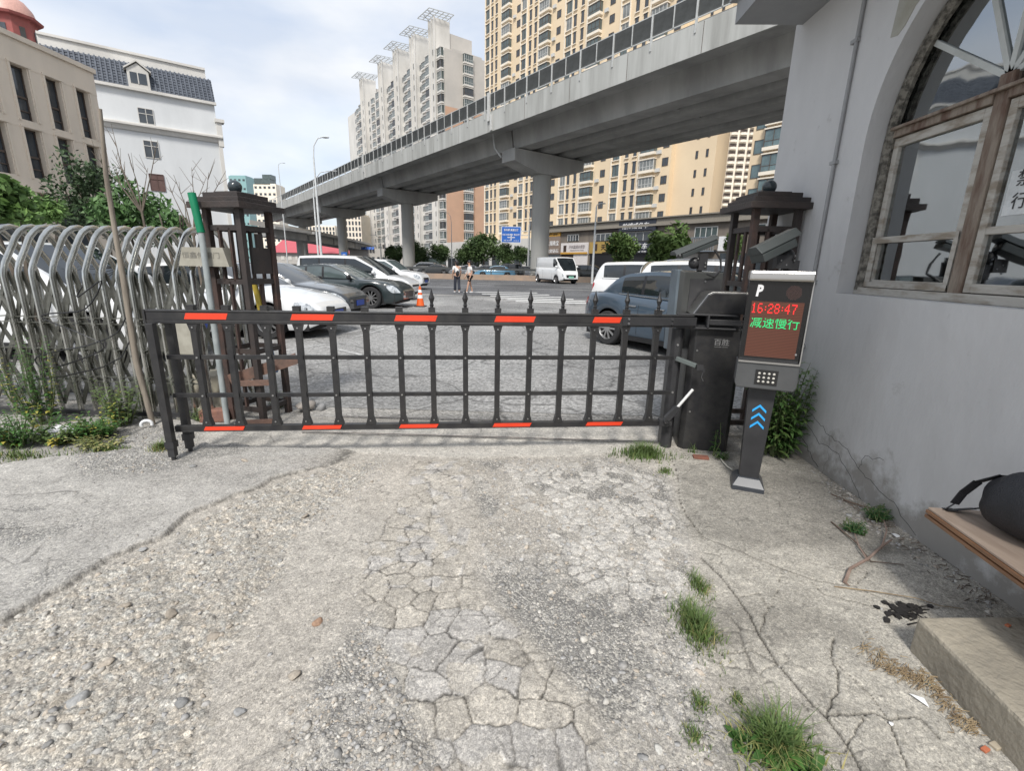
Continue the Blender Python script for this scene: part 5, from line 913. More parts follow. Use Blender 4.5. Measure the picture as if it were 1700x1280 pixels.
# ---- parking terminal
T_ = thing('parking_terminal', 'parking terminal with letter P, clock display and keypad on a tapered post', 'parking terminal', (1.60, 3.13, 0), R(-21)); T_.scale = (.88, 1, 1); m_ss = M('dark_grey_steel', (.115, .118, .12), .42, c2=(.085, .088, .09), sc=3, metal=.3)
q = MB(); z = .035; B0 = [(-.115, -.115), (.115, -.115), (.115, .115), (-.115, .115)]; B1 = [(-.078, -.07), (.078, -.07), (.078, .07), (-.078, .07)]
q.prism([(x, y, 0) for x, y in B0], (0, 0, z)); vs = [(x, y, z) for x, y in B0] + [(x, y, .085) for x, y in B1]; q.add(vs, [(0, 1, 5, 4), (1, 2, 6, 5), (2, 3, 7, 6), (3, 0, 4, 7), (4, 5, 6, 7)]); put('base', q, M('blue_black_steel', (.05, .055, .065), .35), T_, bevel=.003)
q = MB(); P0 = [(-.070, -.05), (.070, -.05), (.070, .05), (-.070, .05)]; P1 = [(-.096, -.05), (.096, -.05), (.096, .05), (-.096, .05)]; q.add([(x, y, .08) for x, y in P0] + [(x, y, .78) for x, y in P1], [(3, 2, 1, 0), (4, 5, 6, 7), (0, 1, 5, 4), (1, 2, 6, 5), (2, 3, 7, 6), (3, 0, 4, 7)]); post = put('post', q, m_blk2, T_, bevel=.004)
mbl = M('blue_arrow_glow', (.03, .34, .72), .4, emit=(.02, .3, .7), es=.15)  # arrows are no lamps; a weak blue glow is added to brighten them
for k in range(3): zc_ = .585 - k * .058; q = MB(); q.prism([(-.048, -.052, zc_ - .022), (-.048, -.052, zc_ - .004), (0, -.052, zc_ + .036), (.048, -.052, zc_ - .004), (.048, -.052, zc_ - .022), (0, -.052, zc_ + .018)], (0, -.001, 0)); put('chevron_arrow', q, mbl, post)
hd = put('keypad_box', MB().prism([(-.205, -.135, .775), (-.19, -.135, .745), (.19, -.135, .745), (.205, -.135, .775), (.205, -.135, .925), (-.205, -.135, .925)], (0, .18, 0)), m_ss, T_, bevel=.008)
put('keypad_panel', MB().span((-.075, -.1375, .775), (.075, -.135, .875)), M('keypad_black', (.02, .02, .02), .4), hd)
for r_ in range(3):
    for c_ in range(4): put('key_button', MB().sphere((-.048 + .032 * c_, -.1385, .797 + .027 * r_), .0095, 10, 6, (1, .45, .85)), M('key_cap', (.55, .53, .48), .35), hd, smooth=60)
sh = put('screen_housing', MB().prism([(-.20, -.10, .925), (.195, -.10, .925), (.2, -.13, 1.49), (-.2, -.13, 1.49)], (0, .155, 0)), m_blk, T_, bevel=.004)
sh.data.materials.clear(); sh.data.materials.append(M('screen_black_gloss', (.012, .012, .013), .12, spec=.6, c2=(.01, .01, .011)))
q = MB(); q.span((-.205, -.15, 1.435), (.205, .035, 1.500)); put('top_cap', q, m_chr, T_, bevel=.014); put('side_trim', MB().span((.196, -.125, .925), (.204, .03, 1.436)), m_chr, T_); q = MB(); q.span((-.2, -.145, .918), (.2, -.1, .93)); put('lower_trim', q, m_chr, T_)
def fy(z): return -.10 - .03 * (z - .925) / .565 - .0015
q = MB(); q.prism([(-.165, fy(.955) , .955), (.165, fy(.955), .955), (.165, fy(1.31), 1.31), (-.165, fy(1.31), 1.31)], (0, -.0012, 0))
ms_ = bpy.data.materials.new('led_matrix'); ms_.use_nodes = True; nt = ms_.node_tree; bs = nt.nodes['Principled BSDF']; bs.inputs['Roughness'].default_value = .45; tcm = node(nt, 'ShaderNodeTexCoord'); wv = node(nt, 'ShaderNodeTexWave', Scale=32., bands_direction='Z'); nt.links.new(tcm.outputs['Object'], wv.inputs[0]); rpm = node(nt, 'ShaderNodeValToRGB'); rpm.color_ramp.elements[0].color = (.035, .018, .012, 1); rpm.color_ramp.elements[1].color = (.11, .045, .028, 1); nt.links.new(wv.outputs[0], rpm.inputs[0]); nt.links.new(rpm.outputs[0], bs.inputs['Base Color'])
bs.inputs['Emission Color'].default_value = (.5, .1, .05, 1); bs.inputs['Emission Strength'].default_value = .05
sc_ = put('led_screen', q, ms_, T_)
m_ledr = M('red_led', (.6, .02, .02), .4, emit=(1, .03, .03), es=.55); m_ledg = M('green_led', (.02, .5, .15), .4, emit=(.02, .55, .18), es=.4); m_ledp = M('white_print', (.8, .8, .8), .4)
FONT = {'1': '00100 01100 00100 00100 00100 00100 01110', '6': '01110 10000 10000 11110 10001 10001 01110', '2': '01110 10001 00001 00110 01000 10000 11111', '8': '01110 10001 10001 01110 10001 10001 01110', '4': '00010 00110 01010 10010 11111 00010 00010', '7': '11111 00001 00010 00010 00100 00100 00100', ':': '0 0 1 0 1 0 0'}
q = MB(); x = -.160; dx = .0066; dz = .0088
for ch in '16:28:47':
    rows = FONT[ch].split(); wch = len(rows[0])
    if ch == ':': x += dx * .8
    for r_, row in enumerate(rows):
        for c_, v in enumerate(row):
            if v == '1': zz = 1.294 - r_ * dz; q.box((x + c_ * dx, fy(zz) - .0022, zz), (dx * .93, .001, dz * .9))
    x += dx * (wch + 1.25) + (dx * .6 if ch == ':' else 0)
put('clock_digits', q, m_ledr, sc_); letter(sc_, '减速慢行', .08, m_ledg, (0, fy(1.18) - .002, 1.18), .0, wid=.312, hei=.075, depth=.0005, name='led_characters')
letter(sh, 'P', .08, m_ledp, (-.125, fy(1.38) - .002, 1.377), .004, wid=.045, hei=.073, depth=.0006, shear=.12, name='letter')
q = MB(); rng = random.Random(1)
for k in range(230):
    r_ = .048 * math.sqrt((k + .5) / 230); a = k * 2.39996; x, z = .09 + r_ * math.cos(a), 1.37 + r_ * .92 * math.sin(a); q.box((x, fy(z) - .0005, z), (.0022, .001, .0022))
put('speaker_grille', q, M('speaker_hole', (.20, .10, .085), .6), sh); q = MB(); q.lathe([(.007, -.004), (.007, 0)], (.168, fy(.99), .985), 8, 'y'); put('indicator', q, m_blt, sh)
# ---- cameras
def cam_body(b, L=.30, W_=.125, H_=.10):
    L, W_, H_ = L * .92, W_ * .85, H_ * .85
    q = MB(); hw = W_ / 2; hd_ = [(-hw, 0), (-hw, H_ * .55), (-hw * .5, H_), (hw * .5, H_), (hw, H_ * .55), (hw, 0)]; q.prism([(0, y, z) for y, z in hd_], (L, 0, 0)); bd_ = put('housing', q, M('camera_grey', (.05, .058, .058), .42), b, bevel=.004)
    q = MB(); q.prism([(-.05, y * 1.12, z * 1.08 + .012) for y, z in [(-hw, H_ * .5), (-hw * .5, H_), (hw * .5, H_), (hw, H_ * .5)]][:4], (L + .06, 0, 0)); put('sun_shield', q, MATS['camera_grey'], bd_, bevel=.002)
    q = MB(); q.span((-.004, -hw + .008, .008), (0, hw - .008, H_ * .6)); fp = put('front_glass', q, m_dkb, bd_); [put('lens', MB().lathe([(.014, -.008), (.014, -.004)], (0, yy, .035), 12, 'x'), m_blt, fp) for yy in (-.028, .028)]
CA = thing('security_camera', 'dark box camera on a bracket behind the P terminal, pointing down left', 'security camera', (1.79, 3.42, 1.66), rot=(R(6), R(-24) * -1, R(198))); cam_body(CA, .30, .15, .11)
q = MB(); q.lathe([(.03, 0), (.03, .17)], (1.80, 3.46, 1.47), 12); q.sphere((1.79, 3.46, 1.60), .055, 12, 8); q.box((1.75, 3.42, 1.56), (.10, .05, .09)); q.box((1.83, 3.44, 1.52), (.07, .06, .1)); bk = put('bracket', q, m_blk2, CA, world=True, smooth=30); q = MB(); [q.sphere((x, 3.40, z), .008, 6, 4) for x, z in ((1.73, 1.57), (1.77, 1.54), (1.73, 1.51), (1.82, 1.6), (1.82, 1.57))]; put('bolt', q, m_blt, bk, world=True)
put('post', MB().lathe([(.03, 0), (.03, 1.5)], (1.80, 3.46, 0), 12), m_blk2, CA, world=True)
CA = thing('security_camera', 'long dark camera on the far terminal, tilted steeply up to the right', 'security camera', (1.26, 4.12, 1.585), rot=(R(0), R(-22), R(12))); cam_body(CA, .36, .13, .07)
q = MB(); q.lathe([(.022, 0), (.022, .12)], (1.46, 4.2, 1.48), 12); q.sphere((1.40, 4.17, 1.55), .05, 12, 8); q.box((1.46, 4.15, 1.56), (.07, .05, .14)); q.tube([(1.55, 4.15, 1.66), (1.61, 4.15, 1.58), (1.62, 4.14, 1.50), (1.55, 4.1, 1.44), (1.48, 4.07, 1.46)], .009, 6); bk = put('bracket', q, m_blk2, CA, world=True, smooth=30); q = MB(); [q.sphere((x, 4.12, z), .008, 6, 4) for x, z in ((1.38, 1.57), (1.41, 1.585), (1.475, 1.55), (1.475, 1.52))]; put('bolt', q, m_blt, bk, world=True)
FT = thing('parking_terminal', 'back of a second grey terminal box behind the barrier arm, blue car beside it', 'parking terminal', (1.44, 4.22, 0), R(8)); m_cg = M('charcoal_steel', (.048, .05, .049), .45, c2=(.05, .052, .05), sc=2)
q = MB(); q.prism([(-.19, -.085, .84), (-.155, -.115, .82), (.19, -.115, .82), (.19, .06, .82), (-.19, .06, .84)], (0, 0, .655)); put('screen_housing', q, m_cg, FT, bevel=.006); put('side_panel', MB().span((-.205, -.09, .80), (-.165, .05, 1.495)), M('blue_grey_steel', (.12, .15, .175), .4), FT, bevel=.006)
put('back_plate', MB().span((-.10, -.119, .9), (.17, -.1155, 1.42)), m_blk2, FT); put('lock', MB().lathe([(.009, -.125), (.009, -.118)], (.03, 0, 1.40), 8, 'y'), m_blt, FT); put('post', MB().span((-.09, -.05, .0), (.09, .05, .84)), m_cg, FT, bevel=.004); put('base', MB().span((-.12, -.1, 0), (.12, .1, .04)), m_cg, FT)
# ---- lattice gate pillars
m_rb = M('rusty_brown_steel', (.052, .038, .033), .6, c2=(.028, .024, .023), sc=5, bump=.3, bsc=60, lo=.35, hi=.7); m_rr = M('rusted_edge', (.07, .04, .032), .75, c2=(.035, .027, .024), sc=9, bump=.4, bsc=70)
def pillar(name, lb, c, rz, hw, H_, zb=0.0, mirror=1):
    b = thing(name, lb, 'gate pillar', (c[0], c[1], zb), rz); k = hw
    for i, (x, y) in enumerate(((-k, -k), (k, -k), (k, k), (-k, k))): put('post', MB().span((x - .026, y - .026, 0), (x + .026, y + .026, H_)), m_rb if i % 2 else m_rr, b, bevel=.003)
    for z in (H_ - .16, H_ - .62, H_ - 1.25, .12):
        for a in range(4):
            ca, sa = math.cos(a * math.pi / 2), math.sin(a * math.pi / 2); q = MB(); p0 = (-k + .027, -k); p1 = (k - .027, -k); q.bar((p0[0] * ca - p0[1] * sa, p0[0] * sa + p0[1] * ca, z), (p1[0] * ca - p1[1] * sa, p1[0] * sa + p1[1] * ca, z), .03, .045); put('crossbar', q, m_rb, b)
    for a in range(4):
        ca, sa = math.cos(a * math.pi / 2), math.sin(a * math.pi / 2); q = MB()
        for u in (-k / 3, k / 3): q.bar((u * ca + k * sa, u * sa - k * ca, H_ - .62), (u * ca + k * sa, u * sa - k * ca, H_ - .16), .02, .03) if a != 1 else None
        q.bar((0 * ca + k * sa, -k * ca, .12), (k * sa, -k * ca, H_ - .62), .02, .03); put('upright', q, m_rr, b)
    q = MB(); q.span((k - .012, -k * .55, H_ - .55), (k + .012, k * .8, H_ - .32)).span((k - .012, -k * .1, H_ - .32), (k + .012, k * .35, H_ - .2)); put('ornament_plate', q, m_rb, b)
    q = MB(); q.span((-k - .1, -k - .1, H_ - .005), (k + .1, k + .1, H_ + .045)).span((-k - .055, -k - .055, H_ + .045), (k + .055, k + .055, H_ + .088)).span((-k - .01, -k - .01, H_ + .088), (k + .01, k + .01, H_ + .13)).span((-k + .05, -k + .05, H_ + .13), (k - .05, k - .05, H_ + .145)); put('stepped_cap', q, m_rb, b, bevel=.003)
    put('ball_finial', MB().sphere((0, 0, H_ + .195), .058, 20, 14), M('marbled_ball', (.03, .04, .045), .18, c2=(.30, .33, .33), sc=9, lo=.30, hi=.40), b, smooth=60); return b
rzp = R(-12); hw = .17; corner = np.array([hw * math.cos(rzp) + hw * math.sin(rzp), hw * math.sin(rzp) - hw * math.cos(rzp)]); cc = np.array([-2.50, 4.14]) - corner
PL = pillar('gate_pillar', 'left brown lattice gate pillar with stepped cap and marbled ball, green pole beside it', cc, rzp, hw, 1.93)
rz2 = R(4); hw2 = .18; co2 = np.array([-hw2 * math.cos(rz2) + hw2 * math.sin(rz2), -hw2 * math.sin(rz2) - hw2 * math.cos(rz2)]); cc2 = np.array(AY(1257, 341, 4.2)[:2]) - co2
pillar('gate_pillar', 'right brown lattice gate pillar wedged against the grey wall, dark green ball on top', cc2, rz2, hw2, 2.0)
# junk around the left pillar
q = MB(); a0 = G(378, 706); q.tube([(a0[0], a0[1], 0), tuple(AY(334, 386, a0[1] + .02))], .025, 14); gp = single('steel_pole', q, M('galvanised_pipe', (.33, .36, .36), .45, c2=(.24, .27, .27), sc=8), 'galvanised steel pole with a green plastic sleeve, leaning at the left pillar', 'pole', smooth=40)
t0 = AY(334, 386, a0[1] + .02); t1 = AY(318, 320, a0[1] + .03); put('green_sleeve', MB().tube([t0, t1], .031, 14), M('green_plastic', (.0, .20, .09), .4, c2=(0, .16, .07)), gp, smooth=40)
q = MB(); a0 = G(254, 705); pts = [(a0[0], a0[1], 0)] + [tuple(AY(x, y, 4.0 - .02 * k)) for k, (x, y) in enumerate([(226, 600), (205, 465), (192, 390), (176, 290), (166, 180)])]; q.tube(pts, [.024, .026, .024, .02, .018, .014], 8); single('wooden_pole', q, M('grey_weathered_pole', (.27, .235, .19), .85, c2=(.15, .125, .10), sc=14, stretch=(1, 1, .15), bump=.5, bsc=60), 'tall thin weathered wooden pole leaning in front of the folding gate', 'pole', smooth=50)
single('concrete_block', MB().box((-3.16, 4.46, .2), (.34, .3, .4), R(10)), M('cream_stone', (.42, .39, .32), .85, c2=(.30, .28, .22), sc=7, bump=.4, bsc=40), 'dirty cream stone block standing between the folding gate and the left pillar', 'block', bevel=.012)
single('brick', MB().box((-2.97, 4.14, .06), (.24, .12, .12), R(15)), M('old_brick', (.26, .13, .09), .9, c2=(.19, .10, .08), sc=18, bump=.8, bsc=80), 'worn reddish brick lying at the foot of the steel pole', 'brick', bevel=.012)
q = MB(); q.bar((-2.62, 4.0, .02), (-2.66, 4.06, .62), .03, .03).bar((-2.34, 4.08, .02), (-2.37, 4.14, .62), .03, .03).bar((-2.62, 4.0, .04), (-2.34, 4.08, .04), .03, .04).bar((-2.66, 4.05, .40), (-2.37, 4.13, .40), .03, .05).bar((-2.75, 4.1, .42), (-2.2, 4.3, .60), .04, .1); single('broken_chair', q, M('reddish_old_wood', (.20, .115, .085), .8, c2=(.12, .08, .065), sc=10, bump=.4, bsc=60), 'broken reddish wooden chair frame leaning at the foot of the left pillar', 'broken chair')
q = MB(); q.bar((-2.44, 4.33, .45), (-2.50, 4.3, 1.05), .045, .02, up=(0, 1, 0)); yb = single('striped_board', q, M('faded_blue_board', (.05, .14, .30), .6), 'narrow blue board with a yellow end standing upright inside the left pillar', 'board'); put('yellow_end', MB().bar((-2.50, 4.299, 1.05), (-2.525, 4.287, 1.3), .045, .02, up=(0, 1, 0)), M('faded_yellow', (.55, .42, .06), .6), yb)
g = G(497, 690); me = rocks('rock', np.array([[0, 0, 0.]]), np.array([.10]), 77, .62, ICO2, rough=.3, tones=np.array([[.33, .30, .27]])); o = bpy.data.objects.new('rock', me); COL.objects.link(o); o.location = (g[0], g[1] + .15, .05); tag(o, 'rough pinkish rock on the ground just right of the left pillar', 'rock')
me = rocks('rock', np.array([[0, 0, 0.]]), np.array([.055]), 78, .62, ICO2, rough=.3, tones=np.array([[.2, .2, .2]])); o = bpy.data.objects.new('rock', me); COL.objects.link(o); o.location = (g[0] + .13, g[1] + .2, .03); tag(o, 'smaller dark rock leaning on the rough pinkish one', 'rock')
# ---- stainless folding gate
m_inx = M('stainless_tube', (.66, .66, .63), .24, metal=1, c2=(.38, .38, .35), sc=4, lo=.3, hi=.65); m_inx2 = M('dull_steel_brace', (.30, .30, .27), .42, metal=1, c2=(.14, .14, .12), sc=6, lo=.3, hi=.65)
FG = thing('folding_gate', 'stainless steel folding gate with tall arched hoops and scissor braces, partly collapsed', 'folding gate', (-4.3, 4.4, 0)); xs = [-6.55, -6.35, -6.15, -5.95, -5.75, -5.55, -5.35, -5.16, -4.96, -4.745, -4.61, -4.48, -4.29, -4.14, -3.99, -3.83, -3.68, -3.57, -3.47, -3.34, -3.165, -3.0]
hp = [(4.15, 0), (4.15, .7), (4.15, 1.32), (4.158, 1.37), (4.185, 1.43), (4.27, 1.575), (4.32, 1.66), (4.37, 1.715), (4.43, 1.755), (4.49, 1.768), (4.55, 1.755), (4.61, 1.715), (4.66, 1.66), (4.71, 1.575), (4.80, 1.43), (4.825, 1.37), (4.83, 1.32), (4.83, 0)]
rng = random.Random(9)
for x in xs: q = MB(); q.tube([(x + rng.uniform(-.004, .004), y, z) for y, z in hp], .027, 8, up=(1, 0, 0), sq=.72); put('hoop_frame', q, m_inx, FG, world=True, smooth=50)
for a, c in zip(xs[:-1], xs[1:]):
    for y in (4.175, 4.805):
        q = MB()
        for z0, z1 in ((.12, .52), (.52, .92), (.92, 1.36)): q.bar((a, y, z0), (c, y + .012, z1), .012, .032); q.bar((a, y + .012, z1), (c, y, z0), .012, .032)
        br = put('scissor_brace', q, m_inx2, FG, world=True)
    for z, dz_ in ((.95, .02), (.90, .015), (.66, .02), (.40, .01), (.36, .0)): q = MB(); q.bar((a - .02, 4.13, z), (c + .02, 4.13 + .03, z + dz_), .010, .010); q.lathe([(.012, 4.11), (.012, 4.15)], (a + .03, 0, z), 8, 'y'); put('tie_rod', q, m_inx2, FG, world=True)
q = MB(); q.span((-6.7, 4.12, .03), (-2.95, 4.16, .07)).span((-6.7, 4.82, .03), (-2.95, 4.86, .07)); put('floor_guide', q, m_blk2, FG, world=True)
sg = put('name_plate', MB().prism([(-3.07, 4.10, 1.44), (-3.02, 4.10, 1.60), (-2.66, 4.10, 1.60), (-2.62, 4.10, 1.44)], (0, .12, 0)), M('aged_cream_plate', (.36, .345, .29), .7, c2=(.27, .255, .21), sc=8), FG, world=True); me = txt('恒鑫伸缩门', .08, .0008); me.transform(Matrix.Diagonal((.85, 1, .7, 1))); me.materials.append(M('faded_print', (.24, .23, .2), .8)); o = bpy.data.objects.new('lettering', me); COL.objects.link(o); o.parent = sg; CH.setdefault(sg.name, []).append(o); o.matrix_parent_inverse = mworld(sg).inverted(); o.location = (-2.86, 4.098, 1.53)
put('control_box', MB().span((-3.22, 4.04, .66), (-3.0, 4.16, 1.0)), MATS['aged_cream_plate'], FG, world=True, bevel=.006)
q = MB(); W1 = [(-3.98, 4.1, 1.25), (-4.02, 4.07, 1.15), (-3.75, 4.05, 1.3), (-3.95, 4.05, 1.05), (-4.3, 4.05, 1.0), (-4.35, 4.05, .95), (-4.0, 4.03, .82), (-3.85, 4.05, .7), (-4.2, 4.03, .55), (-4.45, 4.03, .5), (-4.5, 4.04, .6), (-4.2, 4.04, .68), (-4.0, 4.05, .72), (-3.7, 4.06, .85), (-3.55, 4.07, 1.1)]
W1 = [np.array(p) for p in W1]; sm = []
for i in range(len(W1) - 1):
    for k in range(4):
        t = k / 4; p0_, p1_, p2_, p3_ = W1[max(i - 1, 0)], W1[i], W1[i + 1], W1[min(i + 2, len(W1) - 1)]; sm.append(.5 * (2 * p1_ + (p2_ - p0_) * t + (2 * p0_ - 5 * p1_ + 4 * p2_ - p3_) * t * t + (3 * p1_ - p0_ - 3 * p2_ + p3_) * t ** 3))
q.tube(sm, .006, 6); q.tube([(-4.75, 4.1, .35), (-4.3, 4.06, .42), (-3.9, 4.05, .52), (-3.7, 4.05, .62), (-3.6, 4.08, .8)], .006, 6); single('loose_cable', q, m_dkb, 'loose black cable looping over the front of the folding gate', 'cable', smooth=60)
# ---- step, bench, bag
s0_ = np.array([1.605, 1.65]); q = MB(); q.prism([(1.605, 1.655, -.02), (1.57, 1.15, -.02), (1.50, .3, -.02), (2.285, .3, -.02), (2.285, 1.70, -.02)], (0, 0, .175)); st = single('concrete_step', q, M('rough_concrete_step', (.37, .33, .26), .92, c2=(.25, .225, .18), sc=4, bump=1.2, bsc=35, lo=.3, hi=.7), 'rough worn concrete step at the bottom right, below the wooden bench', 'step', bevel=.014)
bz = .45; pA = G(1538, 841, bz); bx0, by1 = pA[0], pA[1]; BN = thing('bench', 'wooden bench with a moulded varnished edge standing against the grey wall', 'bench', (2.05, 1.5, 0)); m_var = M('varnished_wood_edge', (.23, .115, .055), .42, c2=(.14, .07, .035), sc=9, stretch=(6, .4, 6), coat=.3); m_bt = M('worn_bench_top', (.36, .285, .225), .55, c2=(.27, .205, .16), sc=7, stretch=(3, .4, 3))
dxb = (G(1700, 955, bz)[0] - bx0) / (G(1700, 955, bz)[1] - by1)
def bpoly(o_, z): return [(bx0 + o_, by1 - o_, z), (bx0 + o_ + dxb * (.45 - by1), .45, z), (2.285, .45, z), (2.285, by1 - .03 - o_, z)]
put('seat', MB().prism(bpoly(.004, bz - .012), (0, 0, .012)), m_bt, BN, world=True, bevel=.003); q = MB(); q.prism(bpoly(0, bz - .03), (0, 0, .017)); q.prism(bpoly(.008, bz - .036), (0, 0, .006)); q.prism(bpoly(.0, bz - .052), (0, 0, .016)); put('moulded_edge', q, m_var, BN, world=True, bevel=.004)
put('apron', MB().span((1.92, .5, bz - .10), (2.28, by1 - .17, bz - .053)), m_var, BN, world=True, bevel=.004); put('leg', MB().span((1.99, 1.2, .156), (2.26, by1 - .42, bz - .10)), M('cement_support', (.30, .28, .24), .9, c2=(.22, .20, .17), sc=6, bump=.6, bsc=40), BN, world=True, bevel=.012); put('leg', MB().span((1.99, .5, .156), (2.26, .8, bz - .10)), MATS['cement_support'], BN, world=True, bevel=.012)
BK = thing('backpack', 'black fabric bag with a wide strap lying on the wooden bench', 'bag', (2.07, 1.83, bz)); m_bag = M('black_nylon', (.014, .015, .02), .55, c2=(.009, .01, .013), sc=12, bump=.5, bsc=180)
bm = bmesh.new(); bmesh.ops.create_uvsphere(bm, u_segments=40, v_segments=24, radius=1)
for v in bm.verts:
    x, y, z = v.co; n_ = math.sin(x * 5 + z * 3) * .03 + math.sin(y * 9 + x * 4) * .025 + math.sin(z * 12 + y * 5) * .012; r_ = 1 + n_; z2 = z if z > 0 else z * .85
    v.co = (math.copysign(abs(x) ** .8, x) * .125 * r_, math.copysign(abs(y) ** .75, y) * .24 * r_, (math.copysign(abs(z2) ** .8, z2) * .105 + .098) * (1 + n_ * .5) * (1 - .18 * (y > 0) * y))
me = bpy.data.meshes.new('body'); bm.to_mesh(me); bm.free(); me.polygons.foreach_set('use_smooth', [True] * len(me.polygons)); o = put('body', me, m_bag, BK, loc=(.0, -.08, 0)); o.rotation_euler = (0, 0, R(12)); o.scale = (1.05, .78, 1.45)
def strap(pts, wd, nm, th=.004):
    q = MB()
    for p_, r_ in zip(pts[:-1], pts[1:]): q.bar(p_, r_, wd, th, up=(.3, .2, 1))
    put(nm, q, m_bag, BK, bevel=.001)
strap([(-.14, .17, .006), (-.115, .16, .04), (-.10, .15, .10), (-.08, .12, .17), (-.04, .07, .225), (.02, .03, .24)], .042, 'shoulder_strap'); strap([(-.14, .17, .006), (-.10, .165, .008), (-.04, .14, .03), (0, .10, .06)], .042, 'shoulder_strap'); put('zip_seam', MB().tube([(-.10 + .02 * math.sin(k), -.25 + k * .05, .125 + .06 * math.sin(k * .5)) for k in range(7)], .004, 6), m_dkb, BK); put('patch', MB().box((-.118, .02, .12), (.004, .035, .02), R(8)), M('grey_patch', (.12, .12, .12), .6), BK)
# ================================================================ VEHICLES
m_tyre = M('tyre_rubber', (.025, .025, .026), .8, bump=.2, bsc=40); m_rim = M('alloy_rim', (.5, .5, .5), .3, metal=.8, c2=(.42, .42, .42)); m_und = M('underbody_black', (.012, .012, .013), .7); m_cg2 = glass('car_glass', (.02, .026, .03), rough=.03, spec=.7); m_cg3 = glass('clear_car_glass', (.10, .13, .13), rough=.03, spec=.8)
m_hl = M('headlamp_glass', (.55, .58, .6), .1, spec=.8, c2=(.22, .24, .26), sc=9, lo=.4, hi=.55, coat=1); m_tl = M('tail_lamp_red', (.45, .03, .04), .15, c2=(.30, .02, .03), coat=1); m_grl = M('grille_black', (.015, .015, .017), .4); m_trim = M('bright_trim', (.6, .6, .6), .2, metal=1); m_plb = M('blue_plate', (.02, .07, .38), .4); m_plg = M('green_plate', (.25, .55, .42), .4)
def paint(n, c, met=0.0): return M('car_paint_' + n, c, .3, metal=met, c2=tuple(x * .94 for x in c), sc=1, coat=1, spec=.5)
P_W = paint('white', (.72, .73, .73)); P_D = paint('dark_green_black', (.018, .028, .030)); P_K = paint('charcoal', (.03, .035, .04)); P_B = paint('slate_blue', (.06, .09, .125), .35); P_S = paint('silver', (.42, .43, .44), .5); P_R = paint('red', (.35, .03, .03)); P_BL = paint('light_blue', (.12, .3, .45))
TYPES = {
 'sedan': dict(L=4.85, W=1.86, H=1.45, wb=2.88, r=.335, zt=[(-1, .50), (-.985, .78), (-.955, .93), (-.9, 1.0), (-.66, 1.03), (-.3, .985), (.1, .955), (.43, .95), (.6, .90), (.8, .81), (.92, .71), (.975, .62), (1, .52)], gh=(-.74, -.40, .04, .46), glass=[(-.50, -.30), (-.275, -.045), (-.01, .30)], zb=.19),
 'coupe': dict(L=4.95, W=1.90, H=1.42, wb=2.92, r=.36, zt=[(-1, .50), (-.985, .78), (-.955, .91), (-.9, .98), (-.66, 1.01), (-.3, .97), (.1, .955), (.43, .95), (.6, .93), (.8, .86), (.93, .74), (.98, .62), (1, .52)], gh=(-.82, -.36, .0, .42), glass=[(-.56, -.34), (-.31, -.10), (-.07, .27)], zb=.18),
 'suv': dict(L=4.75, W=1.90, H=1.70, wb=2.78, r=.36, zt=[(-1, .55), (-.99, .85), (-.975, 1.05), (-.9, 1.12), (-.5, 1.10), (.1, 1.06), (.43, 1.06), (.6, 1.03), (.82, .97), (.94, .86), (.985, .72), (1, .58)], gh=(-.97, -.80, .05, .46), glass=[(-.83, -.56), (-.53, -.19), (-.15, .28)], zb=.22),
 'mpv': dict(L=5.1, W=1.92, H=1.76, wb=3.0, r=.35, zt=[(-1, .55), (-.99, .9), (-.98, 1.08), (-.9, 1.12), (-.4, 1.10), (.1, 1.06), (.5, 1.02), (.7, .96), (.86, .86), (.95, .76), (.985, .66), (1, .55)], gh=(-.985, -.86, .10, .62), glass=[(-.86, -.52), (-.49, -.08), (-.04, .40)], zb=.2),
 'van': dict(L=4.6, W=1.75, H=1.96, wb=2.95, r=.30, zt=[(-1, .5), (-.995, 1.0), (-.99, 1.2), (-.5, 1.2), (.3, 1.18), (.72, 1.14), (.86, 1.02), (.94, .88), (.985, .7), (1, .52)], gh=(-.995, -.95, .52, .90), glass=[(.40, .66)], zb=.24),
}
def interp(pts, u):
    for (a, za), (b_, zb_) in zip(pts[:-1], pts[1:]):
        if a <= u <= b_: return za + (zb_ - za) * (u - a) / (b_ - a)
    return pts[0][1] if u < pts[0][0] else pts[-1][1]
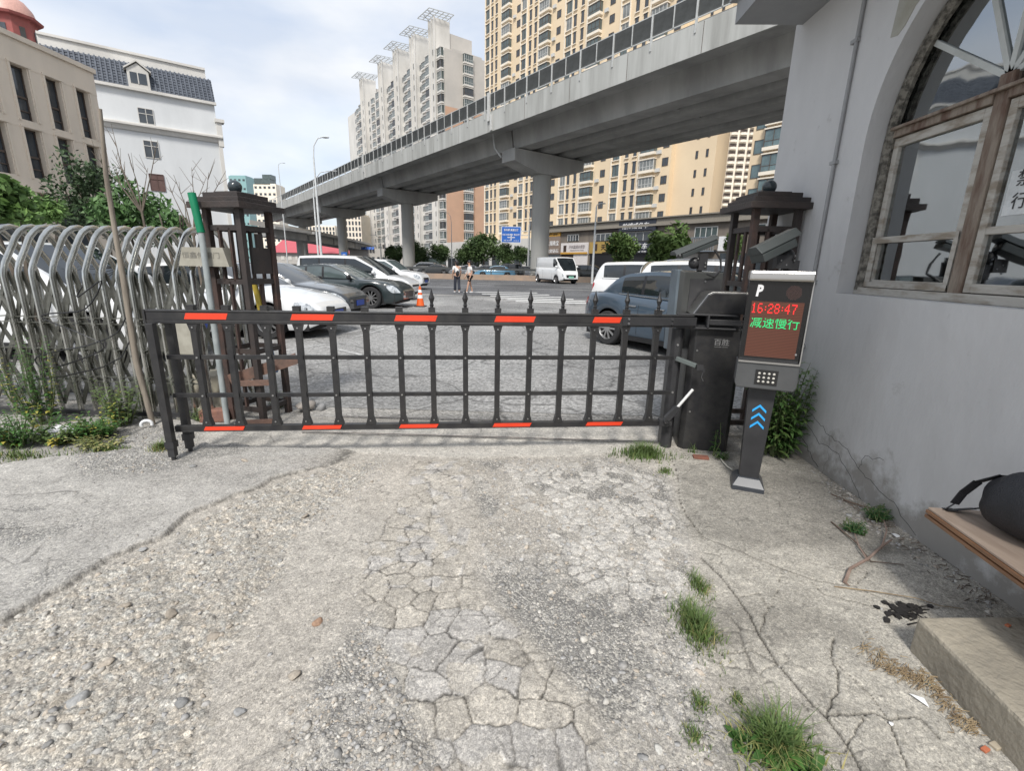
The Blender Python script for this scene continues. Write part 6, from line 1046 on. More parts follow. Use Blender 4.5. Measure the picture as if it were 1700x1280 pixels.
def car(ty, pm, name, lb, cat, loc, rz, plate=None, glassm=None, group=None, detail=True, wheelstyle=10, rails=False, side_dark=False):
    t = TYPES[ty]; L, Wd, H, wb, r = t['L'], t['W'], t['H'], t['wb'], t['r']; b = thing(name, lb, cat, loc, rz, group); gm = glassm or m_cg2
    xw = (wb / 2 - .03 + .0, -wb / 2 - .03); ra = r + .055
    def prof(x):
        u = 2 * x / L; w = Wd / 2 * (1 - .30 * abs(u) ** 7 - .03 * abs(u) ** 2) ; zb = t['zb'] + .14 * max(0, abs(u) - .86) / .14
        for c in xw:
            if abs(x - c) < ra: zb = max(zb, r + math.sqrt(ra * ra - (x - c) ** 2))
        zt = interp(t['zt'], u); return w, min(zb, zt - .05), zt
    def flare(x): return max([0] + [.018 * max(0, 1 - (abs(x - c) / (ra * 1.45)) ** 2) for c in xw])
    SIDE = [(0, .955), (.08, .985), (.2, 1.0), (.4, 1.003), (.58, 1.0), (.70, .992), (.80, .982), (.90, .962), (.96, .93), (1.0, .885)]
    def S(x, v):
        w, zb, zt = prof(x)
        if v <= 1:
            z0 = t['zb'] if zb <= t['zb'] + .14 else t['zb']; 
            for (a, fa), (c, fc) in zip(SIDE[:-1], SIDE[1:]):
                if a <= v <= c: f = fa + (fc - fa) * (v - a) / (c - a); break
            return (x, w * f + flare(x) * (1 - v), zb + (zt - zb) * v)
        k = v - 1; y = w * .885 * (1 - k); return (x, y, zt + .035 * (1 - (1 - k) ** 2) * min(1, (L / 2 - abs(x)) / .4))
    n = 118; us = [math.sin(math.pi / 2 * max(-1, min(1, q))) * .35 + q * .65 for q in np.linspace(-1, 1, n)]; X_ = [u * L / 2 for u in us]; V_ = [0, .08, .2, .4, .58, .7, .8, .9, .96, 1, 1.12, 1.35, 1.65, 2]
    q = MB(); vs = []; m = len(V_)
    for x in X_:
        for v in V_: p = S(x, v); vs.append(p)
    for x in X_:
        for v in V_: p = S(x, v); vs.append((p[0], -p[1], p[2]))
    fs = []
    for i in range(n - 1):
        for j in range(m - 1):
            a = i * m + j; fs.append((a, a + 1, a + m + 1, a + m)); a += n * m; fs.append((a, a + m, a + m + 1, a + 1))
    for e in (0, (n - 1) * m): fs.append(tuple([e + j for j in range(m)] + [n * m + e + j for j in range(m - 2, -1, -1)]))
    q.add(vs, fs)
    # greenhouse
    ur, urr, urf, uf = t['gh']; xr, xrr, xrf, xf = [k * L / 2 for k in t['gh']]; GN = 60; gx = sorted(set(list(np.linspace(xr, xf, GN)) + [k * L / 2 for g_ in t['glass'] for k in g_]))
    def roofz(x):
        zr, zf = interp(t['zt'], 2 * xr / L), interp(t['zt'], 2 * xf / L)
        if x < xrr: k = (x - xr) / (xrr - xr); return zr + (H - .05 - zr) * (math.sin(k * math.pi / 2) ** (.85 if ty in ('suv', 'van', 'mpv') else 1.0) if ty != 'coupe' else math.sin(k * math.pi / 2))
        if x > xrf: k = (xf - x) / (xf - xrf); return zf + (H - .03 - zf) * (k ** .9)
        k = (x - xrr) / (xrf - xrr); return H - .05 + .02 * k + .03 * math.sin(k * math.pi)
    tum = .80 if ty != 'van' else .90
    def Gp(x, v):                       # v 0..1 up the side, 1..2 to the middle of the roof
        w, zb, zt = prof(x); z1 = roofz(x); k = max(0., (z1 - zt) / (H - 1.0)); yb = w * .90; yt = w * (.90 + (tum - .90) * min(1, k))
        endk = min(1, max(0, (x - xr) / .35), max(0, (xf - x) / .5)) if ty not in ('van',) else min(1, max(0, (xf - x) / .3)); yt *= .90 + .10 * endk
        if v <= 1: return (x, yb + (yt - yb) * v + .02 * math.sin(v * math.pi), zt - .015 + (z1 - zt + .015) * v)
        c = v - 1; return (x, yt * (1 - c), z1 + .03 * (1 - (1 - c) ** 2))
    GV = [0, .12, .3, .5, .7, .86, .95, 1, 1.08, 1.3, 1.6, 2]; W_ = {'windshield': MB(), 'rear_window': MB()}
    sideg = [[MB(), MB()] for _ in t['glass']]; pil = {}; ga, gb = t['glass'][0][0] * L / 2, t['glass'][-1][1] * L / 2
    for i in range(len(gx) - 1):
        x0, x1 = gx[i], gx[i + 1]; xm = (x0 + x1) / 2
        for j in range(len(GV) - 1):
            v0, v1 = GV[j], GV[j + 1]; vm = (v0 + v1) / 2
            for sg in (1, -1):
                P = [Gp(x0, v0), Gp(x0, v1), Gp(x1, v1), Gp(x1, v0)]; P = [(p[0], p[1] * sg, p[2]) for p in P]
                if sg < 0: P = P[::-1]
                tgt = q
                if vm < 1:
                    if ty != 'van' and ga <= x0 and x1 <= gb and .12 <= v0 and v1 <= .87: tgt = pil.setdefault((sg, sum(g_[0] * L / 2 <= x0 + 1e-6 for g_ in t['glass'])), MB())
                    for gi, g_ in enumerate(t['glass']):
                        if g_[0] * L / 2 - 1e-6 <= x0 and x1 <= g_[1] * L / 2 + 1e-6 and .12 <= v0 and v1 <= .87 and roofz(xm) - prof(xm)[2] > .10: tgt = sideg[gi][0 if sg > 0 else 1]
                elif vm > 1.05:
                    if xm > xrf + .04 and xm < xf - .03: tgt = W_['windshield']
                    if xm < xrr - .02 and xm > xr + .06 and ty != 'van': tgt = W_['rear_window']
                tgt.add(P, [(0, 1, 2, 3)])
    body = put('body', q, pm, b); me = body.data
    bm = bmesh.new(); bm.from_mesh(me); bmesh.ops.remove_doubles(bm, verts=bm.verts, dist=.0008); bm.normal_update(); bm.to_mesh(me); bm.free(); me.polygons.foreach_set('use_smooth', [True] * len(me.polygons)); me.set_sharp_from_angle(angle=R(38))
    def weld(o):
        bm = bmesh.new(); bm.from_mesh(o.data); bmesh.ops.remove_doubles(bm, verts=bm.verts, dist=.0008); bm.to_mesh(o.data); bm.free(); o.data.polygons.foreach_set('use_smooth', [True] * len(o.data.polygons)); return o
    for k, mb in W_.items():
        if mb.f: weld(put(k, mb, gm, b))
    for pr_ in sideg:
        for mb in pr_:
            if mb.f: weld(put('side_window', mb, gm, b))
    for mb in pil.values():
        if mb.f: weld(put('pillar_trim', mb, m_grl, b))
    put('underbody', MB().span((-L / 2 + .25, -Wd / 2 * .84, t['zb'] - .02), (L / 2 - .25, Wd / 2 * .84, .62)), m_und, b)
    # wheels
    ty_ = MB().lathe([(r * .66, -.10), (r * .93, -.105), (r, -.08), (r, .08), (r * .93, .105), (r * .66, .10)], (0, 0, 0), 28, 'y', False)
    tm = ty_.mesh('wheel', 40); tm.materials.append(m_tyre)
    rm = MB(); rm.lathe([(r * .60, -.06), (r * .66, -.098), (r * .70, -.085)], (0, 0, 0), 28, 'y', False); rm.lathe([(.06, -.075), (.05, -.09), (.001, -.092)], (0, 0, 0), 12, 'y')
    for k in range(wheelstyle):
        a = 2 * math.pi * k / wheelstyle; rm.bar((.03 * math.cos(a), -.082, .03 * math.sin(a)), (r * .66 * math.cos(a), -.078, r * .66 * math.sin(a)), .035 if wheelstyle > 6 else .06, .02, up=(0, 1, 0))
    rmm = rm.mesh('rim', 30); rmm.materials.append(m_rim); dk = MB().lathe([(r * .64, -.05), (.001, -.05)], (0, 0, 0), 20, 'y').mesh('hub_disc'); dk.materials.append(m_und)
    for c in xw:
        for sg in (1, -1):
            y = (Wd / 2 - .125) * sg; o = put('wheel', tm, None, b, loc=(c, y, r)); o.rotation_euler = (0, 0, 0 if sg < 0 else math.pi); put('rim', rmm, None, o); put('hub_disc', dk, None, o)
    if not detail: return b
    off = .004
    def patch(nm, m, x0, x1, v0, v1, nx=8, nv=4, o_=off, shape=None, sides=(1, -1)):
        for sg in sides:
            q = MB(); vs = []
            for i in range(nx + 1):
                for j in range(nv + 1):
                    a, c = i / nx, j / nv
                    if shape: a2, c2 = shape(a, c)
                    else: a2, c2 = a, c
                    p = S(x0 + (x1 - x0) * a2, v0 + (v1 - v0) * c2); vs.append((p[0] + (o_ if x0 > 0 else -o_) * .5, (p[1] + o_) * sg, p[2] + o_ * .6))
            q.add(vs, [(i * (nv + 1) + j, (i + 1) * (nv + 1) + j, (i + 1) * (nv + 1) + j + 1, i * (nv + 1) + j + 1) for i in range(nx) for j in range(nv)]); put(nm, q, m, b, smooth=50)
    lens = lambda a, c: (a, .5 + (c - .5) * (1 - (2 * a - 1) ** 2 * .75) + (.28 * (1 - a) - .1))
    if ty != 'van':
        patch('headlight', m_hl, L / 2 * .80, L / 2 * .965, .55, .93, shape=lens); patch('tail_light', m_tl, -L / 2 * (.955 if ty == 'suv' else .90), -L / 2 * .99, .68, .90, shape=lens)
    else:
        patch('headlight', m_hl, L / 2 * .93, L / 2 * .975, .45, .80); patch('tail_light', m_tl, -L / 2 * .97, -L / 2 * .995, .5, .95)
    w_, zb_, zt_ = prof(L / 2 * .985); xe = L / 2 * .99
    put('grille', MB().span((xe - .12, -.42, zt_ - .26), (xe + .025, .42, zt_ - .02)), m_grl, b, bevel=.02)
    put('lower_grille', MB().span((xe - .1, -.62, t['zb'] + .12), (xe + .022, .62, t['zb'] + .24)), m_grl, b, bevel=.01)
    if plate: put('number_plate', MB().span((xe + .025, -.22, t['zb'] + .2), (xe + .04, .22, t['zb'] + .34)), plate, b); put('number_plate', MB().span((-xe - .03, -.22, .62), (-xe - .0, .22, .76)), plate, b)
    # seams, handles, sill, mirrors, trim
    for sg in (1, -1):
        q = MB(); doors = [g_[0] - .012 for g_ in t['glass'][1:]] + [t['glass'][-1][1] + .03] if ty != 'van' else [.38, .70, -.25, -.9]
        for u in doors:
            x = u * L / 2; P = [S(x, v) for v in (.06, .2, .4, .6, .8, .97)]; [q.bar((a[0], (a[1] + .0008) * sg, a[2]), (c[0], (c[1] + .0008) * sg, c[2]), .008, .004, up=(0, sg, 0)) for a, c in zip(P[:-1], P[1:])]
        put('door_seams', q, m_und, b)
        for u in (doors[:-1] if ty != 'van' else [.34, -.2]):
            x = (u - .055) * L / 2; p = S(x, .78); put('door_handle', MB().box((x, (p[1] + .014) * sg, p[2]), (.17, .022, .026)), pm if not side_dark else m_trim, b, bevel=.006)
        q = MB(); xs_ = np.linspace(-wb / 2 + ra, wb / 2 - ra - .05, 6); [q.bar((x0, (S(x0, .02)[1] + .006) * sg, t['zb'] + .03), (x1, (S(x1, .02)[1] + .006) * sg, t['zb'] + .03), .06, .09) for x0, x1 in zip(xs_[:-1], xs_[1:])]; put('sill', q, m_und, b)
        if ty != 'van':
            q = MB(); gx0, gx1 = t['glass'][0][0] * L / 2 - .05, t['glass'][-1][1] * L / 2 + .06; XS = np.linspace(gx0, gx1, 12); [q.bar((a, (Gp(a, .06)[1] + .006) * sg, Gp(a, .06)[2]), (c, (Gp(c, .06)[1] + .006) * sg, Gp(c, .06)[2]), .012, .022, up=(0, sg, 0)) for a, c in zip(XS[:-1], XS[1:])]; put('window_trim', q, m_trim, b)
        xm_ = (t['glass'][-1][1] + .0) * L / 2 + .06; p = Gp(xm_ - .1, .15); q = MB(); q.sphere((xm_ + .02, (p[1] + .13) * sg, p[2] + .05), .5, 14, 8, (.14, .22, .17)); q.bar((xm_ + .02, p[1] * sg, p[2]), (xm_ + .02, (p[1] + .12) * sg, p[2] + .03), .06, .03); put('mirror', q, pm if pm is P_W else m_grl, b, smooth=50)
    if rails: [put('roof_rail', MB().tube([(-L * .33, sg * .58, H - .02), (-L * .28, sg * .6, H + .035), (-L * .02, sg * .6, H + .04), (L * .03, sg * .58, H)], .014, 6), m_trim, b, smooth=50) for sg in (1, -1)]
    return b
car('sedan', P_W, 'parked_car', 'nearest white parked sedan, nose pointing right, just behind the left gate pillar', 'car', (-6.42, 9.85, 0), R(-3), m_plb, wheelstyle=10)
car('sedan', P_K, 'parked_car', 'charcoal parked car with round headlight and slatted grille, between the white and dark sedans', 'car', (-6.95, 12.7, 0), R(-4), m_plb, wheelstyle=5)
car('coupe', P_D, 'parked_car', 'black green luxury sedan with ten spoke wheels, seen from the side beside the orange cone', 'car', (-6.65, 16.6, 0), R(-4), None, glassm=m_cg3, wheelstyle=10)
car('mpv', P_W, 'parked_car', 'long white people carrier parked behind the dark sedan', 'car', (-7.35, 20.3, 0), R(-5), None, wheelstyle=5)
car('suv', P_W, 'parked_car', 'white SUV parked farthest left of the road, black front bumper trim', 'car', (-8.5, 28.6, 0), R(-8), m_plb, glassm=m_cg3, wheelstyle=5)
car('suv', P_W, 'parked_car', 'white SUV standing right behind the folding gate hoops at far left', 'car', (-7.55, 7.25, 0), R(-2), m_plb, wheelstyle=5)
car('suv', P_S, 'parked_car', 'grey car mostly hidden behind the white SUV at the folding gate', 'car', (-13.2, 8.6, 0), R(-2), None, wheelstyle=5)
hv = R(-54); tc_ = np.array([1.98, 10.35]); hx = np.array([math.cos(hv), math.sin(hv)]); ctr = np.array([1.53, 9.3]) + hx * 1.47 + np.array([-hx[1], hx[0]]) * .93
car('sedan', P_B, 'parked_car', 'slate blue sedan seen from behind left, parked between the barrier and the road', 'car', (ctr[0], ctr[1], 0), hv, None, wheelstyle=10, side_dark=True)
car('suv', P_W, 'parked_car', 'large white SUV with black windows directly behind the blue sedan', 'car', (5.15, 12.9, 0), R(-8), None, rails=True, wheelstyle=5)
car('suv', P_W, 'parked_car', 'white hatchback with dark rear window poking out left of the large white SUV', 'car', (4.6, 16.6, 0), R(-14), None, wheelstyle=5)
# moving and far vehicles
va, vb = G(885, 468), G(930, 472); ang = math.atan2(vb[1] - va[1], vb[0] - va[0]); vc = (va + vb) / 2
car('van', P_W, 'delivery_van', 'small white panel van driving along the road under the viaduct', 'van', (vc[0] + .9, vc[1] + .75, 0), ang, m_plg, wheelstyle=8).scale = (1.2, 1.15, 1.17)
def far(ty, pm, px, D, ang, lb, nm='car', zz=0.0): c = AY(px, 440, D); return car(ty, pm, nm, lb, 'car', (c[0], D, zz), ang, None, group='cars on the far carriageway', detail=False, wheelstyle=5)
far('suv', P_K, 985, 54, R(-20), 'black car on the far carriageway right behind the white van'); far('sedan', P_W, 803, 64, R(180), 'white sedan on the far carriageway left of the white van'); far('suv', P_K, 838, 60, R(184), 'black SUV on the far carriageway, nearest the white van on its left'); far('sedan', P_BL, 822, 57, R(182), 'light blue car on the far carriageway below the tallest tree'); far('sedan', P_S, 775, 66, R(180), 'silver car on the far carriageway right of the pedestrians'); far('sedan', P_W, 868, 63, R(180), 'white car on the far carriageway, half hidden by the van'); far('sedan', P_K, 722, 68, R(178), 'dark sedan on the far carriageway in front of the bus'); far('suv', P_S, 700, 72, R(178), 'grey SUV on the far carriageway near the second column')
c = AY(727, 438, 104); b = thing('bus', 'dark bus with a white rear on the far carriageway behind the guard rail', 'bus', (c[0], 104, 0), R(0)); q = MB().span((-3.3, -1.2, .4), (2.3, 1.2, 3.0)); put('body', q, P_K, b, bevel=.15); put('rear_panel', MB().span((2.0, -1.22, .5), (2.4, 1.22, 2.95)), P_W, b, bevel=.05); put('front_section', MB().span((2.4, -1.2, .4), (4.0, 1.2, 2.9)), P_K, b, bevel=.1)
for k in range(5): put('side_window', MB().span((-3.0 + k, -1.225, 1.4), (-2.1 + k, -1.2, 2.5)), m_cg3, b)
for x in (-2.2, 2.9): put('wheel', MB().lathe([(.25, -.15), (.48, -.15), (.48, .15), (.25, .15)], (x, -1.08, .48), 18, 'y'), m_tyre, b)
# traffic cone
g = G(698, 509); b = thing('traffic_cone', 'orange traffic cone with white bands in front of the dark sedan', 'traffic cone', (g[0], g[1], 0)); m_or = M('cone_orange', (.85, .13, .02), .5); put('base', MB().box((0, 0, .02), (.38, .38, .04)), M('cone_base_black', (.03, .03, .03), .7), b, bevel=.01); H2 = .72; rr = lambda z: .145 - .115 * z / H2
put('cone', MB().lathe([(rr(0), .04), (rr(H2), H2)], n=20), m_or, b, smooth=60); [put('reflective_band', MB().lathe([(rr(a) + .004, a), (rr(c) + .004, c)], n=20), m_let, b, smooth=60) for a, c in ((.30, .42), (.50, .60))]
# ================================================================ PEOPLE
m_skin = M('skin', (.50, .30, .21), .55, c2=(.44, .26, .18)); m_hair = M('black_hair', (.012, .010, .010), .45); m_tw = M('white_cotton', (.72, .71, .69), .8); m_bkc = M('black_cloth', (.016, .016, .018), .8); m_den = M('dark_blue_trousers', (.03, .035, .05), .8); m_shoe = M('white_shoes', (.6, .6, .6), .6)
def skin(name, pts, edges, rad, m, par, sub=2, root=0):
    me = bpy.data.meshes.new(name); me.from_pydata(pts, edges, []); o = bpy.data.objects.new(name, me); COL.objects.link(o); md = o.modifiers.new('s', 'SKIN'); md.use_smooth_shade = True; sk = me.skin_vertices[0] if me.skin_vertices else None
    if sk is None:
        bm = bmesh.new(); bm.from_mesh(me); bm.verts.layers.skin.verify(); bm.to_mesh(me); bm.free(); sk = me.skin_vertices[0]
    for i, r_ in enumerate(rad): sk.data[i].radius = (r_, r_) if not isinstance(r_, tuple) else r_; sk.data[i].use_root = (i == root)
    sb = o.modifiers.new('u', 'SUBSURF'); sb.levels = sb.render_levels = sub; dg = bpy.context.evaluated_depsgraph_get(); m2 = bpy.data.meshes.new_from_object(o.evaluated_get(dg)); bpy.data.objects.remove(o); m2.polygons.foreach_set('use_smooth', [True] * len(m2.polygons)); m2.materials.clear(); m2.materials.append(m); return put(name, m2, None, par)
def person(lb, loc, rz, kind):
    b = thing('person', lb, 'person', loc, rz); s1 = 1 if kind else -1      # faces +X locally
    f, bk_ = (.20, -.17) if kind else (.12, -.10)
    P = [(0, 0, .93), (0, 0, 1.12), (.01, 0, 1.32), (.02, 0, 1.43), (.03, 0, 1.50), (.03, 0, 1.57), (.04, 0, 1.64),
         (0, .085, .90), (f * .55, .09, .50), (f, .09, .08), (f + .15, .09, .04), (0, -.085, .90), (bk_ * .3, -.09, .50), (bk_, -.09, .10), (bk_ + .13, -.09, .035),
         (0, .18, 1.36), (-.05, .23, 1.09), (.06, .24, .85), (.10, .24, .78), (0, -.18, 1.36), (.05, -.23, 1.09), (.18, -.22, .88), (.22, -.21, .81)]
    E = [(0, 1), (1, 2), (2, 3), (3, 4), (4, 5), (5, 6), (0, 7), (7, 8), (8, 9), (9, 10), (0, 11), (11, 12), (12, 13), (13, 14), (2, 15), (15, 16), (16, 17), (17, 18), (2, 19), (19, 20), (20, 21), (21, 22)]
    rd = [(.13, .10), (.115, .09), (.13, .09), .055, .05, (.085, .075), .07, .085, .055, .038, .035, .085, .055, .038, .035, .05, .038, .028, .03, .05, .038, .028, .03]
    skin('body', P, E, rd, m_skin, b)
    put('hair', MB().sphere((.015, 0, 1.635), .1, 14, 10, (1.02, .95, 1.0)).sphere((-.045, 0, 1.56), .085, 12, 8, (.8, .95, 1.1 if kind else 1.8)), m_hair, b, smooth=60)
    q = MB(); q.sphere((.128, 0, 1.575), .013, 8, 6); [q.sphere((.115, y, 1.60), .009, 6, 5) for y in (-.03, .03)]; [q.sphere((.03, y, 1.585), .02, 8, 6, (.6, .5, 1.2)) for y in (-.088, .088)]; put('facial_features', q, m_skin, b, smooth=60)
    for sg in (1, -1):
        hx_, hz_ = (.10, .76) if sg > 0 else (.22, .79)
        for k in range(4): q = MB().tube([(hx_ - .02 + k * .013, sg * (.235 if sg > 0 else .205), hz_), (hx_ - .015 + k * .013, sg * .23, hz_ - .05), (hx_ - .01 + k * .01, sg * .22, hz_ - .075 + abs(k - 1.5) * .006)], .008, 6); put('finger', q, m_skin, b, smooth=60)
        put('thumb', MB().tube([(hx_ + .03, sg * .22, hz_ + .01), (hx_ + .045, sg * .21, hz_ - .03)], .009, 6), m_skin, b, smooth=60)
    top = [P[i] for i in (0, 1, 2, 3, 15, 16, 19, 20)]; skin('shirt', [(0, 0, .92)] + top[1:3] + [(.015, 0, 1.40)] + [top[4], (top[4][0] * .4 + top[5][0] * .6, top[5][1] - .01, 1.18), top[6], (top[7][0] * .6, top[7][1] + .01, 1.18)], [(0, 1), (1, 2), (2, 3), (2, 4), (4, 5), (2, 6), (6, 7)], [(.15, .115), (.135, .105), (.15, .105), (.085, .07), .07, .062, .07, .062], m_tw, b)
    if kind: skin('shorts', [(0, 0, .95), (0, .09, .86), (f * .4, .095, .60), (0, -.09, .86), (bk_ * .2, -.095, .60)], [(0, 1), (1, 2), (0, 3), (3, 4)], [(.145, .115), .11, .10, .11, .10], m_bkc, b)
    else:
        skin('trousers', [(0, 0, .95), (0, .085, .86), (f * .55, .09, .50), (f, .09, .12), (0, -.085, .86), (bk_ * .3, -.09, .50), (bk_, -.09, .14)], [(0, 1), (1, 2), (2, 3), (0, 4), (4, 5), (5, 6)], [(.14, .11), .10, .08, .085, .10, .08, .085], m_den, b); skin('waistcoat', [(0, 0, .86), (0, 0, 1.05), (.01, 0, 1.24)], [(0, 1), (1, 2)], [(.165, .13), (.15, .118), (.15, .115)], m_bkc, b)
    for x, y, z in ((f + .06, .09, .045), (bk_ + .05, -.09, .045)): put('shoe', MB().sphere((x, y, z), .5, 12, 8, (.26, .10, .10)), m_shoe, b, smooth=60)
    return b
g = G(759, 486); person('person in white top, black waistcoat and dark trousers walking near the crossing', (g[0], g[1], 0), R(115), 0)
g = G(780, 486.5); person('person in a white t-shirt and black shorts striding right behind the other walker', (g[0], g[1], 0), R(205), 1)
# ================================================================ PLANTS AND LITTER
def leafmat(n, c, c2): return M(n, c, .55, c2=c2, sc=7, spec=.3)
m_g1 = leafmat('grass_green', (.115, .175, .05), (.07, .11, .035)); m_g2 = leafmat('dry_grass', (.34, .30, .13), (.16, .19, .06)); m_g3 = leafmat('weed_leaf', (.07, .16, .035), (.035, .085, .02)); m_g4 = leafmat('yellow_leaf', (.42, .33, .06), (.20, .24, .05)); m_stw = M('straw', (.36, .28, .17), .9, c2=(.20, .14, .08), sc=20); m_tw_ = M('twig', (.17, .12, .09), .9, c2=(.09, .07, .055), sc=15)
def blades(n, rx, ry, h, seed, w=.006, lean=.5, zoff=0, cx=0, cy=0, ang=0):
    rng = np.random.RandomState(seed); mb = MB()
    for i in range(n):
        r_ = min(1.6, abs(rng.randn()) * .62 + .05); a = rng.rand() * 6.283; x, y = cx + rx * r_ * math.cos(a) * math.cos(ang) - ry * r_ * math.sin(a) * math.sin(ang), cy + rx * r_ * math.cos(a) * math.sin(ang) + ry * r_ * math.sin(a) * math.cos(ang)
        hh = h * (.35 + .85 * rng.rand()) * max(.3, 1.15 - .5 * r_); d = rng.rand() * 6.283; dx, dy = math.cos(d), math.sin(d); l_ = lean * hh * (.3 + rng.rand()); ww = w * (.6 + .8 * rng.rand()); nx_, ny_ = -dy * ww / 2, dx * ww / 2; P = []
        for k in range(4): t = k / 3; e = 1 - t ** 1.5; px_, py_, pz = x + dx * l_ * t * t, y + dy * l_ * t * t, zoff + hh * (t - .22 * t * t * lean * 2); P += [(px_ - nx_ * e, py_ - ny_ * e, pz), (px_ + nx_ * e, py_ + ny_ * e, pz)]
        mb.add(P, [(0, 1, 3, 2), (2, 3, 5, 4), (4, 5, 7, 6)])
    return mb
def leafy(mb, base, tip, n, L, w, seed, droop=.4, spread=1.0, stem=None):
    rng = np.random.RandomState(seed); base = np.array(base, float); tip = np.array(tip, float)
    if stem is not None: m_ = (base + tip) / 2 + rng.randn(3) * .02; stem.tube([base, m_, tip], [.004, .003, .0015], 5)
    for i in range(n):
        t = .12 + .88 * (i + rng.rand()) / n; p = base + (tip - base) * t; a = i * 2.4 + rng.rand(); d = np.array([math.cos(a), math.sin(a), .5 - droop + .5 * rng.rand()]); d /= np.linalg.norm(d); l_ = L * (.55 + .6 * rng.rand()) * (1.1 - .5 * t); u = np.cross(d, [0, 0, 1.]); u /= np.linalg.norm(u) + 1e-9
        c1 = p + d * l_ * .35 * spread; c2_ = p + d * l_ * .7 * spread - np.array([0, 0, l_ * .08]); e = p + d * l_ * spread - np.array([0, 0, l_ * .22 * (1 + droop)])
        mb.add([p, c1 - u * w * l_, c1 + u * w * l_, c2_ - u * w * l_ * .8, c2_ + u * w * l_ * .8, e], [(0, 1, 2), (1, 3, 4, 2), (3, 5, 4)])
def tuft(px, py, n, rx, ry, h, seed, lb, m=m_g1, cat='grass', nm='grass_tuft', w=.006, lean=.6, dry=0, ang=0, name2=None):
    g = G(px, py); b = thing(nm, lb, cat, (g[0], g[1], gz(g[0], g[1]) - .003 if Y0 + .1 < g[1] < Y1 - .1 else 0)); put('blades', blades(n, rx, ry, h, seed, w, lean, ang=ang), m, b)
    if dry: put('dry_blades', blades(dry, rx * 1.1, ry * 1.1, h * .8, seed + 50, w, lean * 1.3, ang=ang), m_g2, b)
    return b
tuft(1068, 757, 900, .22, .13, .14, 1, 'bright green grass patch in front of the cabinet foot', dry=60, w=.006)
tuft(1105, 785, 90, .07, .06, .07, 2, 'small straggling grass clump just below the bright patch by the cabinet', dry=20)
tuft(1160, 975, 220, .05, .10, .08, 3, 'upper sparse grass clump in the crack of the concrete', dry=60, w=.004)
tuft(1155, 1045, 800, .075, .15, .12, 4, 'tall fine grass clump growing in the middle of the right hand crack', dry=160, w=.004)
tuft(1160, 1170, 150, .05, .06, .05, 5, 'low grass tuft below the tall clump in the crack', dry=40, w=.004); tuft(1152, 1225, 120, .04, .05, .045, 6, 'lowest tiny grass tuft beside the white chip of stone', dry=30, w=.004)
tuft(1222, 1165, 60, .04, .04, .045, 16, 'thin wisp of grass up left of the broad leaved weed', dry=20, w=.004)
tuft(268, 752, 130, .07, .06, .12, 7, 'yellow green grass tuft beside the gate end legs', m=m_g1, dry=140, w=.006)
tuft(1150, 752, 30, .05, .03, .10, 8, 'thin grass blades at the left foot of the cabinet'); tuft(700, 700, 40, .08, .03, .05, 18, 'tiny grass wisp behind the barrier fence') if False else None
# broad leaved weed at the bottom
def broad(px, py, n, L, w, h, seed, lb, m=m_g3, extra=None):
    g = G(px, py); b = thing('weed', lb, 'weed', (g[0], g[1], gz(g[0], g[1]))); q = MB(); rng = np.random.RandomState(seed)
    for i in range(n):
        a = i * 2.4 + rng.rand() * .5; l_ = L * (.5 + .7 * rng.rand()); el = R(18 + 55 * rng.rand()); d = np.array([math.cos(a) * math.cos(el), math.sin(a) * math.cos(el), math.sin(el)]); u = np.array([-math.sin(a), math.cos(a), 0]); P = []
        for k in range(6): t = k / 5; c = d * l_ * t + np.array([0, 0, -l_ * .45 * t * t]); ww = w * l_ * (math.sin(math.pi * min(1, t * .92 + .06)) ** .8); P += [c - u * ww + [0, 0, ww * .3], c, c + u * ww + [0, 0, ww * .3]]
        f = []
        for k in range(5): f += [(3 * k, 3 * k + 1, 3 * k + 4, 3 * k + 3), (3 * k + 1, 3 * k + 2, 3 * k + 5, 3 * k + 4)]
        q.add(P, f)
    put('leaves', q, m, b, smooth=60)
    if extra: put('blades', blades(extra, .10, .08, h, seed, .006, .7), m_g1, b); put('dry_blades', blades(extra // 2, .14, .1, h * .7, seed + 1, .005, 1.0), m_g2, b)
    return b
broad(1285, 1245, 60, .13, .11, .16, 3, 'broad leaved weed with mixed grass at the bottom of the picture', extra=420); broad(1345, 1290, 22, .10, .13, .1, 8, 'half cut off broad weed right of the big one at the bottom edge', extra=30)
broad(1225, 1230, 14, .07, .2, .06, 9, 'small flat weed just left of the big broad leaved one')
# feathery clumps by the wall
def feathery(px, py, n, R_, H_, L, w, seed, lb, m, z=None, mdry=None, stem=True, xy=None, cat='weed', nm='weed'):
    g = G(px, py) if xy is None else np.array([xy[0], xy[1], 0.]); zz = gz(g[0], g[1]) if Y0 + .1 < g[1] < Y1 - .1 and g[0] < 2.3 else 0; b = thing(nm, lb, cat, (g[0], g[1], zz if z is None else z)); q = MB(); s_ = MB(); rng = np.random.RandomState(seed); q2 = MB()
    for i in range(n):
        a = rng.rand() * 6.283; r_ = R_ * math.sqrt(rng.rand()); tip = (r_ * math.cos(a) * 1.2, r_ * math.sin(a), H_ * (.5 + .6 * rng.rand())); base = (r_ * .35 * math.cos(a), r_ * .35 * math.sin(a), 0)
        leafy(q2 if (mdry is not None and rng.rand() < .10) else q, base, tip, int(8 + H_ * 26), L, w, seed * 31 + i, stem=s_)
    put('leaves', q, m, b); put('stems', s_, M('green_stem', (.12, .15, .06), .8), b)
    if q2.f: put('dry_leaves', q2, mdry, b)
    return b
feathery(1455, 862, 34, .075, .085, .045, .10, 1, 'dark green feathery weed at the foot of the grey wall, right one of two', leafmat('dark_feathery', (.05, .14, .04), (.03, .08, .025))); feathery(1418, 884, 26, .07, .06, .04, .12, 2, 'dark green feathery weed on the concrete, left one of two by the wall', MATS['dark_feathery'])
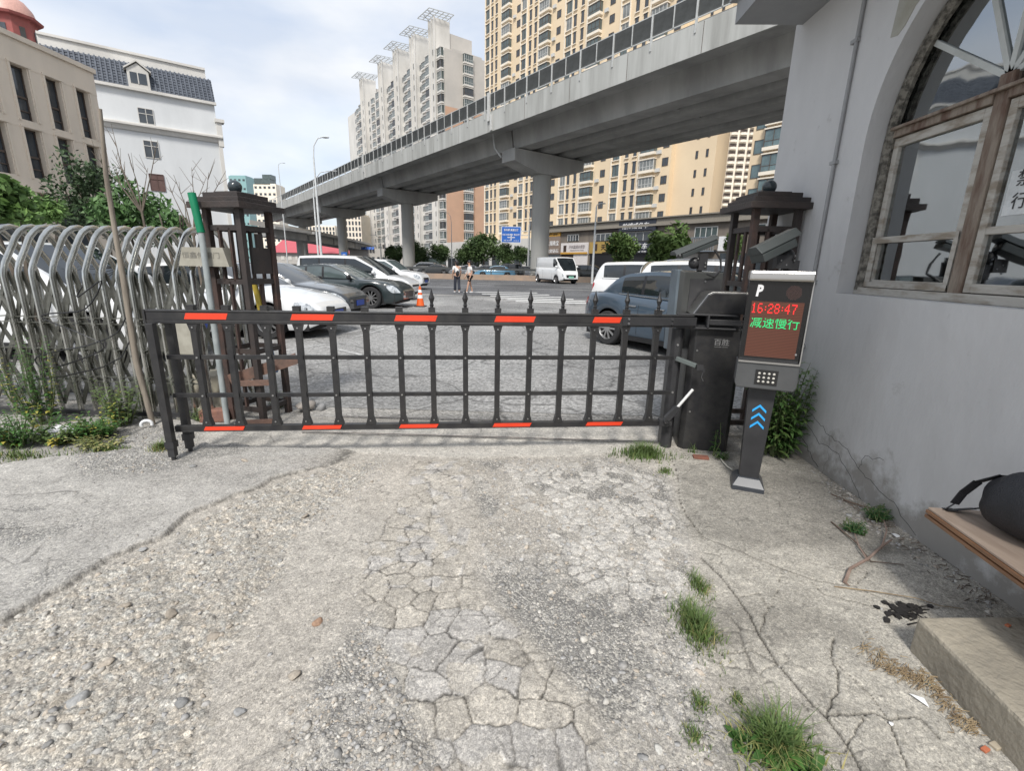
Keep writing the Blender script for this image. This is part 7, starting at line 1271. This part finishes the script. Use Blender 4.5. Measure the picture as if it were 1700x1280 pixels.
feathery(1300, 752, 52, .20, .80, .15, .10, 3, 'tall leafy bush with long pointed leaves between the P terminal and the wall', leafmat('bamboo_like_leaf', (.10, .19, .05), (.05, .11, .03)), xy=(2.08, 3.74), mdry=m_g1, cat='bush', nm='bush')
feathery(1300, 752, 12, .10, .22, .07, .12, 13, 'low creeping weed at the foot of the pale pipe', m_g3, xy=(2.12, 3.66))
feathery(1190, 745, 3, .03, .34, .06, .12, 5, 'single thin leafy stem climbing in front of the black cabinet', m_g3, xy=(1.56, 3.66)); feathery(1190, 760, 8, .05, .07, .045, .14, 6, 'small creeping weed at the right foot of the cabinet', m_g3, xy=(1.60, 3.60))
# weeds along the folding gate
for i, (px, py, n, R_, H_, lb, mm) in enumerate([(35, 738, 40, .28, .30, 'big weedy clump at the far left foot of the folding gate', m_g3), (160, 725, 46, .24, .20, 'leafy green weed behind the white rag', m_g3), (205, 705, 26, .2, .42, 'thin upright weeds in front of the folding gate near the wooden pole', m_g1), (105, 735, 26, .22, .16, 'low green weeds around the white rag', m_g1), (20, 640, 26, .24, .75, 'tall weed with drooping yellow leaves at far left', m_g3), (165, 742, 14, .2, .10, 'dry low weeds at the edge of the gravel', m_g2)]):
    feathery(px, py, n, R_, H_, .085, .16, 20 + i, lb, mm, mdry=m_g4, xy=(-4.45, 3.92) if px == 20 else None)
tuft(30, 760, 260, .4, .12, .10, 31, 'short grass strip along the lower left kerb', dry=90); tuft(175, 748, 260, .28, .08, .08, 32, 'short grass fringe under the leafy green weed', dry=160); feathery(0, 0, 10, .12, .22, .07, .14, 33, 'green weeds growing under the left gate pillar', m_g1, xy=(-2.62, 4.6)); feathery(0, 0, 8, .1, .14, .06, .14, 34, 'small green weeds beside the reddish brick', m_g1, xy=(-3.1, 4.1))
# bushes and vines behind the folding gate
def bush(xy, r, seed, lb, m, n=3600, leaf=.085, hz=1.0, z=None, nm='shrub', stems=3):
    b = thing(nm, lb, 'shrub', (xy[0], xy[1], 0)); rng = random.Random(seed); z = z or r * hz; o = put('foliage', crown_mesh('foliage', n, r, seed, leaf=leaf, clumps=17, m=m, hgt=hz), None, b, loc=(0, 0, z)); q = MB()
    for k in range(stems): a = rng.uniform(0, 6.28); q.tube([(0, 0, 0), (.2 * r * math.cos(a), .2 * r * math.sin(a), z * .6), (.6 * r * math.cos(a), .6 * r * math.sin(a), z + r * .5)], [.04, .03, .012], 6)
    put('branches', q, m_bark, b); return b
c = AY(158, 320, 10.5); bush((c[0], 10.5), .95, 11, 'dark leafy climbing shrub hanging in front of the beige building', leafmat('vine_leaf', (.06, .10, .04), (.03, .055, .025)), 3300, .05, 1.25, z=c[2] - .25)
c = AY(228, 345, 9.6); bush((c[0], 9.6), .78, 12, 'bushy green shrub in front of the white building wall', leafmat('shrub_leaf', (.10, .19, .06), (.05, .10, .035)), 3000, .06, .85, z=c[2] - .15); c = AY(285, 375, 9.2); bush((c[0], 9.2), .4, 15, 'small sparse shrub between the big bush and the left pillar', MATS['shrub_leaf'], 900, .06, .8, z=c[2])
c = AY(8, 335, 6.0); bush((c[0], 6.0), .36, 13, 'bright green broad leaved branches at the far left edge', leafmat('bright_broad_leaf', (.17, .28, .08), (.08, .15, .045)), 1300, .06, 1.0, z=c[2]); c = AY(60, 352, 8.0); bush((c[0], 8.0), .5, 14, 'yellow green shrub under the arches of the beige building', MATS['bright_broad_leaf'], 2600, .05, .55, z=c[2])
for px, py, D, h_, lb in ((232, 330, 9.0, 1.5, 'bare twiggy sapling in front of the white building, left one'), (318, 370, 8.6, 1.2, 'bare twiggy sapling just left of the left gate pillar')):
    c = AY(px, py, D); b = thing('sapling', lb, 'sapling', (c[0], D, 0)); rng = random.Random(int(px)); q = MB(); z0 = c[2]; q.tube([(0, 0, 0), (.03, 0, z0 * .5), (0, 0, z0 - .2)], [.03, .025, .02], 6); put('trunk', q, m_bark, b); q = MB()
    for k in range(8):
        a = rng.uniform(-.9, .9); l_ = h_ * rng.uniform(.45, 1); p1 = (math.sin(a) * l_ * .5, rng.uniform(-.1, .1), z0 - .2 + l_ * .5); p2 = (math.sin(a) * l_ * .85, rng.uniform(-.2, .2), z0 - .2 + l_); q.tube([(0, 0, z0 - .25), p1, p2], [.014, .009, .003], 5)
        for j in range(3): t = rng.uniform(.3, .9); s_ = [p1[i] + (p2[i] - p1[i]) * t for i in range(3)]; q.tube([s_, (s_[0] + rng.uniform(-.25, .25), s_[1], s_[2] + rng.uniform(.1, .35))], [.005, .002], 4)
    put('twigs', q, m_bark, b)
# twigs, straw, litter
def gp(px, py, dz=0.0): g = G(px, py); return (g[0], g[1], gz(g[0], g[1]) + dz)
def twig(pts, r, nm, lb, m=m_tw_, cat='twig', taper=.4, more=()):
    q = MB(); P = [gp(x, y, r + dz) for x, y, dz in pts]; q.tube(P, [r * (1 - (1 - taper) * i / (len(P) - 1)) for i in range(len(P))], 7)
    for mm in more: P = [gp(x, y, r * .5 + dz) for x, y, dz in mm]; q.tube(P, [r * .6 * (1 - .6 * i / (len(P) - 1)) for i in range(len(P))], 6)
    return single(nm, q, m, lb, cat, smooth=50)
twig([(1402, 970, 0), (1410, 950, .01), (1440, 935, .02), (1462, 915, .02), (1478, 902, .01)], .009, 'root', 'thick curved pale root lying on the concrete near the wall', M('pale_root', (.30, .22, .18), .85, c2=(.20, .14, .11), sc=14), 'root', .6, more=[[(1402, 970, .005), (1412, 973, 0)], [(1440, 935, .01), (1425, 915, .02), (1418, 890, .01)], [(1462, 915, .01), (1470, 890, .03), (1465, 868, .02)]])
twig([(1380, 868, 0), (1420, 905, .01), (1445, 935, .005), (1500, 940, .002)], .005, 'stick', 'long dry stick crossing the thick curved root', cat='stick', more=[[(1395, 870, 0), (1412, 890, .01)]]); twig([(1400, 832, 0), (1430, 845, .012), (1470, 852, .005)], .006, 'stick', 'dark dry stick lying behind the feathery weeds', cat='stick'); twig([(1380, 822, 0), (1400, 832, .01), (1425, 850, 0)], .004, 'stick', 'short thin stick nearest the wall above the weeds', cat='stick')
twig([(1385, 975, 0), (1450, 985, .008), (1520, 998, .012), (1560, 1008, .004), (1600, 1012, 0)], .003, 'stick', 'thin straight stalk lying toward the dark debris', m_stw, 'stick')
q = MB(); rng = random.Random(8)
for k in range(20):
    x, y = 1500 + rng.gauss(0, 16), 1016 + rng.gauss(0, 9); a = rng.uniform(-.3, .9); l_ = rng.uniform(6, 22); p = gp(x, y, .004 + rng.random() * .012); p2 = gp(x + l_ * math.cos(a), y + l_ * math.sin(a), .004 + rng.random() * .02); q.tube([p, p2], [.004, .0025], 5)
CHP = np.array([gp(1500 + rng.gauss(0, 17), 1016 + rng.gauss(0, 8) , .004) for _ in range(30)]); CHM = rocks('charred', CHP, np.array([rng.uniform(.008, .022) for _ in range(30)]), 9, .35, tones=np.array([[.012, .011, .011], [.03, .026, .024]]))
vo_ = len(q.v); q.v += [tuple(v.co) for v in CHM.vertices]; q.f += [tuple(vo_ + i for i in p_.vertices) for p_ in CHM.polygons]
single('charred_debris', q, M('charred', (.018, .016, .015), .9), 'heap of black charred scraps at the corner of the concrete step', 'debris')
q = MB(); rng = random.Random(18)
for k in range(420):
    t = rng.random(); x = 1440 + 185 * t + rng.gauss(0, 9); y = 1070 + 135 * t + rng.gauss(0, 7) + 12 * math.sin(t * 9); a = rng.uniform(0, 3.14); l_ = rng.uniform(4, 20)
    if G(x, y)[0] > 1.585 and G(x, y)[1] < 1.66: x -= 18
    q.tube([gp(x, y, .002 + rng.random() * .012), gp(x + l_ * math.cos(a), y + l_ * .7 * math.sin(a), .002 + rng.random() * .016)], [.0016, .001], 4)
tag(put('dead_grass', q, m_stw), 'matted straw and dead grass along the foot of the concrete step', 'dead grass', kind='stuff')
q = MB(); rng = random.Random(28)
for k in range(160):
    t = rng.random(); x = 1400 + 255 * t + rng.gauss(0, 12); y = 812 + 185 * t + rng.gauss(0, 8) + 6; a = rng.uniform(0, 3.14); l_ = rng.uniform(4, 14); q.tube([gp(x, y, .002), gp(x + l_ * math.cos(a), y + l_ * .6 * math.sin(a), .006)], [.0018, .001], 4)
tag(put('plant_litter', q, m_tw_), 'dry plant scraps strewn along the foot of the grey wall', 'plant litter', kind='stuff')
def scrap(px, py, s, nm, lb, m, cat='paper scrap', flat=True, seed=0, poly=None):
    g = gp(px, py, .004); rng = random.Random(seed); P = poly or [(s * math.cos(a) * rng.uniform(.6, 1.2), s * math.sin(a) * rng.uniform(.6, 1.2)) for a in np.linspace(0, 5.4, 6)]; q = MB().prism([(x, y, rng.uniform(0, .006)) for x, y in P], (0, 0, .0012)); return single(nm, q, m, lb, cat, loc=g)
m_pap = M('white_paper', (.75, .76, .76), .7, c2=(.68, .69, .70)); m_foil = M('grey_green_wrapper', (.40, .46, .43), .5)
scrap(1525, 1165, .02, 'paper_scrap', 'white triangular scrap of paper beside the straw', m_pap, poly=[(-.018, .022), (.022, .006), (.012, -.03)]); scrap(1540, 1135, .02, 'plastic_scrap', 'grey green plastic wrapper in the straw by the step', m_foil, 'plastic scrap', seed=3); scrap(1487, 890, .022, 'paper_scrap', 'crumpled white paper at the foot of the wall by the feathery weeds', m_pap, seed=5); scrap(1478, 1205, .008, 'paper_scrap', 'tiny white speck of paper in the cracked concrete', m_pap, seed=6)
m_bri = M('orange_brick_chip', (.48, .15, .07), .85, c2=(.38, .12, .06), sc=30)
for px, py, s, zz, lb in ((1635, 1247, .016, 0, 'orange brick chip on the ground at the foot of the step'), (1673, 1040, .013, .155, 'orange brick chip lying on top of the concrete step')):
    g = G(px, py, zz); q = MB().box((0, 0, s * .3), (s * 1.6, s, s * .6), .4); single('brick_chip', q, m_bri, lb, 'brick chip', loc=(g[0], g[1], zz if zz else gz(g[0], g[1])), bevel=.002)
g = G(1655, 1240); single('stone_chip', MB().box((0, 0, .006), (.045, .025, .012), .3), M('tan_chip', (.42, .36, .27), .9), 'tan stone chip next to the orange brick chip on the ground', 'stone chip', loc=(g[0], g[1], gz(g[0], g[1])), bevel=.003)
g = G(1163, 761); single('brick_piece', MB().box((0, 0, .008), (.12, .06, .02), R(-8)), M('dark_red_brick', (.22, .085, .055), .9, c2=(.16, .07, .05), sc=20), 'flat dark red brick piece at the foot of the cabinet', 'brick', loc=(g[0], g[1], gz(g[0], g[1])), bevel=.003)
q = MB(); P = [gp(1195, 762, .012), gp(1200, 770, .018), gp(1208, 778, .015), gp(1216, 783, .012)]; q.tube(P, .006, 8); single('cable_conduit', q, M('ivory_conduit', (.55, .53, .46), .5), 'short ivory cable conduit running to the base of the P terminal', 'conduit', smooth=50)
# crumpled white rag, roll
g = G(98, 722); bm = bmesh.new(); bmesh.ops.create_icosphere(bm, subdivisions=4, radius=1)
for v in bm.verts:
    x, y, z = v.co; k = .75 + .35 * math.sin(5 * x + 3 * z) * math.sin(6 * y + 2 * x) + .18 * math.sin(13 * x + 9 * y) + .10 * math.sin(21 * z + 17 * x); v.co = (x * .17 * k, y * .12 * k, max(-.01, z * .055 * k + .01))
me = bpy.data.meshes.new('white_rag'); bm.to_mesh(me); bm.free(); me.materials.append(m_pap); o = bpy.data.objects.new('white_rag', me); COL.objects.link(o); o.location = (g[0], g[1], gz(g[0], g[1]) + .01 if g[1] < Y1 - .1 else .01); tag(o, 'crumpled white plastic sheet lying in the weeds at left', 'plastic sheet')
g = G(246, 710); q = MB(); q.tube([(.035 * math.cos(a), -.01 + .02 * math.cos(a), .035 + .035 * math.sin(a)) for a in np.linspace(-.4, 3.5, 12)], .014, 8); single('white_ring', q, m_pap, 'small white half ring of plastic at the foot of the wooden pole', 'plastic ring', loc=(g[0], g[1], 0), smooth=50)
